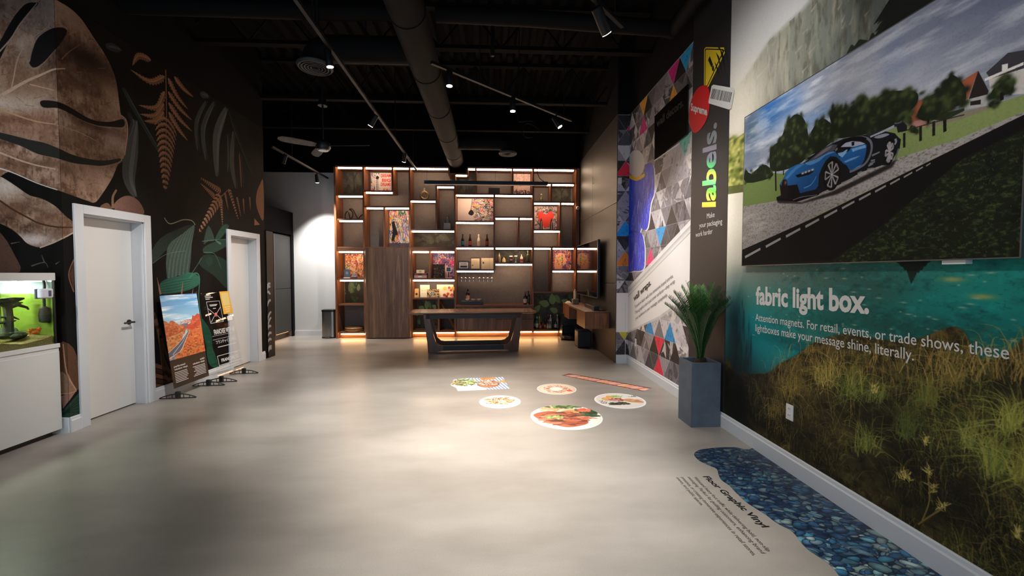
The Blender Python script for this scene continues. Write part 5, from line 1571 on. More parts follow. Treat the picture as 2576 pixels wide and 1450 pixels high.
# bottles -----------------------------------------------------------
def bottle(p, h, r, glass, label_col, cap_col, label, group, kind='beer', rough=.15, name='bottle', shade=None):
    t = thing(name, label, 'bottle', p, group)
    if kind == 'beer': pr = [(r * .9, 0), (r, .02 * h), (r, .52 * h), (r * .85, .62 * h), (r * .42, .76 * h), (r * .36, .95 * h), (r * .4, .96 * h), (r * .38, .985 * h)]
    elif kind == 'wine': pr = [(r * .92, 0), (r, .02 * h), (r, .6 * h), (r * .8, .7 * h), (r * .38, .78 * h), (r * .34, .97 * h), (r * .38, .98 * h), (r * .36, .99 * h)]
    elif kind == 'squat': pr = [(r * .95, 0), (r, .03 * h), (r, .62 * h), (r * .8, .74 * h), (r * .34, .8 * h), (r * .32, .93 * h), (r * .3, .95 * h)]
    else: pr = [(r * .7, 0), (r, .12 * h), (r * .9, .35 * h), (r * .3, .55 * h), (r * .22, .92 * h), (r * .28, .96 * h), (r * .26, .97 * h)]
    MB().lathe(pr, p, 12).build('glass', mat('glass_' + glass, '#' + glass, rough, spec=.6), t, smooth=True)
    if label_col:
        MB().lathe([(r * 1.02, .12 * h), (r * 1.02, .44 * h)], p, 12).build('paper_label', mat('label_' + label_col, '#' + label_col, .6, noise=(60, .25)), t, smooth=True)
    if cap_col:
        q = pr[-1][0] * 1.25
        MB().lathe([(q, pr[-1][1] - .10 * h), (q, h)], p, 10).build('cap', mat('cap_' + cap_col, '#' + cap_col, .4), t, smooth=True)
    return t
for x, gl, lb, cp, txt in [(1164, '241a16', '2f7c94', '1c1614', 'dark beer bottle with a teal label, in the middle compartment'), (1182.5, '241614', 'a8433c', '1c1614', 'dark beer bottle with a red label beside the teal-labelled one'), (1204, 'f2e2c4', 'e8cfa8', 'f2e6d0', 'cream white beer bottle among the dark ones'), (1225, '241614', '8c3430', '1c1614', 'dark beer bottle with a maroon label at the end past the cream one')]:
    bottle(stand(x, 620, 622, YF + .2), hpx(31, YF + .2), .036, gl, lb, cp, txt, 'beer bottles in the middle compartment')
SP = YF + .18
bottle(stand(1256, 660, 662.5, SP), hpx(25, SP), .033, '8a7a5c', None, '3a3430', 'slim clear bottle with amber liquid at the end of the spirits shelf', 'spirits on the small shelf', 'wine')
bottle(stand(1267.5, 660, 662.5, SP), hpx(13, SP), .038, 'd8b478', 'f0dcae', 'e8d8b0', 'short tan jar bottle next to the slim clear bottle', 'spirits on the small shelf', 'squat')
bottle(stand(1312, 660, 662.5, SP), hpx(20, SP), .036, 'd8b8a4', '8a3838', 'e8d4c0', 'pale bottle with a dark red label next to the tall green bottle', 'spirits on the small shelf', 'squat')
bottle(stand(1327.5, 660, 662.5, SP), hpx(30, SP), .04, '3a3a22', '2a2616', '5a6a3a', 'tall dark green bottle at the end of the spirits shelf', 'spirits on the small shelf', 'wine')
p = stand(1285.5, 660, 662.5, SP)
t = thing('jar', 'dark striped jar with a white lid on the spirits shelf', 'jar', p)
MB().lathe([(.03, 0), (.035, .02), (.033, .13)], p, 12).build('body', mat('jar_dark', '#3a2c34', .3), t, smooth=True); MB().lathe([(.04, .13), (.04, .16)], p, 12).build('lid', INKW, t, smooth=True); MB().lathe([(.0365, .05), (.0365, .075)], p, 12).build('band', mat('jar_band', '#9a6a74', .5), t)
p = stand(1297.5, 660, 662.5, SP)
t = thing('goblet', 'green-stemmed goblet with a white bowl on the spirits shelf', 'goblet', p)
MB().lathe([(.03, 0), (.026, .006), (.01, .02), (.009, .10), (.016, .12)], p, 12).build('stem', mat('green_stem', '#7fa088', .3), t, smooth=True); MB().lathe([(.016, .12), (.036, .135), (.038, .165)], p, 12).build('bowl', INKW, t, smooth=True)
zc2 = NOOK + .0205
# serving box and bowls on the counter
p = np.array([at(1, 9.55, 1188, 768)[0], 9.58, zc2])
BX = mat('serving_box_black', '#26262c', .45); BT = mat('serving_box_top', '#6a5a50', .5)
t = thing('serving_box', 'low black box with a wooden top on the bar counter', 'box', p)
w2 = hpx(28, 9.55)
MB().box(p[0] - w2, p[0] + w2, 9.46, 9.72, p[2], p[2] + .075).build('body', BX, t, bevel=.006); MB().box(p[0] - w2 + .01, p[0] + w2 - .01, 9.47, 9.71, p[2] + .0752, p[2] + .09).build('lid', BT, t)
CER = mat('bowl_ceramic', '#d8c8c0', .35)
for x, nm in ((1175.5, 'small pale bowl in front of the dark bottle'), (1190, 'small pale bowl in the middle of the wooden-topped box'), (1205, 'small pale bowl at the end of the wooden-topped box')):
    c0 = (at(1, 9.54, x, 757)[0], 9.54, p[2] + .0905)
    o = MB().lathe([(.022, 0), (.03, .004), (.052, .035), (.055, .042), (.05, .042), (.028, .010), (.004, .008)], c0, 16).build('bowl', CER, None, smooth=True, origin=c0)
    tag(o, nm, 'bowl', 'three bowls on the serving box')
bottle(np.array([at(1, 9.65, 1177, 755)[0], 9.65, p[2] + .0905]), .27, .045, '1c1414', 'c88a74', '141010', 'dark bottle with a pink label behind the first bowl', None, 'wine')
bottle(np.array([at(1, 9.6, 1321, 766)[0], 9.6, zc2]), .29, .04, '1a1212', 'd8ccb8', '8a2a30', 'wine bottle with cream label and red neck on the counter', 'wine in the bar corner', 'wine')
bottle(np.array([at(1, 9.7, 1329.5, 766)[0], 9.72, zc2]), .31, .038, '10141a', '2c3a44', '14141a', 'dark wine bottle in the counter corner', 'wine in the bar corner', 'wine')
bottle(np.array([at(1, 9.5, 1328, 766)[0], 9.5, zc2]), .07, .016, '1a1616', 'd0c8bc', '1a1616', 'miniature bottle in front of the two wine bottles', 'wine in the bar corner', 'squat')
# hanging wine glasses
GL = clear('wine_glass_clear', (.93, .93, .92), .5)
for k, x in enumerate((1161, 1171, 1181, 1191.2, 1206, 1216.6, 1227, 1237.4)):
    xw = at(1, YF + .16, x, 700)[0]
    zt_ = rz + .0072
    c0 = (xw, YF + .16, zt_)
    t = thing('wine_glass', ['hanging wine glass at the outer end of the rack', 'hanging wine glass, second from the outer end', 'hanging wine glass, third from the outer end', 'hanging wine glass just before the gap in the rack', 'hanging wine glass just after the gap in the rack', 'hanging wine glass, second after the gap', 'hanging wine glass, third after the gap', 'hanging wine glass at the inner end of the rack'][k], 'glass', c0, 'wine glasses hanging in the rack')
    MB().lathe([(.034, 0), (.034, -.003), (.006, -.010), (.004, -.09)], c0, 14).build('foot', GL, t, smooth=True)
    MB().lathe([(.004, -.09), (.026, -.115), (.037, -.15), (.034, -.22), (.032, -.22), (.035, -.15), (.024, -.118)], c0, 14).build('bowl', GL, t, smooth=True)

# frames
def frame(x0, x1, y0, y1, board, d, fm, mount, label, cat='framed document', tw=.012):
    p = stand((x0 + x1) / 2, y1, board, d); w = hpx(x1 - x0, d); h = hpx(y1 - y0, d)
    t = thing('picture_frame', label, cat, p)
    f = MB()
    X0, X1, Z0, Z1 = p[0] - w / 2, p[0] + w / 2, p[2], p[2] + h
    for bx in ((X0, X1, Z0, Z0 + tw), (X0, X1, Z1 - tw, Z1), (X0, X0 + tw, Z0 + tw, Z1 - tw), (X1 - tw, X1, Z0 + tw, Z1 - tw)):
        f.box(bx[0], bx[1], d, d + .02, bx[2], bx[3])
    f.build('frame', fm, t)
    MB().sheet((X0 + tw, d + .008, Z0 + tw), (X1 - X0 - 2 * tw, 0, 0), (0, 0, Z1 - Z0 - 2 * tw), .01).build('document', mount, t)
    return t, (X0, X1, Z0, Z1)
PAPER = mat('cream_paper', '#ecd6b0', .7); WPAP = mat('white_paper', '#e8e2da', .7); DKF = mat('frame_black', '#191413', .4)
t, B = frame(1153, 1180, 657, 678, 679.8, YF + .14, DKF, WPAP, 'black framed white certificate with a dark band, the small one', tw=.02)
MB().box(B[0] + .045, B[1] - .045, YF + .146, YF + .148, B[2] + .04, B[2] + .085).build('dark_band', DKF, t); MB().box(B[0] + .05, B[1] - .05, YF + .146, YF + .148, B[2] + .115, B[2] + .13).build('heading', INKG, t)
t, B = frame(1184, 1208, 648.5, 678, 679.8, YF + .16, DKF, PAPER, 'black framed cream certificate with a round seal')
MB().lathe([(.018, 0), (.018, -.002)], (B[0] + .045, YF + .166, B[2] + .09), 14, 1).build('seal', mat('seal', '#9a7a54', .6), t)
for k in range(4): MB().box(B[0] + .05, B[1] - .05, YF + .166, YF + .1665, B[3] - .07 - k * .03, B[3] - .066 - k * .03).build('text_line', mat('faint_ink', '#c8ac84', .7), t)
p = stand(1226, 678, 679.8, YF + .15)
t = thing('open_folder', 'cream folded certificate sheet standing beside the sealed frame', 'document', p)
w = hpx(30, 9.6); h = hpx(28, 9.6)
MB().add([(p[0] - w / 2, YF + .15, p[2]), (p[0] + w * .22, YF + .15, p[2]), (p[0] + w * .22, YF + .15, p[2] + h), (p[0] - w / 2, YF + .15, p[2] + h), (p[0] - w / 2, YF + .156, p[2]), (p[0] + w * .22, YF + .156, p[2]), (p[0] + w * .22, YF + .156, p[2] + h), (p[0] - w / 2, YF + .156, p[2] + h)], [(0, 1, 2, 3), (7, 6, 5, 4), (1, 0, 4, 5), (2, 1, 5, 6), (3, 2, 6, 7), (0, 3, 7, 4)]).build('sheet', PAPER, t)
MB().prism([(p[0] + w * .22 + .002, YF + .15), (p[0] + w / 2, YF + .10), (p[0] + w / 2, YF + .106), (p[0] + w * .22 + .002, YF + .156)], 2, p[2], p[2] + h).build('flap', PAPER, t)
MB().box(p[0] - w * .40, p[0] - w * .27, YF + .148, YF + .1495, p[2] + h * .5, p[2] + h * .66).build('stamp', mat('stamp_grey', '#6a5a4a', .7), t)
# lower middle left
t, B = frame(1088, 1119, 666, 700.5, 702.5, YF + .22, DKF, ART['dark'], 'dark leaf picture leaning in front of the pink collage canvas', 'picture', .006)
p = stand(1128.5, 700, 702.5, YF + .2)
t = thing('tablet_stand', 'small white-framed dark sign on a stand beside the dark leaf picture', 'sign', p)
MB().box(p[0] - .065, p[0] + .065, YF + .2, YF + .215, p[2] + .14, p[2] + .26).build('frame', WPAP, t); MB().box(p[0] - .05, p[0] + .05, YF + .198, YF + .1995, p[2] + .155, p[2] + .25).build('screen', mat('navy_panel', '#232838', .3), t)
MB().box(p[0] - .012, p[0] + .012, YF + .2, YF + .22, p[2] + .01, p[2] + .14).build('post', DKF, t); MB().box(p[0] - .06, p[0] + .06, YF + .17, YF + .25, p[2], p[2] + .012).build('base', WPAP, t)
BK1 = mat('box_maroon', '#8a4440', .6, noise=(40, .5)); BK2 = mat('box_rose', '#c89a8c', .6, noise=(50, .35))
p = stand(1060, 700, 702.5, YF + .2)
for k, (wd, hh, m, dz, dx, txt) in enumerate(((.142, .062, BK2, 0, 0, 'flat rose game box, lowest of the stack of three'), (.138, .050, BK1, .0625, 0, 'flat maroon game box in the middle of the stack of three'), (.092, .075, PAPER, .113, .0, 'small cream box on top of the game boxes'))):
    q = (p[0] + dx, YF + .2, p[2] + dz)
    t = thing('game_box', txt, 'box', q, 'boxes stacked in the shelf')
    MB().box(q[0] - wd, q[0] + wd, YF + .08, YF + .30, q[2], q[2] + hh).build('body', m, t, bevel=.003); MB().box(q[0] - wd * .35, q[0] + wd * .25, YF + .078, YF + .0795, q[2] + hh * .3, q[2] + hh * .75).build('printed_patch', [WPAP, DKF, mat('amber_patch', '#d8a050', .6)][k], t)
p = stand(1048.5, 749, 751.5, YF + .15)
t = thing('coffee_bag', 'small tan paper bag with dark print at the end of the menu shelf', 'bag', p)
MB().add([(p[0] - .05, YF + .12, p[2]), (p[0] + .05, YF + .12, p[2]), (p[0] + .05, YF + .19, p[2]), (p[0] - .05, YF + .19, p[2]), (p[0] - .045, YF + .15, p[2] + .2), (p[0] + .045, YF + .15, p[2] + .2), (p[0] + .045, YF + .16, p[2] + .2), (p[0] - .045, YF + .16, p[2] + .2)], [(3, 2, 1, 0), (4, 5, 6, 7), (0, 1, 5, 4), (1, 2, 6, 5), (2, 3, 7, 6), (3, 0, 4, 7)]).build('bag', mat('tan_paper', '#dca860', .7), t)
MB().lathe([(.026, 0), (.026, -.002)], (p[0], YF + .128, p[2] + .075), 14, 1).build('emblem', mat('bag_ink', '#4a2c18', .6), t)
p = stand(1069, 749, 751.5, YF + .16)
t = thing('menu_board', 'upright cream menu card between the paper bag and the striped card', 'card', p)
MB().box(p[0] - .108, p[0] + .108, YF + .16, YF + .168, p[2], p[2] + .285).build('card', mat('menu_cream', '#f4ecc8', .6), t)
for j in range(3):
    for i in range(3): MB().box(p[0] - .07 + i * .06, p[0] - .045 + i * .06, YF + .158, YF + .1595, p[2] + .08 + j * .07, p[2] + .087 + j * .07).build('text_line', mat('menu_ink', '#a89878', .6), t)
p = stand(1089.5, 749, 751.5, YF + .10)
o = MB().sheet((p[0] - .14, YF + .10, p[2]), (.28, 0, 0), (0, 0, .185), .006).build('striped_card', ART['tiger'], None, origin=p); tag(o, 'tiger-striped card in front of the cream menu', 'card')
MB().ellipsoid((p[0] - .01, YF + .0985, p[2] + .08), .035, .002, .03, 10, 6).build('blue_badge', mat('blue_badge', '#8fb0b8', .5), o)
p = stand(1121.5, 749, 751.5, YF + .17)
t = thing('food_board', 'large cream board printed with red and orange food pictures', 'sign', p)
MB().box(p[0] - .205, p[0] + .175, YF + .17, YF + .18, p[2], p[2] + .29).build('board', mat('food_cream', '#f4dcb8', .6), t)
for i, (dx, dz, r, cc) in enumerate([(-.03, .05, .035, 'b84a3a'), (.05, .075, .035, 'd0583c'), (.14, .05, .04, 'e0684c'), (-.02, .2, .045, 'f0c060'), (.08, .22, .03, 'e04a40'), (.17, .2, .045, 'f0b040'), (.12, .16, .025, 'd84a38'), (.02, .02, .03, '8a3428')]):
    MB().lathe([(r, 0), (r, -.002)], (p[0] + dx, YF + .169, p[2] + dz), 14, 1).build('dish_picture', mat('dish_' + cc, '#' + cc, .6, noise=(90, .4)), t)
# left column
p = stand(873, 701, 703, YF + .16)
t = thing('plaque', 'blue-grey rounded plaque on a white base in front of the orange canvas', 'plaque', p)
MB().prism([(p[0] - .066, p[2] + .02), (p[0] + .066, p[2] + .02), (p[0] + .066, p[2] + .18), (p[0] + .05, p[2] + .2), (p[0] - .05, p[2] + .2), (p[0] - .066, p[2] + .18)], 1, YF + .16, YF + .185).build('slab', mat('slate_blue', '#5d7286', .5, noise=(30, .2)), t)
MB().box(p[0] - .072, p[0] + .072, YF + .13, YF + .21, p[2], p[2] + .02).build('base', WPAP, t); MB().lathe([(.034, 0), (.034, -.003)], (p[0], YF + .159, p[2] + .12), 16, 1).build('emblem', mat('slate_light', '#90a4b4', .5), t)
p = stand(890, 701, 703, YF + .2)
t = thing('figurine', 'pale grey abstract block sculpture on a dark base beside the plaque', 'sculpture', p)
GB = mat('grey_blocks', '#a8a4b4', .6, noise=(80, .4))
MB().box(p[0] - .07, p[0] + .07, YF + .15, YF + .25, p[2], p[2] + .015).build('base', DKF, t)
for k, (dx, dz, s) in enumerate(((-.04, .016, .05), (.012, .016, .055), (-.02, .072, .05), (.02, .08, .04))): MB().box(p[0] + dx, p[0] + dx + s, YF + .17, YF + .17 + s, p[2] + dz, p[2] + dz + s).build('block', GB, t, bevel=.006)
PLK = wood('cutting_wood', '#5a3a22', '#9a6a3c', '#c89658', (3, 14, 14))
p = stand(891, 836, 837, YF + .16)
for k, txt in enumerate(('lower of two round wooden serving boards on the bottom shelf', 'upper of two round wooden serving boards on the bottom shelf')):
    q = (p[0] + .01, YF + .17, p[2] + k * .0405)
    o = MB().lathe([(.20, 0), (.215, .012), (.215, .034), (.208, .04)], q, 28).build('serving_board', PLK, None, smooth=True, origin=q); tag(o, txt, 'serving board', 'two serving boards on the bottom shelf')
# bronze ribbon sculpture
p = stand(890, 551, 552.8, YF + .18)
rp = [at(1, YF + .18, *q) for q in [(869, 551), (867.5, 543), (869, 536), (873, 532), (877, 533), (879, 540), (881, 549), (884, 549), (887, 538), (884, 530), (879, 526.5), (885, 526), (889, 529), (892, 536), (897, 546), (900, 550), (904, 547), (908, 543), (911.5, 540), (910, 536.5)]]
d_ = min(q[2] for q in rp) - p[2]
rp = [(q[0], q[1] + .02 * math.sin(i), q[2] - d_ + .012) for i, q in enumerate(rp)]
o = MB().tube([tuple(q) for q in spline(rp, 3)], .012, 6).build('ribbon_sculpture', mat('bronze', '#4a3a2a', .3, .8), None, smooth=True, origin=p); tag(o, 'dark bronze looping ribbon sculpture in the second compartment down', 'sculpture')
# gold ring vase
p = stand(1067.5, 502, 503.5, YF + .18)
t = thing('ring_vase', 'round cream and gold vase with an open centre under the hanging lamp bar', 'vase', p)
ring = [(p[0] + .082 * math.cos(a) * (1 if math.sin(a) < 0.3 else .95), YF + .18, p[2] + .112 + .082 * math.sin(a)) for a in np.linspace(0, 2 * math.pi, 28, endpoint=False)]
MB().tube(ring, .028, 10, True).build('body', mat('gold_glaze', '#c8a45c', .22, .6), t, smooth='all'); MB().lathe([(.03, .2), (.02, .23), (.018, .27), (.026, .285), (.022, .285)], p, 14).build('neck', mat('cream_glaze', '#e8dcc0', .3), t, smooth=True); MB().lathe([(.045, 0), (.03, .02)], p, 14).build('foot', mat('gold_glaze', '#c8a45c', .22, .6), t, smooth=True)
# grey bottle vase on white plinth
p = stand(1125.5, 577, 579, YF + .2)
o = MB().add([(p[0] - .085, YF + .12, p[2]), (p[0] + .085, YF + .12, p[2]), (p[0] + .085, YF + .28, p[2]), (p[0] - .085, YF + .28, p[2]), (p[0] - .07, YF + .13, p[2] + .155), (p[0] + .07, YF + .13, p[2] + .155), (p[0] + .07, YF + .27, p[2] + .155), (p[0] - .07, YF + .27, p[2] + .155)], [(3, 2, 1, 0), (4, 5, 6, 7), (0, 1, 5, 4), (1, 2, 6, 5), (2, 3, 7, 6), (3, 0, 4, 7)]).build('plinth_block', mat('plaster_white', '#b8aea6', .8, noise=(40, .12)), None, origin=p); tag(o, 'pale tapered block carrying the grey vase', 'plinth')
q = (p[0], YF + .2, p[2] + .156)
t = thing('grey_vase', 'small grey-green bottle vase standing on the pale block', 'vase', q)
MB().lathe([(.05, 0), (.062, .03), (.058, .08), (.03, .13), (.014, .15), (.016, .17)], q, 16).build('body', mat('celadon', '#6a6a60', .35), t, smooth=True); MB().tube([(q[0] - .022, q[1], q[2] + .19), (q[0], q[1], q[2] + .17), (q[0] + .022, q[1], q[2] + .19)], .006, 6).build('lip', mat('celadon', '#6a6a60', .35), t)
# dark speckled board and green bottle
p = stand(1243, 486, 489, YF + .2)
o = MB().box(p[0] - .13, p[0] + .13, YF + .2, YF + .22, p[2], p[2] + .165).build('dark_tile', mat('dark_speckle', '#2a221e', .4, noise=(70, .8)), None, origin=p); tag(o, 'dark speckled tile standing in the top row behind the hanging lamp bar', 'tile')
bottle(stand(1361.5, 506, 508.8, YF + .2), .205, .05, '5f6a3a', None, 'd8d8a0', 'green long-necked decanter in the small upper compartment', None, 'decanter')
# bottles at the lower right
for i, (x, h, gl, lb, cp, kd, txt, d) in enumerate([
        (1347, 26, '2c4a2c', 'c8c8b0', '4a7a4a', 'wine', 'green bottle with a pale label nearest the drawers', .30), (1351, 31, '3a6a4a', 'd0d8c0', 'e0e0d0', 'squat', 'green glass bottle with a white cap beside the drawers', .10),
        (1357, 29, 'c89a50', 'e8c890', 'e8d8b8', 'squat', 'amber bottle with a cream cap and label', .25), (1360, 15, 'b8502c', 'c86a3a', '7a2a1c', 'squat', 'short orange-red bottle in front of the amber one', .10), (1366, 20, 'a8402c', None, '3a1c18', 'wine', 'red glass bottle in the row of spirits', .2),
        (1371, 15, 'c05a30', None, '5a2418', 'squat', 'short red-brown flask in the row of spirits', .12), (1379, 34, '7a2420', 'b8403c', 'd03a34', 'wine', 'bottle with a tall bright red capped neck', .3), (1378, 17, 'a89a84', 'd8d0c0', '3a3430', 'squat', 'short clear flask in front of the red-capped bottle', .1),
        (1385, 34, 'ece4dc', None, 'f0ece8', 'wine', 'tall white bottle among the dark spirits', .22), (1384, 19, '8a8070', 'c8c0b0', '2a2624', 'squat', 'clear spirit bottle with a black cap before the white bottle', .09), (1397.5, 25, '2a2624', 'd8d4cc', '1a1614', 'squat', 'dark whiskey bottle with a white label near the robot dock', .12), (1402, 34, 'b8a890', None, 'e0d8c8', 'wine', 'tall pale bottle partly behind the robot dock', .25)]):
    dd = YF + d
    bottle(stand(x, 828, 831.5, dd), hpx(h, dd), .032 if kd == 'wine' else .031, gl, lb, cp, txt, 'spirits on the low shelf', kd)
# ------------------------------------------------------------------ table
TBL = thing('dining_table', 'long dark walnut table with tapered U-shaped legs in front of the lit shelving', 'table', (-0.377, 8.03, 0), None, math.radians(4.1))
TW1 = wood('table_walnut', '#4a3022', '#74503a', '#946c4e', (1.2, 12, 12), .22); TD = wood('table_leg_walnut', '#38241a', '#5c3d2a', '#7d573c', (9, 9, 1.2), .35); TB = mat('table_beam', '#2b2b31', .5)
mb = MB(); L, Wd = 1.18, .40
mb.add([(-L, -Wd, .735), (L, -Wd, .735), (L, Wd, .735), (-L, Wd, .735), (-L, -Wd, .752), (L, -Wd, .752), (L, Wd, .752), (-L, Wd, .752), (-L + .08, -Wd + .06, .708), (L - .08, -Wd + .06, .708), (L - .08, Wd - .06, .708), (-L + .08, Wd - .06, .708)],
       [(4, 5, 6, 7), (0, 1, 5, 4), (1, 2, 6, 5), (2, 3, 7, 6), (3, 0, 4, 7), (11, 10, 9, 8), (8, 9, 1, 0), (9, 10, 2, 1), (10, 11, 3, 2), (11, 8, 0, 3)])
mb.build('tabletop', TW1, TBL, local=True)
MB().box(-.88, .88, -.30, -.27, .63, .708).box(-.88, .88, .27, .30, .63, .708).build('apron', TB, TBL, local=True)
def leg(s, y):
    t = [(.93, .708), (.82, .708), (.735, .30), (.70, .19), (.64, .135), (.56, .12), (.56, .03), (.66, .02), (.69, 0), (.845, 0), (.86, .2)]
    P = [(s * a, b_) for a, b_ in t]
    return MB().prism(P if s < 0 else P[::-1], 1, y - .03, y + .03)
for s in (-1, 1):
    for y in (-.27, .27):
        leg(s, y).build('leg', TD, TBL, bevel=.004, local=True)
for y in (-.27, .27):
    MB().box(-.56, .56, y - .028, y + .028, .03, .12).build('stretcher', TB, TBL, local=True)

# ------------------------------------------------------------------ television wall
tv = thing('television', 'large wall-mounted black glass television reflecting the lit shelves', 'television', (1.90, 8.27, 1.56))
MB().box(1.885, 1.93, 7.37, 9.16, 1.025, 2.085).build('housing', STEEL_BLK, tv, bevel=.004); MB().box(1.882, 1.8845, 7.38, 9.15, 1.04, 2.075).build('screen', mat('tv_glass', '#050506', .06, spec=.9), tv)
MB().box(1.93, 2.0, 7.95, 8.6, 1.3, 1.8).build('mount', STEEL_BLK, tv)
ed = MB().box(1.878, 1.886, 7.362, 7.372, 1.02, 2.09).box(1.878, 1.886, 7.362, 9.16, 1.018, 1.026); ed.build('bezel', mat('silver_edge', '#8d8a88', .3, .8), tv)
cons = thing('media_console', 'floating walnut media console below the television with an open gap in its side', 'console', (1.79, 8.1, .52))
MB().box(1.575, 1.998, 6.995, 9.26, .785, .815).build('top', WH, cons); MB().box(1.58, 1.998, 7.0, 7.70, .52, .784).build('cabinet', WV, cons); MB().box(1.58, 1.998, 8.52, 9.25, .52, .784).build('cabinet', WV, cons)
o = MB().prism([(8.02, .816), (7.30, .816), (7.28, .822), (7.28, .88), (8.02, .88)], 0, 1.80, 1.90).build('sound_bar', mat('soundbar_black', '#141415', .35), None, bevel=.006, origin=(1.85, 7.65, .816)); tag(o, 'long black sound bar lying on the floating console', 'speaker')
o = MB().box(1.76, 1.97, 7.12, 7.275, .816, .826).build('black_tray', GLOSS_BLK, None, origin=(1.86, 7.2, .816)); tag(o, 'thin black tray lying just before the sound bar on the console', 'tray')
p = (1.75, 8.72, .816)
t = thing('candle_holder', 'pale lit-looking candle standing in a low wooden holder on the console', 'candle', p)
MB().box(1.69, 1.82, 8.65, 8.80, .816, .93).build('holder', mat('holder_taupe', '#8a7868', .6, noise=(40, .3)), t, bevel=.008); MB().lathe([(.032, .114), (.032, .26), (.015, .31), (.004, .33)], p, 12).build('candle', mat('wax', '#f0d6a0', .5), t, smooth=True)
o = MB().add([(1.60, 9.02, .817), (1.72, 9.00, .817), (1.74, 9.16, .817), (1.62, 9.18, .817), (1.64, 9.06, .86), (1.70, 9.05, .865), (1.70, 9.12, .86), (1.65, 9.13, .855)], [(3, 2, 1, 0), (4, 5, 6, 7), (0, 1, 5, 4), (1, 2, 6, 5), (2, 3, 7, 6), (3, 0, 4, 7)]).build('folded_napkin', mat('napkin', '#f0e6d4', .8), None, origin=(1.67, 9.09, .817)); tag(o, 'white crumpled napkin at the far end of the console', 'napkin')
sub = thing('subwoofer', 'black cube subwoofer standing on the floor under the floating console', 'speaker', (1.80, 8.16, 0))
MB().box(1.665, 1.94, 8.0, 8.32, .012, .345).build('cabinet', mat('sub_black', '#141416', .5, bump=(200, .1)), sub, bevel=.02)
for a in (1.69, 1.90):
    for b_ in (8.03, 8.28): MB().lathe([(.015, 0), (.015, .014)], (a, b_, 0), 8).build('foot', STEEL_BLK, sub)
MB().tube([(1.93, 8.1, .3), (1.97, 8.08, .34), (1.985, 8.05, .45), (1.99, 8.02, .53)], .004, 5).build('cable', STEEL_BLK, sub)
rd = thing('robot_vacuum_dock', 'tall black robot vacuum dock beside the low spirits shelf', 'vacuum dock', (1.70, 9.28, 0))
DK = mat('dock_black', '#121213', .3)
MB().box(1.53, 1.88, 9.25, 9.42, 0, .57).build('tower', DK, rd, bevel=.02); MB().box(1.53, 1.56, 9.06, 9.25, .03, .30).box(1.85, 1.88, 9.06, 9.25, .03, .30).box(1.53, 1.88, 9.06, 9.25, .30, .57).build('housing', DK, rd, bevel=.012); MB().box(1.5, 1.91, 9.0, 9.3, 0, .025).build('ramp', DK, rd, bevel=.01)
rv = thing('robot_vacuum', 'round black robot vacuum parked in its dock', 'vacuum', (1.705, 9.06, .026))
MB().lathe([(.14, 0), (.165, .012), (.168, .07), (.155, .08), (.02, .082)], (1.705, 9.06, .026), 28).build('body', mat('vac_black', '#161617', .3), rv, smooth=True); MB().lathe([(.04, .082), (.04, .095), (.034, .1)], (1.705, 9.09, .026), 16).build('turret', mat('vac_dark', '#2a2725', .3), rv, smooth=True)
p = at(1, 9.05, 1448, 836)
cb = MB().tube([(1.93, 9.30, .004), (1.94, 9.2, .004), (1.93, 9.0, .02), (1.95, 8.7, .005), (1.98, 8.5, .2), (1.985, 8.45, .5)], .004, 5).build('power_cable', mat('white_cable', '#d8cfc4', .5), None, origin=(1.93, 9.2, 0)); tag(cb, 'pale power cable running from the vacuum dock up the panelled wall', 'cable')
# wall fittings
def plate(pts, axis_x, s, name, label, cat):
    P = [at(0, axis_x, *q) for q in pts]
    y0, y1 = min(q[1] for q in P), max(q[1] for q in P); z0, z1 = min(q[2] for q in P), max(q[2] for q in P)
    return y0, y1, z0, z1
def outlet(y, z, x, label):
    t = thing('power_outlet', label, 'outlet', (x, y, z))
    MB().box(x - .007, x, y - .036, y + .036, z - .058, z + .058).build('cover_plate', W_WHITE, t, bevel=.002)
    for dz in (-.024, .024):
        MB().box(x - .009, x - .0065, y - .017, y + .017, z + dz - .015, z + dz + .015).build('socket', W_TRIM, t)
        MB().box(x - .0095, x - .0088, y - .008, y - .005, z + dz - .003, z + dz + .008).box(x - .0095, x - .0088, y + .005, y + .008, z + dz - .003, z + dz + .008).build('slots', STEEL_BLK, t)
outlet(2.93, .443, XR, 'white double power outlet low on the lake mural beneath the lettering')
p = at(0, XR, 1599.5, 862); outlet(p[1], p[2], XR, 'white power outlet low on the triangle wallpaper near the corner')
p = at(1, Y_GEO, 1559, 455)
t = thing('sensor_plate', 'small white switch plate on the narrow wall return beside the charcoal panelling', 'switch', p)
MB().box(p[0] - .03, p[0] + .03, Y_GEO - .008, Y_GEO, p[2] - .05, p[2] + .05).build('cover_plate', W_WHITE, t, bevel=.002); MB().box(p[0] - .012, p[0] + .012, Y_GEO - .011, Y_GEO - .007, p[2] - .02, p[2] + .02).build('rocker', W_TRIM, t)
p = at(0, 2.0, 1508, 728)
o = MB().box(1.992, 2.0, p[1] - .03, p[1] + .03, p[2] - .055, p[2] + .055).build('wall_plate', CHAR, None, origin=(2.0, p[1], p[2])); tag(o, 'dark grey wall plate beside the near edge of the television', 'outlet')
p = at(0, 2.0, 1493, 455)
o = MB().tube([(1.999, p[1], p[2] - .06), (1.985, p[1], p[2] - .06), (1.985, p[1] + .01, p[2] + .06), (1.975, p[1] + .02, p[2] + .07)], .006, 6).build('wall_hook', mat('brass_hook', '#b8a880', .3, .6), None, origin=(2.0, p[1], p[2])); tag(o, 'small pale hook high on the charcoal panelled wall', 'hook')
p = at(1, 9.40, 1448, 523)
t = thing('security_camera', 'small white security camera on the shelving edge near the panelled wall', 'camera', (1.94, 9.40, p[2]))
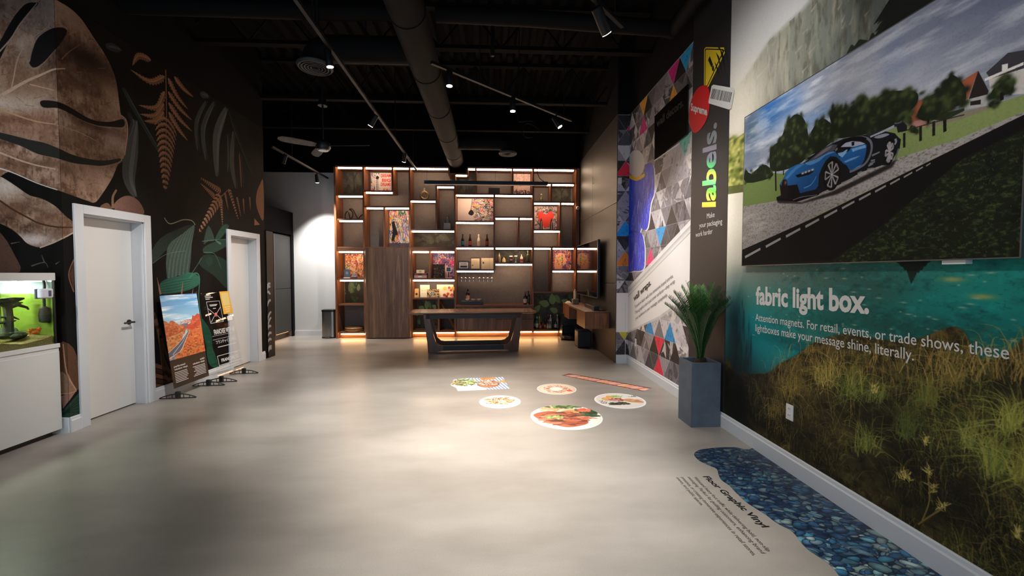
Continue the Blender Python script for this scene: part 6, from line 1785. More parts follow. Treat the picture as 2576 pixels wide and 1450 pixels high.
MB().lathe([(.03, 0), (.03, .02)], (1.945, 9.43, p[2]), 14, 1).build('base', W_WHITE, t); MB().ellipsoid((1.935, 9.39, p[2] - .005), .04, .045, .04).build('body', W_WHITE, t, smooth='all'); MB().lathe([(.016, 0), (.016, -.01)], (1.93, 9.352, p[2] - .008), 12, 1).build('lens', GLOSS_BLK, t)
# trash can
p = (-3.72, 9.60, 0)
t = thing('pedal_bin', 'brushed steel pedal bin with black lid against the white wall beside the shelving', 'trash can', p)
SS = mat('brushed_steel', '#9a9896', .32, 1.0, noise=(60, .1), stretch=(1, 1, .05))
rr = [(p[0] - .14 + .0, p[1])]
P = [(p[0] + .145 * max(-1, min(1, 1.25 * math.cos(a))), p[1] + .12 * max(-1, min(1, 1.25 * math.sin(a)))) for a in np.linspace(0, 2 * math.pi, 32, endpoint=False)]
MB().prism(P, 2, .03, .60).build('body', SS, t, smooth=True)
Q = [(p[0] + (x - p[0]) * 1.04, p[1] + (y - p[1]) * 1.04) for x, y in P]
MB().prism(Q, 2, .60, .645).build('lid', STEEL_BLK, t, smooth=True); MB().prism(Q, 2, 0, .03).build('base', STEEL_BLK, t); MB().box(p[0] - .06, p[0] + .05, p[1] - .155, p[1] - .11, .02, .045).build('pedal', SS, t, bevel=.006)

# ------------------------------------------------------------------ planter with sago palm
pl = thing('planter', 'tall square grey-blue concrete planter by the dark column, holding the palm', 'planter', (2.03, 3.945, 0))
PC = mat('planter_concrete', '#58636f', .75, noise=(7, .16), bump=(25, .12))
mb = MB(); a, b_, c_, d, h, w = 1.888, 2.172, 3.815, 4.085, .62, .022
mb.add([(a, c_, 0), (b_, c_, 0), (b_, d, 0), (a, d, 0), (a, c_, h), (b_, c_, h), (b_, d, h), (a, d, h), (a + w, c_ + w, h), (b_ - w, c_ + w, h), (b_ - w, d - w, h), (a + w, d - w, h), (a + w, c_ + w, h - .06), (b_ - w, c_ + w, h - .06), (b_ - w, d - w, h - .06), (a + w, d - w, h - .06)],
       [(3, 2, 1, 0), (0, 1, 5, 4), (1, 2, 6, 5), (2, 3, 7, 6), (3, 0, 4, 7), (4, 5, 9, 8), (5, 6, 10, 9), (6, 7, 11, 10), (7, 4, 8, 11), (8, 9, 13, 12), (9, 10, 14, 13), (10, 11, 15, 14), (11, 8, 12, 15), (12, 13, 14, 15)])
mb.build('pot', PC, pl)
so = MB()
for k in range(260):
    x, y = RS.uniform(a + .03, b_ - .03), RS.uniform(c_ + .03, d - .03); s = RS.uniform(.006, .014)
    so.ellipsoid((x, y, h - .056 + RS.uniform(0, .02)), s * 1.6, s, s * .6, 5, 3)
stuff(so.build('bark_mulch', mat('bark', '#4a3c30', .9, noise=(50, .7)), pl))
pm = thing('sago_palm', 'green sago palm with stiff feathery fronds growing from the grey planter', 'plant', (2.03, 3.94, .56))
MB().lathe([(.05, 0), (.058, .04), (.045, .08), (.02, .11)], (2.03, 3.94, .55), 14).build('trunk', mat('palm_trunk', '#3a2a1c', .9, noise=(40, .5), bump=(60, .6)), pm, smooth=True)
def leafmat(nm, c1):
    m = mat(nm, c1, .42, noise=(20, .25)); return m
PG = [leafmat('frond_green', '#2f5a2a'), leafmat('frond_dark', '#22451f'), leafmat('frond_fresh', '#4f8a36')]
tips = [((1673, 765), 3.95), ((1682, 748), 3.80), ((1695, 735), 4.1), ((1706, 740), 3.75), ((1714, 722), 4.0), ((1729, 712), 3.85), ((1745, 722), 4.25), ((1762, 735), 3.6), ((1780, 720), 4.2), ((1797, 714), 3.85), ((1815, 724), 3.72), ((1826, 738), 3.62), ((1842, 750), 3.66), ((1852, 758), 3.70), ((1735, 780), 3.55), ((1790, 785), 3.5), ((1700, 790), 4.2), ((1765, 760), 4.3), ((1720, 760), 3.6), ((1808, 765), 3.58), ((1690, 757), 3.7), ((1738, 742), 3.7), ((1775, 745), 3.9), ((1758, 728), 4.05), ((1822, 755), 3.85), ((1712, 775), 3.75), ((1750, 790), 3.6), ((1834, 768), 3.6)]
for k, (tp, dy) in enumerate(tips):
    tip = at(1, dy, *tp); tip[0] = min(tip[0], 2.165)
    b0 = np.array([2.03, 3.94, .60]) + RS.randn(3) * [.015, .015, .008]
    ctrl = b0 * .5 + tip * .5 + [(2.03 - tip[0]) * .28, (3.94 - dy) * .28, .10]
    n = 34
    P = [(1 - t) ** 2 * b0 + 2 * t * (1 - t) * ctrl + t * t * tip for t in np.linspace(0, 1, n)]
    mb = MB().tube([tuple(q) for q in P[::3] + [P[-1]]], [.006 * (1 - i / 13) + .0012 for i in range(len(P[::3]) + 1)], 5)
    for i in range(7, n):
        f = i / (n - 1)
        t = (P[min(i + 1, n - 1)] - P[i - 1]); t /= np.linalg.norm(t)
        up = np.array([0, 0, 1.0]); s = np.cross(t, up); s /= np.linalg.norm(s); nn = np.cross(s, t)
        ln = .105 * math.sin(math.pi * min(1, .12 + .80 * f)) + .02
        for g in (-1, 1):
            for off in (0, .5):
                p0 = P[i] + (P[i - 1] - P[i]) * off
                dr = s * g * .70 + t * .60 + nn * .42 + RS.randn(3) * .04
                e = p0 + dr * ln
                e[0] = min(e[0], 2.19)
                m_ = p0 + dr * ln * .5 + nn * .004
                wv = t * .0027
                mb.add([p0 - wv, p0 + wv, m_ + wv, m_ - wv, e], [(0, 1, 2, 3), (3, 2, 4)])
    mb.build('frond', PG[2] if tp[1] < 724 and 1700 < tp[0] < 1805 else PG[k % 2], pm)

# ------------------------------------------------------------------ aquarium
FX = -3.93
cab = thing('aquarium_cabinet', 'white aquarium cabinet standing in the alcove by the first door', 'cabinet', (-4.2, 2.9, 0))
CWH = mat('cabinet_white', '#d3d3d0', .4)
MB().box(FX - .50, FX - .003, 2.0, 3.915, .06, .795).build('body', CWH, cab); MB().box(FX - .02, FX, 2.0, 3.0, .05, .765).build('door', CWH, cab, bevel=.003); MB().box(FX - .02, FX, 3.006, 3.917, .05, .765).build('door', CWH, cab, bevel=.003)
MB().box(FX - .51, FX + .006, 1.99, 3.92, .797, .835).build('top', CWH, cab, bevel=.002); MB().box(FX - .48, FX - .05, 2.05, 3.88, 0, .06).build('plinth', STEEL_BLK, cab)
aq = thing('aquarium', 'lit green-water aquarium with white hood on the white cabinet', 'aquarium', (-4.2, 2.9, .836))
GLS = clear('tank_glass', (.95, .98, .96), .2, .02, .25)
MB().box(FX - .012, FX - .006, 2.02, 3.895, .836, 1.404).build('front_glass', GLS, aq); MB().box(FX - .47, FX - .012, 3.885, 3.893, .836, 1.404).build('end_glass', GLS, aq)
MB().box(FX - .02, FX - .004, 3.893, 3.903, .836, 1.404).build('silicone_edge', STEEL_BLK, aq)
bk = Print((0, 0, 0), (1.9, 0, 0), (0, 0, .57), 200, '#b0c44e')
bk.tint(.5, .15, '#c2d860', .35, .7, .8, 3); bk.tint(.3, .2, '#8aa83a', .5, .8, .3, 4); bk.fill(bk.uvp([(0, .79), (1, .79), (1, 1), (0, 1)]), '#f2f8fa'); bk.tint(.05, .05, '#c6d66a', .55, .8, .3, 5)
M_BK = bk.material('tank_backdrop', .6)
MB().sheet((FX - .465, 2.02, .836), (0, 1.87, 0), (0, 0, .568), .008).build('backdrop', M_BK, aq)
MB().sheet((FX - .464, 3.896, .836), (.44, 0, 0), (0, 0, .568), .006).build('end_film', M_BK, aq)
MB().box(FX - .46, FX - .02, 2.03, 3.88, .9, 1.283).build('water', clear('tank_water', (.96, .985, .88), .08, .02, .2), aq)
hood = MB().box(FX - .49, FX + .002, 2.0, 3.905, 1.4045, 1.472).build('hood', CWH, aq, bevel=.004)
MB().box(FX - .36, FX - .27, 2.1, 3.85, 1.390, 1.403).build('lamp', mat('tank_lamp', '#ffffff', .5, emit=((.9, .97, 1.0), 58.0)), aq)
gr = MB()
nx, ny = 14, 46
vs = [(FX - .46 + .44 * i / (nx - 1), 2.03 + 1.85 * j / (ny - 1), .872 + .045 * math.sin(j * .21 + 1) ** 2 + .03 * (1 - i / nx) + RS.uniform(-.004, .004)) for j in range(ny) for i in range(nx)]
gr.add(vs, [(j * nx + i, j * nx + i + 1, (j + 1) * nx + i + 1, (j + 1) * nx + i) for j in range(ny - 1) for i in range(nx - 1)])
e0 = [(FX - .02, 2.03 + 1.85 * j / (ny - 1), .837) for j in range(ny)]; e1 = [vs[j * nx + nx - 1] for j in range(ny)]
gr.add(e0 + e1, [(j, j + 1, ny + j + 1, ny + j) for j in range(ny - 1)])
stuff(gr.build('gravel', mat('gravel', '#8a7a48', .9, noise=(120, .7), bump=(180, .8)), aq))
RK = mat('tank_rock', '#3c4430', .9, noise=(25, .5), bump=(30, .8)); DW = mat('driftwood', '#34382a', .9, noise=(12, .4))
for (px, py, s, dx) in [(60, 842, .045, .2), (85, 836, .035, .25), (98, 826, .06, .3), (20, 838, .055, .3), (40, 848, .03, .15), (115, 828, .045, .28), (72, 846, .03, .18), (108, 838, .035, .22), (128, 836, .03, .26), (5, 846, .04, .2)]:
    q = at(0, FX - dx, px, py); zz = max(q[2], .93)
    MB().ellipsoid((q[0], min(q[1], 3.78), zz), s, s * 1.5, s * .7, 9, 6).build('rock', RK, aq, smooth=True)
q = lambda x, y, dx=.2: tuple(at(0, FX - dx, x, y))
MB().tube([q(20, 838), q(22, 800), q(18, 770), q(0, 765)], [.035, .028, .03, .02], 7).tube([q(20, 775), q(45, 768), q(68, 775), q(72, 780)], [.02, .016, .01, .006], 6).tube([q(-10, 762), q(30, 757), q(60, 752)], [.03, .03, .008], 6).tube([q(0, 800), q(30, 798), q(48, 805)], [.008, .012, .005], 5).tube([q(-20, 815), q(20, 812), q(40, 808)], [.01, .012, .005], 5).build('driftwood', DW, aq, smooth=True)
pm2 = MB()
for k in range(60):
    b0 = np.array(q(RS.uniform(-10, 50), RS.uniform(752, 770), .2)); pm2.ellipsoid(tuple(b0), .018, .03, .008, 5, 3)
stuff(pm2.build('moss', mat('moss', '#4a5a34', .9, noise=(60, .4)), aq))
BKP = mat('pump_black', '#1c1f20', .6)
MB().lathe([(.02, -.07), (.036, -.06), (.04, .0), (.03, .06), (.012, .075)], q(112, 793, .07), 12).tube([q(112, 775, .07), q(110, 745, .06), q(112, 720, .06), q(108, 700, .08)], .010, 7).tube([q(112, 795, .07), q(124, 795, .08), q(130, 798, .1)], .022, 8).build('pump', BKP, aq, smooth=True)
p = at(0, FX + .03, 112, 741)
fd = thing('magnet_cleaner', 'white and grey magnetic glass cleaner clipped on the aquarium front', 'cleaner', tuple(p))
MB().box(FX + .001, FX + .016, p[1] - .055, p[1] + .055, p[2] - .04, p[2] + .045).build('pad', mat('cleaner_grey', '#4a4d5c', .5), fd, bevel=.004); MB().box(FX + .0165, FX + .058, p[1] - .052, p[1] + .050, p[2] - .036, p[2] + .047).build('body', mat('cleaner_white', '#d0cfdc', .4), fd, bevel=.012); MB().box(FX + .0585, FX + .06, p[1] + .005, p[1] + .028, p[2] - .02, p[2] + .03).build('grip', mat('cleaner_grey', '#4a4d5c', .5), fd)
OR = mat('goldfish_orange', '#e8682a', .35)
for (px, py, s, txt) in [(90, 838, .030, 'orange goldfish near the gravel in front of the rocks'), (112, 828, .024, 'upright orange goldfish right of the larger one'), (76, 834, .019, 'small orange goldfish left of the larger one'), (134, 825, .021, 'orange goldfish nearest the end of the tank'), (81, 830, .015, 'tiny orange goldfish above the small one')]:
    c0 = at(0, FX - .045, px, py); c0[1] = min(c0[1], 3.80)
    t = thing('goldfish', txt, 'fish', tuple(c0), 'goldfish in the tank')
    vert = px == 112
    MB().ellipsoid(c0, s * .35, s * (.5 if vert else 1), s * (.9 if vert else .5), 10, 7).build('body', OR, t, smooth='all')
    MB().add([(c0[0], c0[1] - s * .8, c0[2]), (c0[0] + .004, c0[1] - s * 1.7, c0[2] + s * .6), (c0[0] + .004, c0[1] - s * 1.7, c0[2] - s * .6), (c0[0] - .004, c0[1] - s * 1.5, c0[2])], [(0, 1, 3), (0, 3, 2), (0, 3, 1), (0, 2, 3)]).build('tail', OR, t)
    MB().add([(c0[0], c0[1] + s * .3, c0[2] + s * .45), (c0[0], c0[1] - s * .4, c0[2] + s * .4), (c0[0] + .003, c0[1] - s * .2, c0[2] + s * .85)], [(0, 1, 2), (2, 1, 0)]).build('fin', OR, t)

# ------------------------------------------------------------------ acrylic display panels on curved feet
ACR = clear('acrylic', (.97, .98, .98), .02, .02, .05)
def panel(bl, br, tl, label):
    bl, br, tl = map(np.array, (bl, br, tl)); u, v = br - bl, tl - bl
    t = thing('display_stand', label, 'display panel', tuple((bl + br) / 2), 'acrylic panels along the left wall')
    n = np.cross(u, v); n /= np.linalg.norm(n)
    MB().sheet(tuple(bl + v * .02), tuple(u), tuple(v * .98), .008).build('sheet', ACR, t)
    for f in (.06, .94):
        c0 = bl + u * f; yv = c0[1]
        ft = MB()
        arc = [(c0[0] + x, yv + x * .12, .012 + .045 * (1 - (x / .19) ** 2)) for x in np.linspace(-.19, .19, 13)]
        ft.tube(arc, .007, 6); ft.tube([(c0[0] + x, yv + x * .12, .008) for x in np.linspace(-.19, .19, 5)], .006, 6)
        for x in (-.12, -.06, .06, .12): ft.tube([(c0[0] + x, yv + x * .12, .008), (c0[0] + x, yv + x * .12, .012 + .045 * (1 - (x / .19) ** 2))], .004, 5)
        ft.build('foot', STEEL_BLK, t); MB().box(c0[0] - .022, c0[0] + .022, yv - .018, yv + .018, .005, .085).build('clamp', STEEL_BLK, t, bevel=.004)
    return t, bl, u, v, n
t1, bl, u, v, n = panel((-3.684, 4.934, 0), (-3.700, 5.551, 0), (-3.832, 4.934, 1.21), 'leaning acrylic panel with a desert road photograph and black caption')
s = n * .0015
MB().sheet(tuple(bl + v * .375 + s), tuple(u), tuple(v * .624), .001).build('road_print', M_ROAD, t1)
MB().sheet(tuple(bl + v * .105 + s), tuple(u), tuple(v * .27), .001).build('caption_print', mat('caption_black', '#1d1918', .3), t1)
def on_panel(text, x, y, w, h, m, parent, bl, u, v, n, bold=0.0, name='lettering'):
    p0 = bl + u * x + v * y
    return lettering(text, p0 + n * .002, u * w, v * h, m, parent, bold=bold, name=name)
on_panel('perforated', .07, .300, .30, .016, INKW, t1, bl, u, v, n, .03); on_panel('window vinyl.', .07, .272, .36, .016, INKW, t1, bl, u, v, n, .03)
on_panel('solid', .80, .300, .13, .016, INKW, t1, bl, u, v, n, .03); on_panel('window vinyl.', .57, .272, .36, .016, INKW, t1, bl, u, v, n, .03)
tl_ = MB()
for k in range(7):
    for (xa_, w_) in ((.07, .36 * RS.uniform(.8, 1)), (.93, -.38 * RS.uniform(.65, 1))):
        yq = .245 - k * .0155
        q0 = bl + u * xa_ + v * yq + n * .0025; q1 = q0 + u * w_; q2 = q1 + v * .006; q3 = q0 + v * .006
        tl_.add([q0, q1, q2, q3], [(0, 1, 2, 3) if w_ > 0 else (3, 2, 1, 0)])
stuff(tl_.build('small_print', INKW, t1))
t2, bl, u, v, n = panel((-3.655, 5.667, 0), (-3.628, 6.194, 0), (-3.862, 5.667, 1.205), 'clear acrylic panel with white franchise lettering and a yellow card')
s = n * .0015
def bar(mb, x0, y0, x1, y1, th=.006):
    a_, b_ = bl + u * x0 + v * y0, bl + u * x1 + v * y1
    d = b_ - a_; L = np.linalg.norm(d); d /= L; e = np.cross(n, d) * th / 2
    mb.add([a_ - e + s, b_ - e + s, b_ + e + s, a_ + e + s, a_ - e, b_ - e, b_ + e, a_ + e], [(0, 1, 2, 3), (7, 6, 5, 4)])
mb = MB()
for k, w_ in enumerate((.2, .26, .14)): bar(mb, .09, .965 - k * .018, .09 + w_, .965 - k * .018, .009)
for q in ((.10, .90, .56, .90), (.56, .90, .56, .66), (.56, .66, .10, .66), (.10, .66, .10, .90), (.10, .83, .30, .755), (.56, .83, .36, .755), (.12, .67, .30, .745), (.54, .67, .36, .745)): bar(mb, *q, .005)
for q in ((.18, .862, .46, .862), (.2, .85, .42, .85), (.28, .82, .38, .82)): bar(mb, *q, .008)
bar(mb, .06, .515, .9, .515, .003); bar(mb, .06, .475, .9, .475, .003); bar(mb, .18, .385, .86, .385, .009)
for q in ((.10, .29, .98, .29), (.98, .29, .98, .125), (.98, .125, .10, .125), (.10, .125, .10, .29), (.10, .185, .98, .185)): bar(mb, *q, .007)
bar(mb, .2, .155, .82, .155, .010)
mb.build('line_art', INKW, t2)
on_panel('FRANCHISE WITH US', .14, .53, .76, .052, INKW, t2, bl, u, v, n, .02); on_panel('\u30d5\u30e9\u30f3\u30c1\u30e3\u30a4\u30ba\u306e\u6a5f\u4f1a', .14, .425, .76, .03, INKW, t2, bl, u, v, n, .01); on_panel('FRANCHIS', .20, .215, .50, .035, INKW, t2, bl, u, v, n, .03)
mb = MB()
for k in range(3): bar(mb, .75, .218 + k * .016, .87, .218 + k * .016, .007)
for q in ((.74, .268, .81, .285), (.81, .285, .88, .268)): bar(mb, *q, .009)
mb.build('house_mark', INKW, t2)
c0 = bl + u * .33 + v * .748 + n * .003
MB().ellipsoid(tuple(c0), .006, .026, .03, 12, 8).build('red_seal', mat('seal_red', '#e06a58', .5), t2, smooth='all')
cp = bl + u * .62 + v * .74 + n * .004
yc_ = thing('yellow_card', 'yellow card stuck on the clear panel of white lettering', 'card', tuple(cp))
MB().sheet(tuple(cp), tuple(u * .36), tuple(v * .265), .002).build('card', mat('card_yellow', '#e0a832', .5), yc_)
MB().sheet(tuple(cp + u * .05 + v * .10 + n * .0006), tuple(u * .26), tuple(v * .145), .0005).build('pale_patch', mat('card_pale', '#d8c078', .5), yc_)
for k in range(3): MB().sheet(tuple(cp + u * (.07 + .02 * k) + v * (.075 - .025 * k) + n * .0006), tuple(u * (.22 - .04 * k)), tuple(v * .009), .0005).build('text_line', PAPER, yc_)
cp = bl + u * .72 + v * .66 + n * .004
o = MB().sheet(tuple(cp), tuple(u * .2), tuple(v * .05), .001).build('white_tag', WPAP, None, origin=tuple(cp)); tag(o, 'small white tag below the yellow card on the clear panel', 'tag')

# ------------------------------------------------------------------ framed fabric print and cut-out stickers on the right wall
lb = thing('fabric_print', 'large framed fabric print of a blue sports car on a country lane', 'picture', tuple(p_bl))
MB().sheet(tuple(p_bl), tuple(p_u), tuple(p_v), .030).build('print', M_CAR, lb)
FRM = mat('alu_frame', '#6d6d6e', .35, .7)
y1_, y0_, z0_, z1_ = p_bl[1], p_bl[1] + p_u[1], p_bl[2], p_bl[2] + p_v[2]
for q in ((y0_ - .006, y1_ + .006, z0_ - .006, z0_), (y0_ - .006, y1_ + .006, z1_, z1_ + .006), (y0_ - .006, y0_, z0_, z1_), (y1_, y1_ + .006, z0_, z1_)):
    MB().box(XP - .001, XP + .042, *q).build('frame_rail', FRM, lb)
o = MB().box(XP + .01, XR - .001, 1.80, 1.90, 1.515, 1.538).build('cleat', W_WHITE, lb)

def decal(px_pts, x, m, name, parent=None, th=.002, smooth=0, origin=None):
    P = np.array([at(0, x, *q)[1:] for q in px_pts])
    if smooth: P = spline(P, smooth, True)
    a_ = sum(P[i - 1][0] * P[i][1] - P[i][0] * P[i - 1][1] for i in range(len(P)))
    if a_ < 0: P = P[::-1]
    return MB().prism([tuple(q) for q in P], 0, x, x + th).build(name, m, parent, origin=origin)
z7 = lambda x, y: (1700 + x / 5.577, 80 + y / 5.577)
YEL = mat('sticker_yellow', '#e8cc2e', .45); RED = mat('sticker_red', '#d01a22', .45); STW = mat('sticker_white', '#d8d8d6', .45); SBK = mat('sticker_black', '#0f0f10', .5)
X1 = XR - .0065
ws = thing('warning_sticker', 'yellow triangular warning sticker with claw marks at the top of the dark column', 'sticker', tuple(at(0, X1, *z7(480, 450))))
decal([z7(*q) for q in [(393, 750), (395, 245), (420, 212), (672, 218), (690, 280), (450, 775)]], X1, YEL, 'border', ws)
decal([z7(*q) for q in [(404, 750), (406, 250), (425, 233), (660, 240), (680, 262), (440, 765)]], X1 - .0006, SBK, 'outline', ws, .0006)
decal([z7(*q) for q in [(413, 750), (415, 262), (430, 248), (640, 256), (655, 275), (435, 752)]], X1 - .0012, YEL, 'face', ws, .0006)
decal([z7(*q) for q in [(450, 395), (475, 340), (520, 460), (498, 498)]], X1 - .0018, SBK, 'exclamation_bar', ws, .0006); decal([z7(520 + 15 * math.cos(a), 512 + 40 * math.sin(a)) for a in np.linspace(0, 2 * math.pi, 14, endpoint=False)], X1 - .0018, SBK, 'exclamation_dot', ws, .0006)
for q in ([(560, 285), (605, 345), (615, 420), (645, 590), (615, 480), (590, 380)], [(615, 230), (660, 300), (665, 380), (695, 565), (645, 370), (630, 300)], [(540, 415), (575, 470), (600, 620), (560, 480)], [(670, 225), (700, 290), (735, 440), (690, 300)], [(590, 205), (610, 205), (625, 245), (600, 245)]): decal([z7(*p_) for p_ in q], X1 - .0022, SBK, 'claw_mark', ws, .0006)
rs = thing('oval_sticker', 'red oval sticker with white lettering on the dark column', 'sticker', tuple(at(0, X1 - .003, 1758, 272)))
decal([z7(*q) for q in [(240, 1405), (195, 1300), (183, 1150), (205, 1000), (250, 880), (310, 790), (390, 748), (445, 775), (470, 850), (475, 980), (455, 1140), (415, 1260), (350, 1360), (290, 1410)]], X1 - .003, RED, 'disc', rs, .002, smooth=4)
words('Supreme', (0, X1 - .0035), z7(212, 1100), z7(440, 1172), z7(212, 1000), STW, rs, bold=.03)
bs = thing('barcode_sticker', 'white tilted barcode sticker bridging the dark column and the lake mural', 'sticker', tuple(at(0, X1 - .0045, 1815, 245)))
decal([z7(*q) for q in [(455, 985), (500, 760), (525, 740), (790, 785), (812, 800), (815, 830), (775, 1070), (745, 1090), (485, 1010), (462, 1005)]], X1 - .0045, STW, 'label', bs, .002)
bm = MB()
ba, bb, bc = np.array(z7(518, 795)), np.array(z7(795, 850)), np.array(z7(485, 935))
f = 0.0
rb_ = random.Random(5)
while f < .97:
    w_ = rb_.choice([.012, .02, .03]); 
    Q = [ba + (bb - ba) * f, ba + (bb - ba) * (f + w_), bc + (bb - ba) * (f + w_) , bc + (bb - ba) * f]
    P = [at(0, X1 - .0050, *q) for q in Q]
    bm.add(P, [(0, 1, 2, 3)])
    f += w_ + rb_.choice([.012, .018, .026])
stuff(bm.build('bars', SBK, bs))
ac = thing('acrylic_sign', 'dark reflective acrylic sign reading wall decors on the triangle wallpaper', 'sign', tuple(at(0, XR - .02, 1687, 310)))
decal([(1646.2, 292.4), (1728.4, 211.9), (1727.6, 337.9), (1646.2, 401.4)], XR - .020, mat('smoked_mirror', '#2a2622', .12, .5), 'panel', ac, .018)
words('wall decors.', (0, XR - .0205), (1652, 320), (1719.5, 265), (1652, 302), SBK, ac, bold=.03)
MB().box(XR - .018, XR, *[float(v_) for v_ in (at(0, XR, 1710, 352)[1], at(0, XR, 1648, 404)[1])], at(0, XR, 1648, 404)[2] - .012, at(0, XR, 1648, 404)[2]).build('lower_ledge', STW, ac)

# ------------------------------------------------------------------ vinyls on the floor
def disc(cx, cy, r, m, label, rot=0.0, ry=None):
    n = 48; z = .0016
    ry = ry or r
    vs = [(cx + r * math.cos(2 * math.pi * k / n), cy + ry * math.sin(2 * math.pi * k / n), z) for k in range(n)]
    lo = [(x, y, .0002) for x, y, _ in vs]
    c_, s_ = math.cos(rot), math.sin(rot)
    uv = [(.5 + .5 * (math.cos(2 * math.pi * k / n) * c_ - math.sin(2 * math.pi * k / n) * s_), .5 + .5 * (math.cos(2 * math.pi * k / n) * s_ + math.sin(2 * math.pi * k / n) * c_)) for k in range(n)]
    mb = MB().add(vs + lo, [tuple(range(n))] + [(i, i + n, (i + 1) % n + n, (i + 1) % n) for i in range(n)], [uv] + [[(.5, .98)] * 4] * n)
    return tag(mb.build('floor_sticker', m, None, origin=(cx, cy, 0)), label, 'floor sticker', 'food stickers on the floor')
disc(.752, 4.165, .366, DISH[0], 'largest round floor sticker: plate of grilled meat and salad'); disc(1.467, 4.67, .29, DISH[1], 'round floor sticker of a plate with two egg halves and a fish, nearest the planter')
disc(.081, 4.69, .238, DISH[2], 'round white floor sticker of dumplings nearest the left wall'); disc(.81, 5.18, .25, DISH[3], 'round floor sticker of a noodle ring on a peach plate')
def flat(pts, uv, m, label):
    P = [floor_at(*q) for q in pts]
    n = len(P)
    P = [(q[0], q[1], .0016) for q in P]
    c0 = tuple(np.mean(P, 0))
    mb = MB().add(P + [(q[0], q[1], .0002) for q in P], [tuple(range(n))] + [(i, i + n, (i + 1) % n + n, (i + 1) % n) for i in range(n)], [uv] + [[(.5, .5)] * 4] * n)
    return tag(mb.build('floor_sticker', m, None, origin=(c0[0], c0[1], 0)), label, 'floor sticker', 'food stickers on the floor')
flat([(1152, 985), (1282, 979), (1265, 949), (1217, 952), (1180, 952), (1142, 956), (1133, 970), (1148, 977)][::1], [(.13, .0), (1, .1), (.95, 1), (.6, .95), (.3, .92), (.05, .85), (0, .5), (.1, .3)], M_LUNCH, 'floor sticker of a lunch tray with leaves and a striped blue cloth')
flat([(1412, 945), (1618, 985), (1640, 977), (1432, 940)], [(0, 0), (1, 0), (1, 1), (0, 1)], M_PLATTER, 'long narrow floor sticker of sliced sashimi on a board')
# pebble vinyl along the right baseboard
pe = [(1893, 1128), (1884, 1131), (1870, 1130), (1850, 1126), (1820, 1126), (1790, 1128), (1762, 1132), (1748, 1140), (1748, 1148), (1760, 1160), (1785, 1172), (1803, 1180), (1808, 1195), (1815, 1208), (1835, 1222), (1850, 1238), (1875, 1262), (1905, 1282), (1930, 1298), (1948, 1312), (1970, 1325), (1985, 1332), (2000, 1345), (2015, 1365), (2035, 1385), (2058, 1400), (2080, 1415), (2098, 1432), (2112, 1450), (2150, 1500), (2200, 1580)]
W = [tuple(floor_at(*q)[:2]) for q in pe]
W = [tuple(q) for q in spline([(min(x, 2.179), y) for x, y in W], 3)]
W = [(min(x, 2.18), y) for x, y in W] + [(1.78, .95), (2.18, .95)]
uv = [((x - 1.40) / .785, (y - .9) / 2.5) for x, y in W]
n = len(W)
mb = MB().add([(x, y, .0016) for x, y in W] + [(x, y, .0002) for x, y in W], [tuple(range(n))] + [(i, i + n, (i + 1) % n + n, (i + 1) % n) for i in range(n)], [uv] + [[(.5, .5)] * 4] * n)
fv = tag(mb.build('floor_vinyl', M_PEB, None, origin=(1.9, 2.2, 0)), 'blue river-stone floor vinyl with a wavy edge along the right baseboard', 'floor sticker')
ftx = thing('floor_lettering', 'black vinyl lettering on the floor beside the river-stone vinyl', 'lettering', (1.5, 2.5, 0))
z6 = lambda x, y: (1680 + x / 3.788, 1100 + y / 3.788)
FP = (2, 0.0004)
words('Floor Graphic Vinyl', FP, z6(335, 375), z6(905, 862), z6(390, 372), SBK, ftx, bold=.03, lift=.0004)
for tx, a, b_, c_ in [('Withstand heavy foot traffic while delivering bold, non-slip', (243, 381), (950, 1090), (275, 380)), ('messaging. Perfect for guiding customers, enhancing brand', (187, 382), (895, 1110), (219, 381)),
                      ('presence, or creating immersive experiences in retail stores,', (125, 384), (815, 1132), (158, 383)), ('events, and public spaces.', (78, 385), (318, 655), (108, 384))]:
    words(tx, FP, z6(*a), z6(*b_), z6(*c_), SBK, ftx, lift=.0004)
# ------------------------------------------------------------------ ducts, tracks, pendant, fan, pipes overhead
DU = mat('duct_black', '#0c0b0b', .75, noise=(8, .2), spec=.15)
du = thing('air_duct', 'long round black air duct running under the ceiling to the shelving', 'duct', (-.83, 6.5, 4.02))
MB().tube([(-.83, y, 4.02) for y in np.arange(-4.5, 9.48, 1.16)] + [(-.83, 9.9, 4.02)], .18, 24).build('main_duct', DU, du, smooth=True)
for y in np.arange(.66, 9.4, 1.16): MB().tube([(-.83, y, 4.02), (-.83, y + .025, 4.02)], .186, 24).build('seam_band', DU, du, smooth=True)
DF = mat('diffuser_grey', '#3a3938', .6)
def branch(y, x1, s, zc, zd, r, rd):
    R_ = zc - zd - .05
    P = [(-.83, y, zc), (x1, y, zc)] + [(x1 + s * R_ * math.sin(a), y, zc - R_ + R_ * math.cos(a)) for a in (.35, .7, 1.05, 1.4, 1.57)]
    P += [(P[-1][0], y, zd + .02)]
    MB().tube(P, r, 18).build('branch_duct', DU, du, smooth=True)
    c0 = (P[-1][0], y, zd)
    df = MB().lathe([(rd, .035), (rd, .02), (rd * .92, 0), (rd * .86, .0), (rd * .84, .03)], c0, 28).build('diffuser', DF, du, smooth=True)
    for k in (.72, .56, .40, .24): MB().lathe([(rd * k, .03), (rd * k * 1.06, .0), (rd * (k - .03), .002), (rd * (k - .05), .03)], c0, 24).build('diffuser_ring', DF, df, smooth=True)
branch(5.04, -1.90, -1, 4.10, 3.87, .15, .20); branch(8.3, .13, 1, 4.05, 3.83, .13, .18)
TR = mat('track_black', '#121111', .5, spec=.3)
LENS = mat('spot_lens', '#ffffff', .3, emit=((1, .97, .92), 45.0)); LENSOFF = mat('spot_lens_off', '#8a8886', .2)
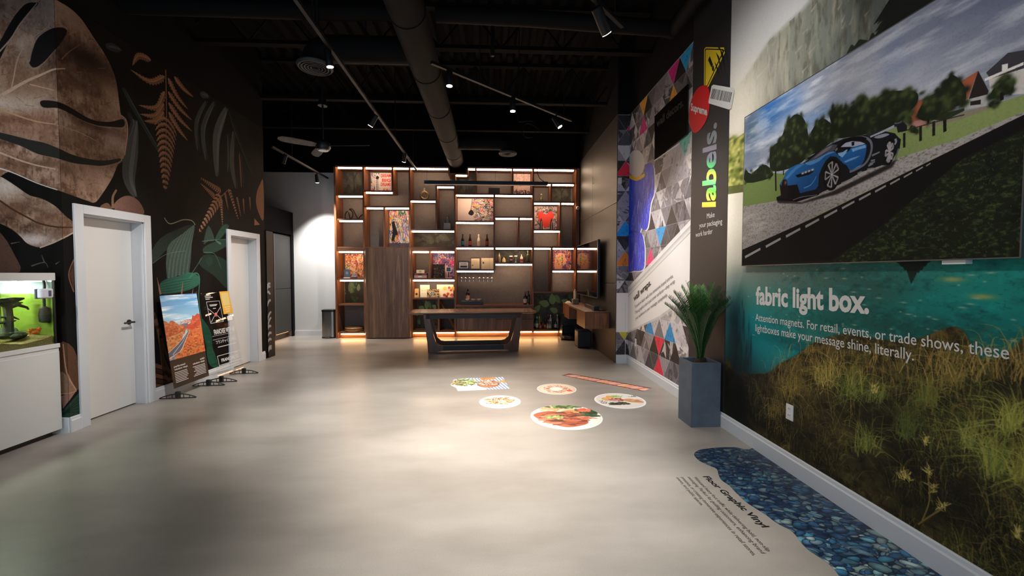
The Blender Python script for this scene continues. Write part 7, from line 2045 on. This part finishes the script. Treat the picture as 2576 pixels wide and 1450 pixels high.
def track(label, a, b_, rods, heads):
    a, b_ = Vector(a), Vector(b_)
    t = thing('lighting_track', label, 'track light', tuple((a + b_) / 2), 'lighting tracks under the ceiling')
    d = (b_ - a).normalized(); s = d.cross(Vector((0, 0, 1))).normalized() * .017
    up = Vector((0, 0, .016))
    q = [a - s - up, a + s - up, a + s + up, a - s + up]; w_ = [p + (b_ - a) for p in q]
    MB().add(q + w_, [(0, 1, 2, 3), (7, 6, 5, 4), (1, 0, 4, 5), (2, 1, 5, 6), (3, 2, 6, 7), (0, 3, 7, 4)]).build('rail', TR, t)
    for f in rods:
        p = a + (b_ - a) * f
        MB().tube([p, (p.x, p.y, 5.12)], .006, 6).build('rod', TR, t)
    return t
def head(pos, aim, label, track_z, on=True, power=0, angle=50, ln=.17, r=.036, ltgt=None):
    pos = Vector(pos); d = (Vector(aim) - pos).normalized()
    t = thing('track_spotlight', label, 'spotlight', tuple(pos), 'spotlights on the tracks')
    top = pos - d * ln
    MB().tube([top, top + d * .01, pos - d * .003, pos], [r * .8, r, r, r * .96], 16).build('housing', TR, t, smooth=True)
    MB().tube([pos + d * .0005, pos + d * .003], r * .88, 16).build('lens', LENS if on else LENSOFF, t)
    MB().tube([top + d * .04, (top.x * .5 + pos.x * .5, top.y * .5 + pos.y * .5, track_z - .03), ((top.x + pos.x) / 2, (top.y + pos.y) / 2, track_z)], .010, 6).build('bracket', TR, t)
    if power:
        spot('track_or_fill_spot', tuple(pos + d * .02), aim, power, angle, .8)
    return t
track('long track running away from the camera towards the shelving', (-1.58, 1.0, 3.7), (-1.64, 9.1, 3.7), (.12, .35, .55, .75, .95), 0)
head((-1.62, 4.28, 3.53), (-1.2, 4.6, 0), 'bright spotlight in front of the round ceiling vent', 3.7, True, 460, 64)
head((-1.68, 5.85, 3.50), (-3.6, 6.6, .6), 'spotlight on the long track tilted towards the left wall', 3.7, True, 150, 70)
head((-1.66, 7.9, 3.56), (-2.4, 9.4, .9), 'spotlight on the long track near the shelving', 3.7, True, 140, 80)
track('diagonal track right of the round duct with three lit spotlights', (-.647, 4.485, 3.7), (1.143, 6.056, 3.7), (.28, .55, .93), 0)
head((-.47, 4.60, 3.51), (-.45, 4.5, 0), 'spotlight nearest the round duct on the diagonal track', 3.7, True, 230, 74)
head((.252, 5.24, 3.50), (.28, 5.1, 0), 'middle spotlight of the diagonal track', 3.7, True, 230, 74)
head((.93, 5.76, 3.50), (2.2, 5.4, 1.4), 'tilted spotlight at the end of the diagonal track', 3.7, True, 170, 55)
track('short diagonal track above the triangle wallpaper', (-.2, 2.35, 3.7), (1.17, 3.76, 3.7), (.3, .93), 0)
head((.965, 3.53, 3.50), (2.2, 4.55, 1.9), 'large tilted spotlight above the dark column', 3.7, True, 150, 52, .22, .045)
track('track in front of the white back wall beyond the left wall', (-3.78, 7.35, 3.64), (-3.76, 9.70, 3.64), (.3,), 0)
head((-3.79, 7.75, 3.46), (-4.3, 7.9, 2.0), 'unlit spotlight on the rear left track', 3.64, False)
head((-3.77, 9.15, 3.42), (-3.95, 9.9, 1.2), 'spotlight hanging before the white back wall', 3.64, True, 480, 75)
# linear pendant over the table
pd = thing('linear_pendant', 'long black linear pendant lamp hanging over the walnut table', 'pendant lamp', (-.12, 8.0, 3.2))
MB().box(-1.30, 1.06, 7.965, 8.035, 3.17, 3.235).build('bar', mat('pendant_black', '#121214', .35), pd, bevel=.003); MB().box(-1.28, 1.04, 7.975, 8.025, 3.162, 3.1695).build('diffuser', mat('pendant_diffuser', '#b8aca4', .5), pd); MB().box(-1.302, -1.22, 7.963, 8.037, 3.21, 3.236).build('end_cap', mat('pendant_cap', '#4a5570', .3, .5), pd)
for x in (-1.25, .05, .6): MB().tube([(x, 8.0, 3.235), (x, 8.0, 5.12)], .002, 4).build('wire', TR, pd)
cd = [at(1, 8.0, *q) for q in [(1300, 300), (1340, 305), (1347, 330), (1340, 345), (1322, 345), (1313, 330), (1322, 312), (1340, 315), (1358, 330), (1363, 355), (1360, 385), (1354, 410), (1351, 430), (1357, 448), (1368, 457), (1372, 461)]]
o = MB().tube([tuple(q) for q in spline([(.75, 8.0, 5.1)] + [tuple(q) for q in cd], 4)], .007, 5).build('coiled_cable', TR, None, smooth=True, origin=(.9, 8.0, 4.2)); tag(o, 'looped black cable hanging down to the linear pendant', 'cable')
# ceiling fan
fn = thing('ceiling_fan', 'three-bladed ceiling fan hanging beyond the left mural', 'fan', (-2.62, 6.6, 3.42))
fc = Vector((-2.62, 6.6, 3.42))
MB().tube([(fc.x, fc.y, 3.5), (fc.x, fc.y, 5.1)], .014, 8).build('downrod', TR, fn); MB().lathe([(.07, .0), (.05, .12)], (fc.x, fc.y, 4.05), 14).build('canopy', TR, fn, smooth=True)
MB().lathe([(.05, .10), (.10, .06), (.11, .0), (.09, -.04), (.02, -.05)], tuple(fc), 20).build('motor', STEEL_BLK, fn, smooth=True); MB().lathe([(.075, -.04), (.07, -.055), (.03, -.058)], tuple(fc), 20).build('light_cover', mat('fan_cover', '#8a8880', .3, .4), fn, smooth=True)
BL = mat('fan_blade', '#6a625c', .5, noise=(12, .3)); BL2 = mat('fan_blade_wood', '#5a4434', .5, noise=(12, .3))
for k, (an, ln) in enumerate(((-5, .72), (124, .66), (215, .62))):
    ca, sa = math.cos(math.radians(an)), math.sin(math.radians(an))
    pts = []
    for (rr_, hw) in ((.10, .035), (.18, .055), (.45, .065), (ln - .05, .055), (ln, .02)):
        pts.append((rr_, hw))
    vs = []
    for rr_, hw in pts:
        for g in (-1, 1):
            for dz in (-.004, .004):
                vs.append((fc.x + ca * rr_ - sa * g * hw, fc.y + sa * rr_ + ca * g * hw, fc.z + .02 + g * hw * .35 + dz))
    fs = []
    for i in range(len(pts) - 1):
        b0, b1 = i * 4, i * 4 + 4
        fs += [(b0, b0 + 2, b1 + 2, b1), (b0 + 1, b1 + 1, b1 + 3, b0 + 3), (b0, b1, b1 + 1, b0 + 1), (b0 + 2, b0 + 3, b1 + 3, b1 + 2)]
    fs += [(0, 1, 3, 2), (len(vs) - 4, len(vs) - 2, len(vs) - 1, len(vs) - 3)]
    MB().add(vs, fs).build('blade', BL2 if k == 0 else BL, fn)
# insulated pipes
o = MB().tube([(-3.85, 4.62, 4.28), (-2.0, 4.66, 4.30), (-1.02, 4.66, 4.31)], .085, 12).tube([(-.62, 4.66, 4.31), (.4, 4.66, 4.29), (2.02, 4.66, 4.22)], .085, 12).tube([(2.03, 4.72, 4.22), (2.05, 3.0, 4.22), (2.05, 0, 4.22)], .085, 12).build('insulated_pipe', DU, None, smooth=True, origin=(0, 4.66, 4.3)); tag(o, 'lagged black pipe crossing under the ceiling and turning along the right wall', 'pipe')
for x, y0 in ((.0, 5.3), (-1.75, 4.3)):
    o = MB().tube([(x, y0, 3.9 if x < -1 else 4.2), (x, y0, 5.1)], .022, 8).build('drop_pipe', TR, None, origin=(x, y0, 4.2)); tag(o, 'vertical black pipe dropping from the ceiling ' + ('left of' if x < -1 else 'right of') + ' the round duct', 'pipe')
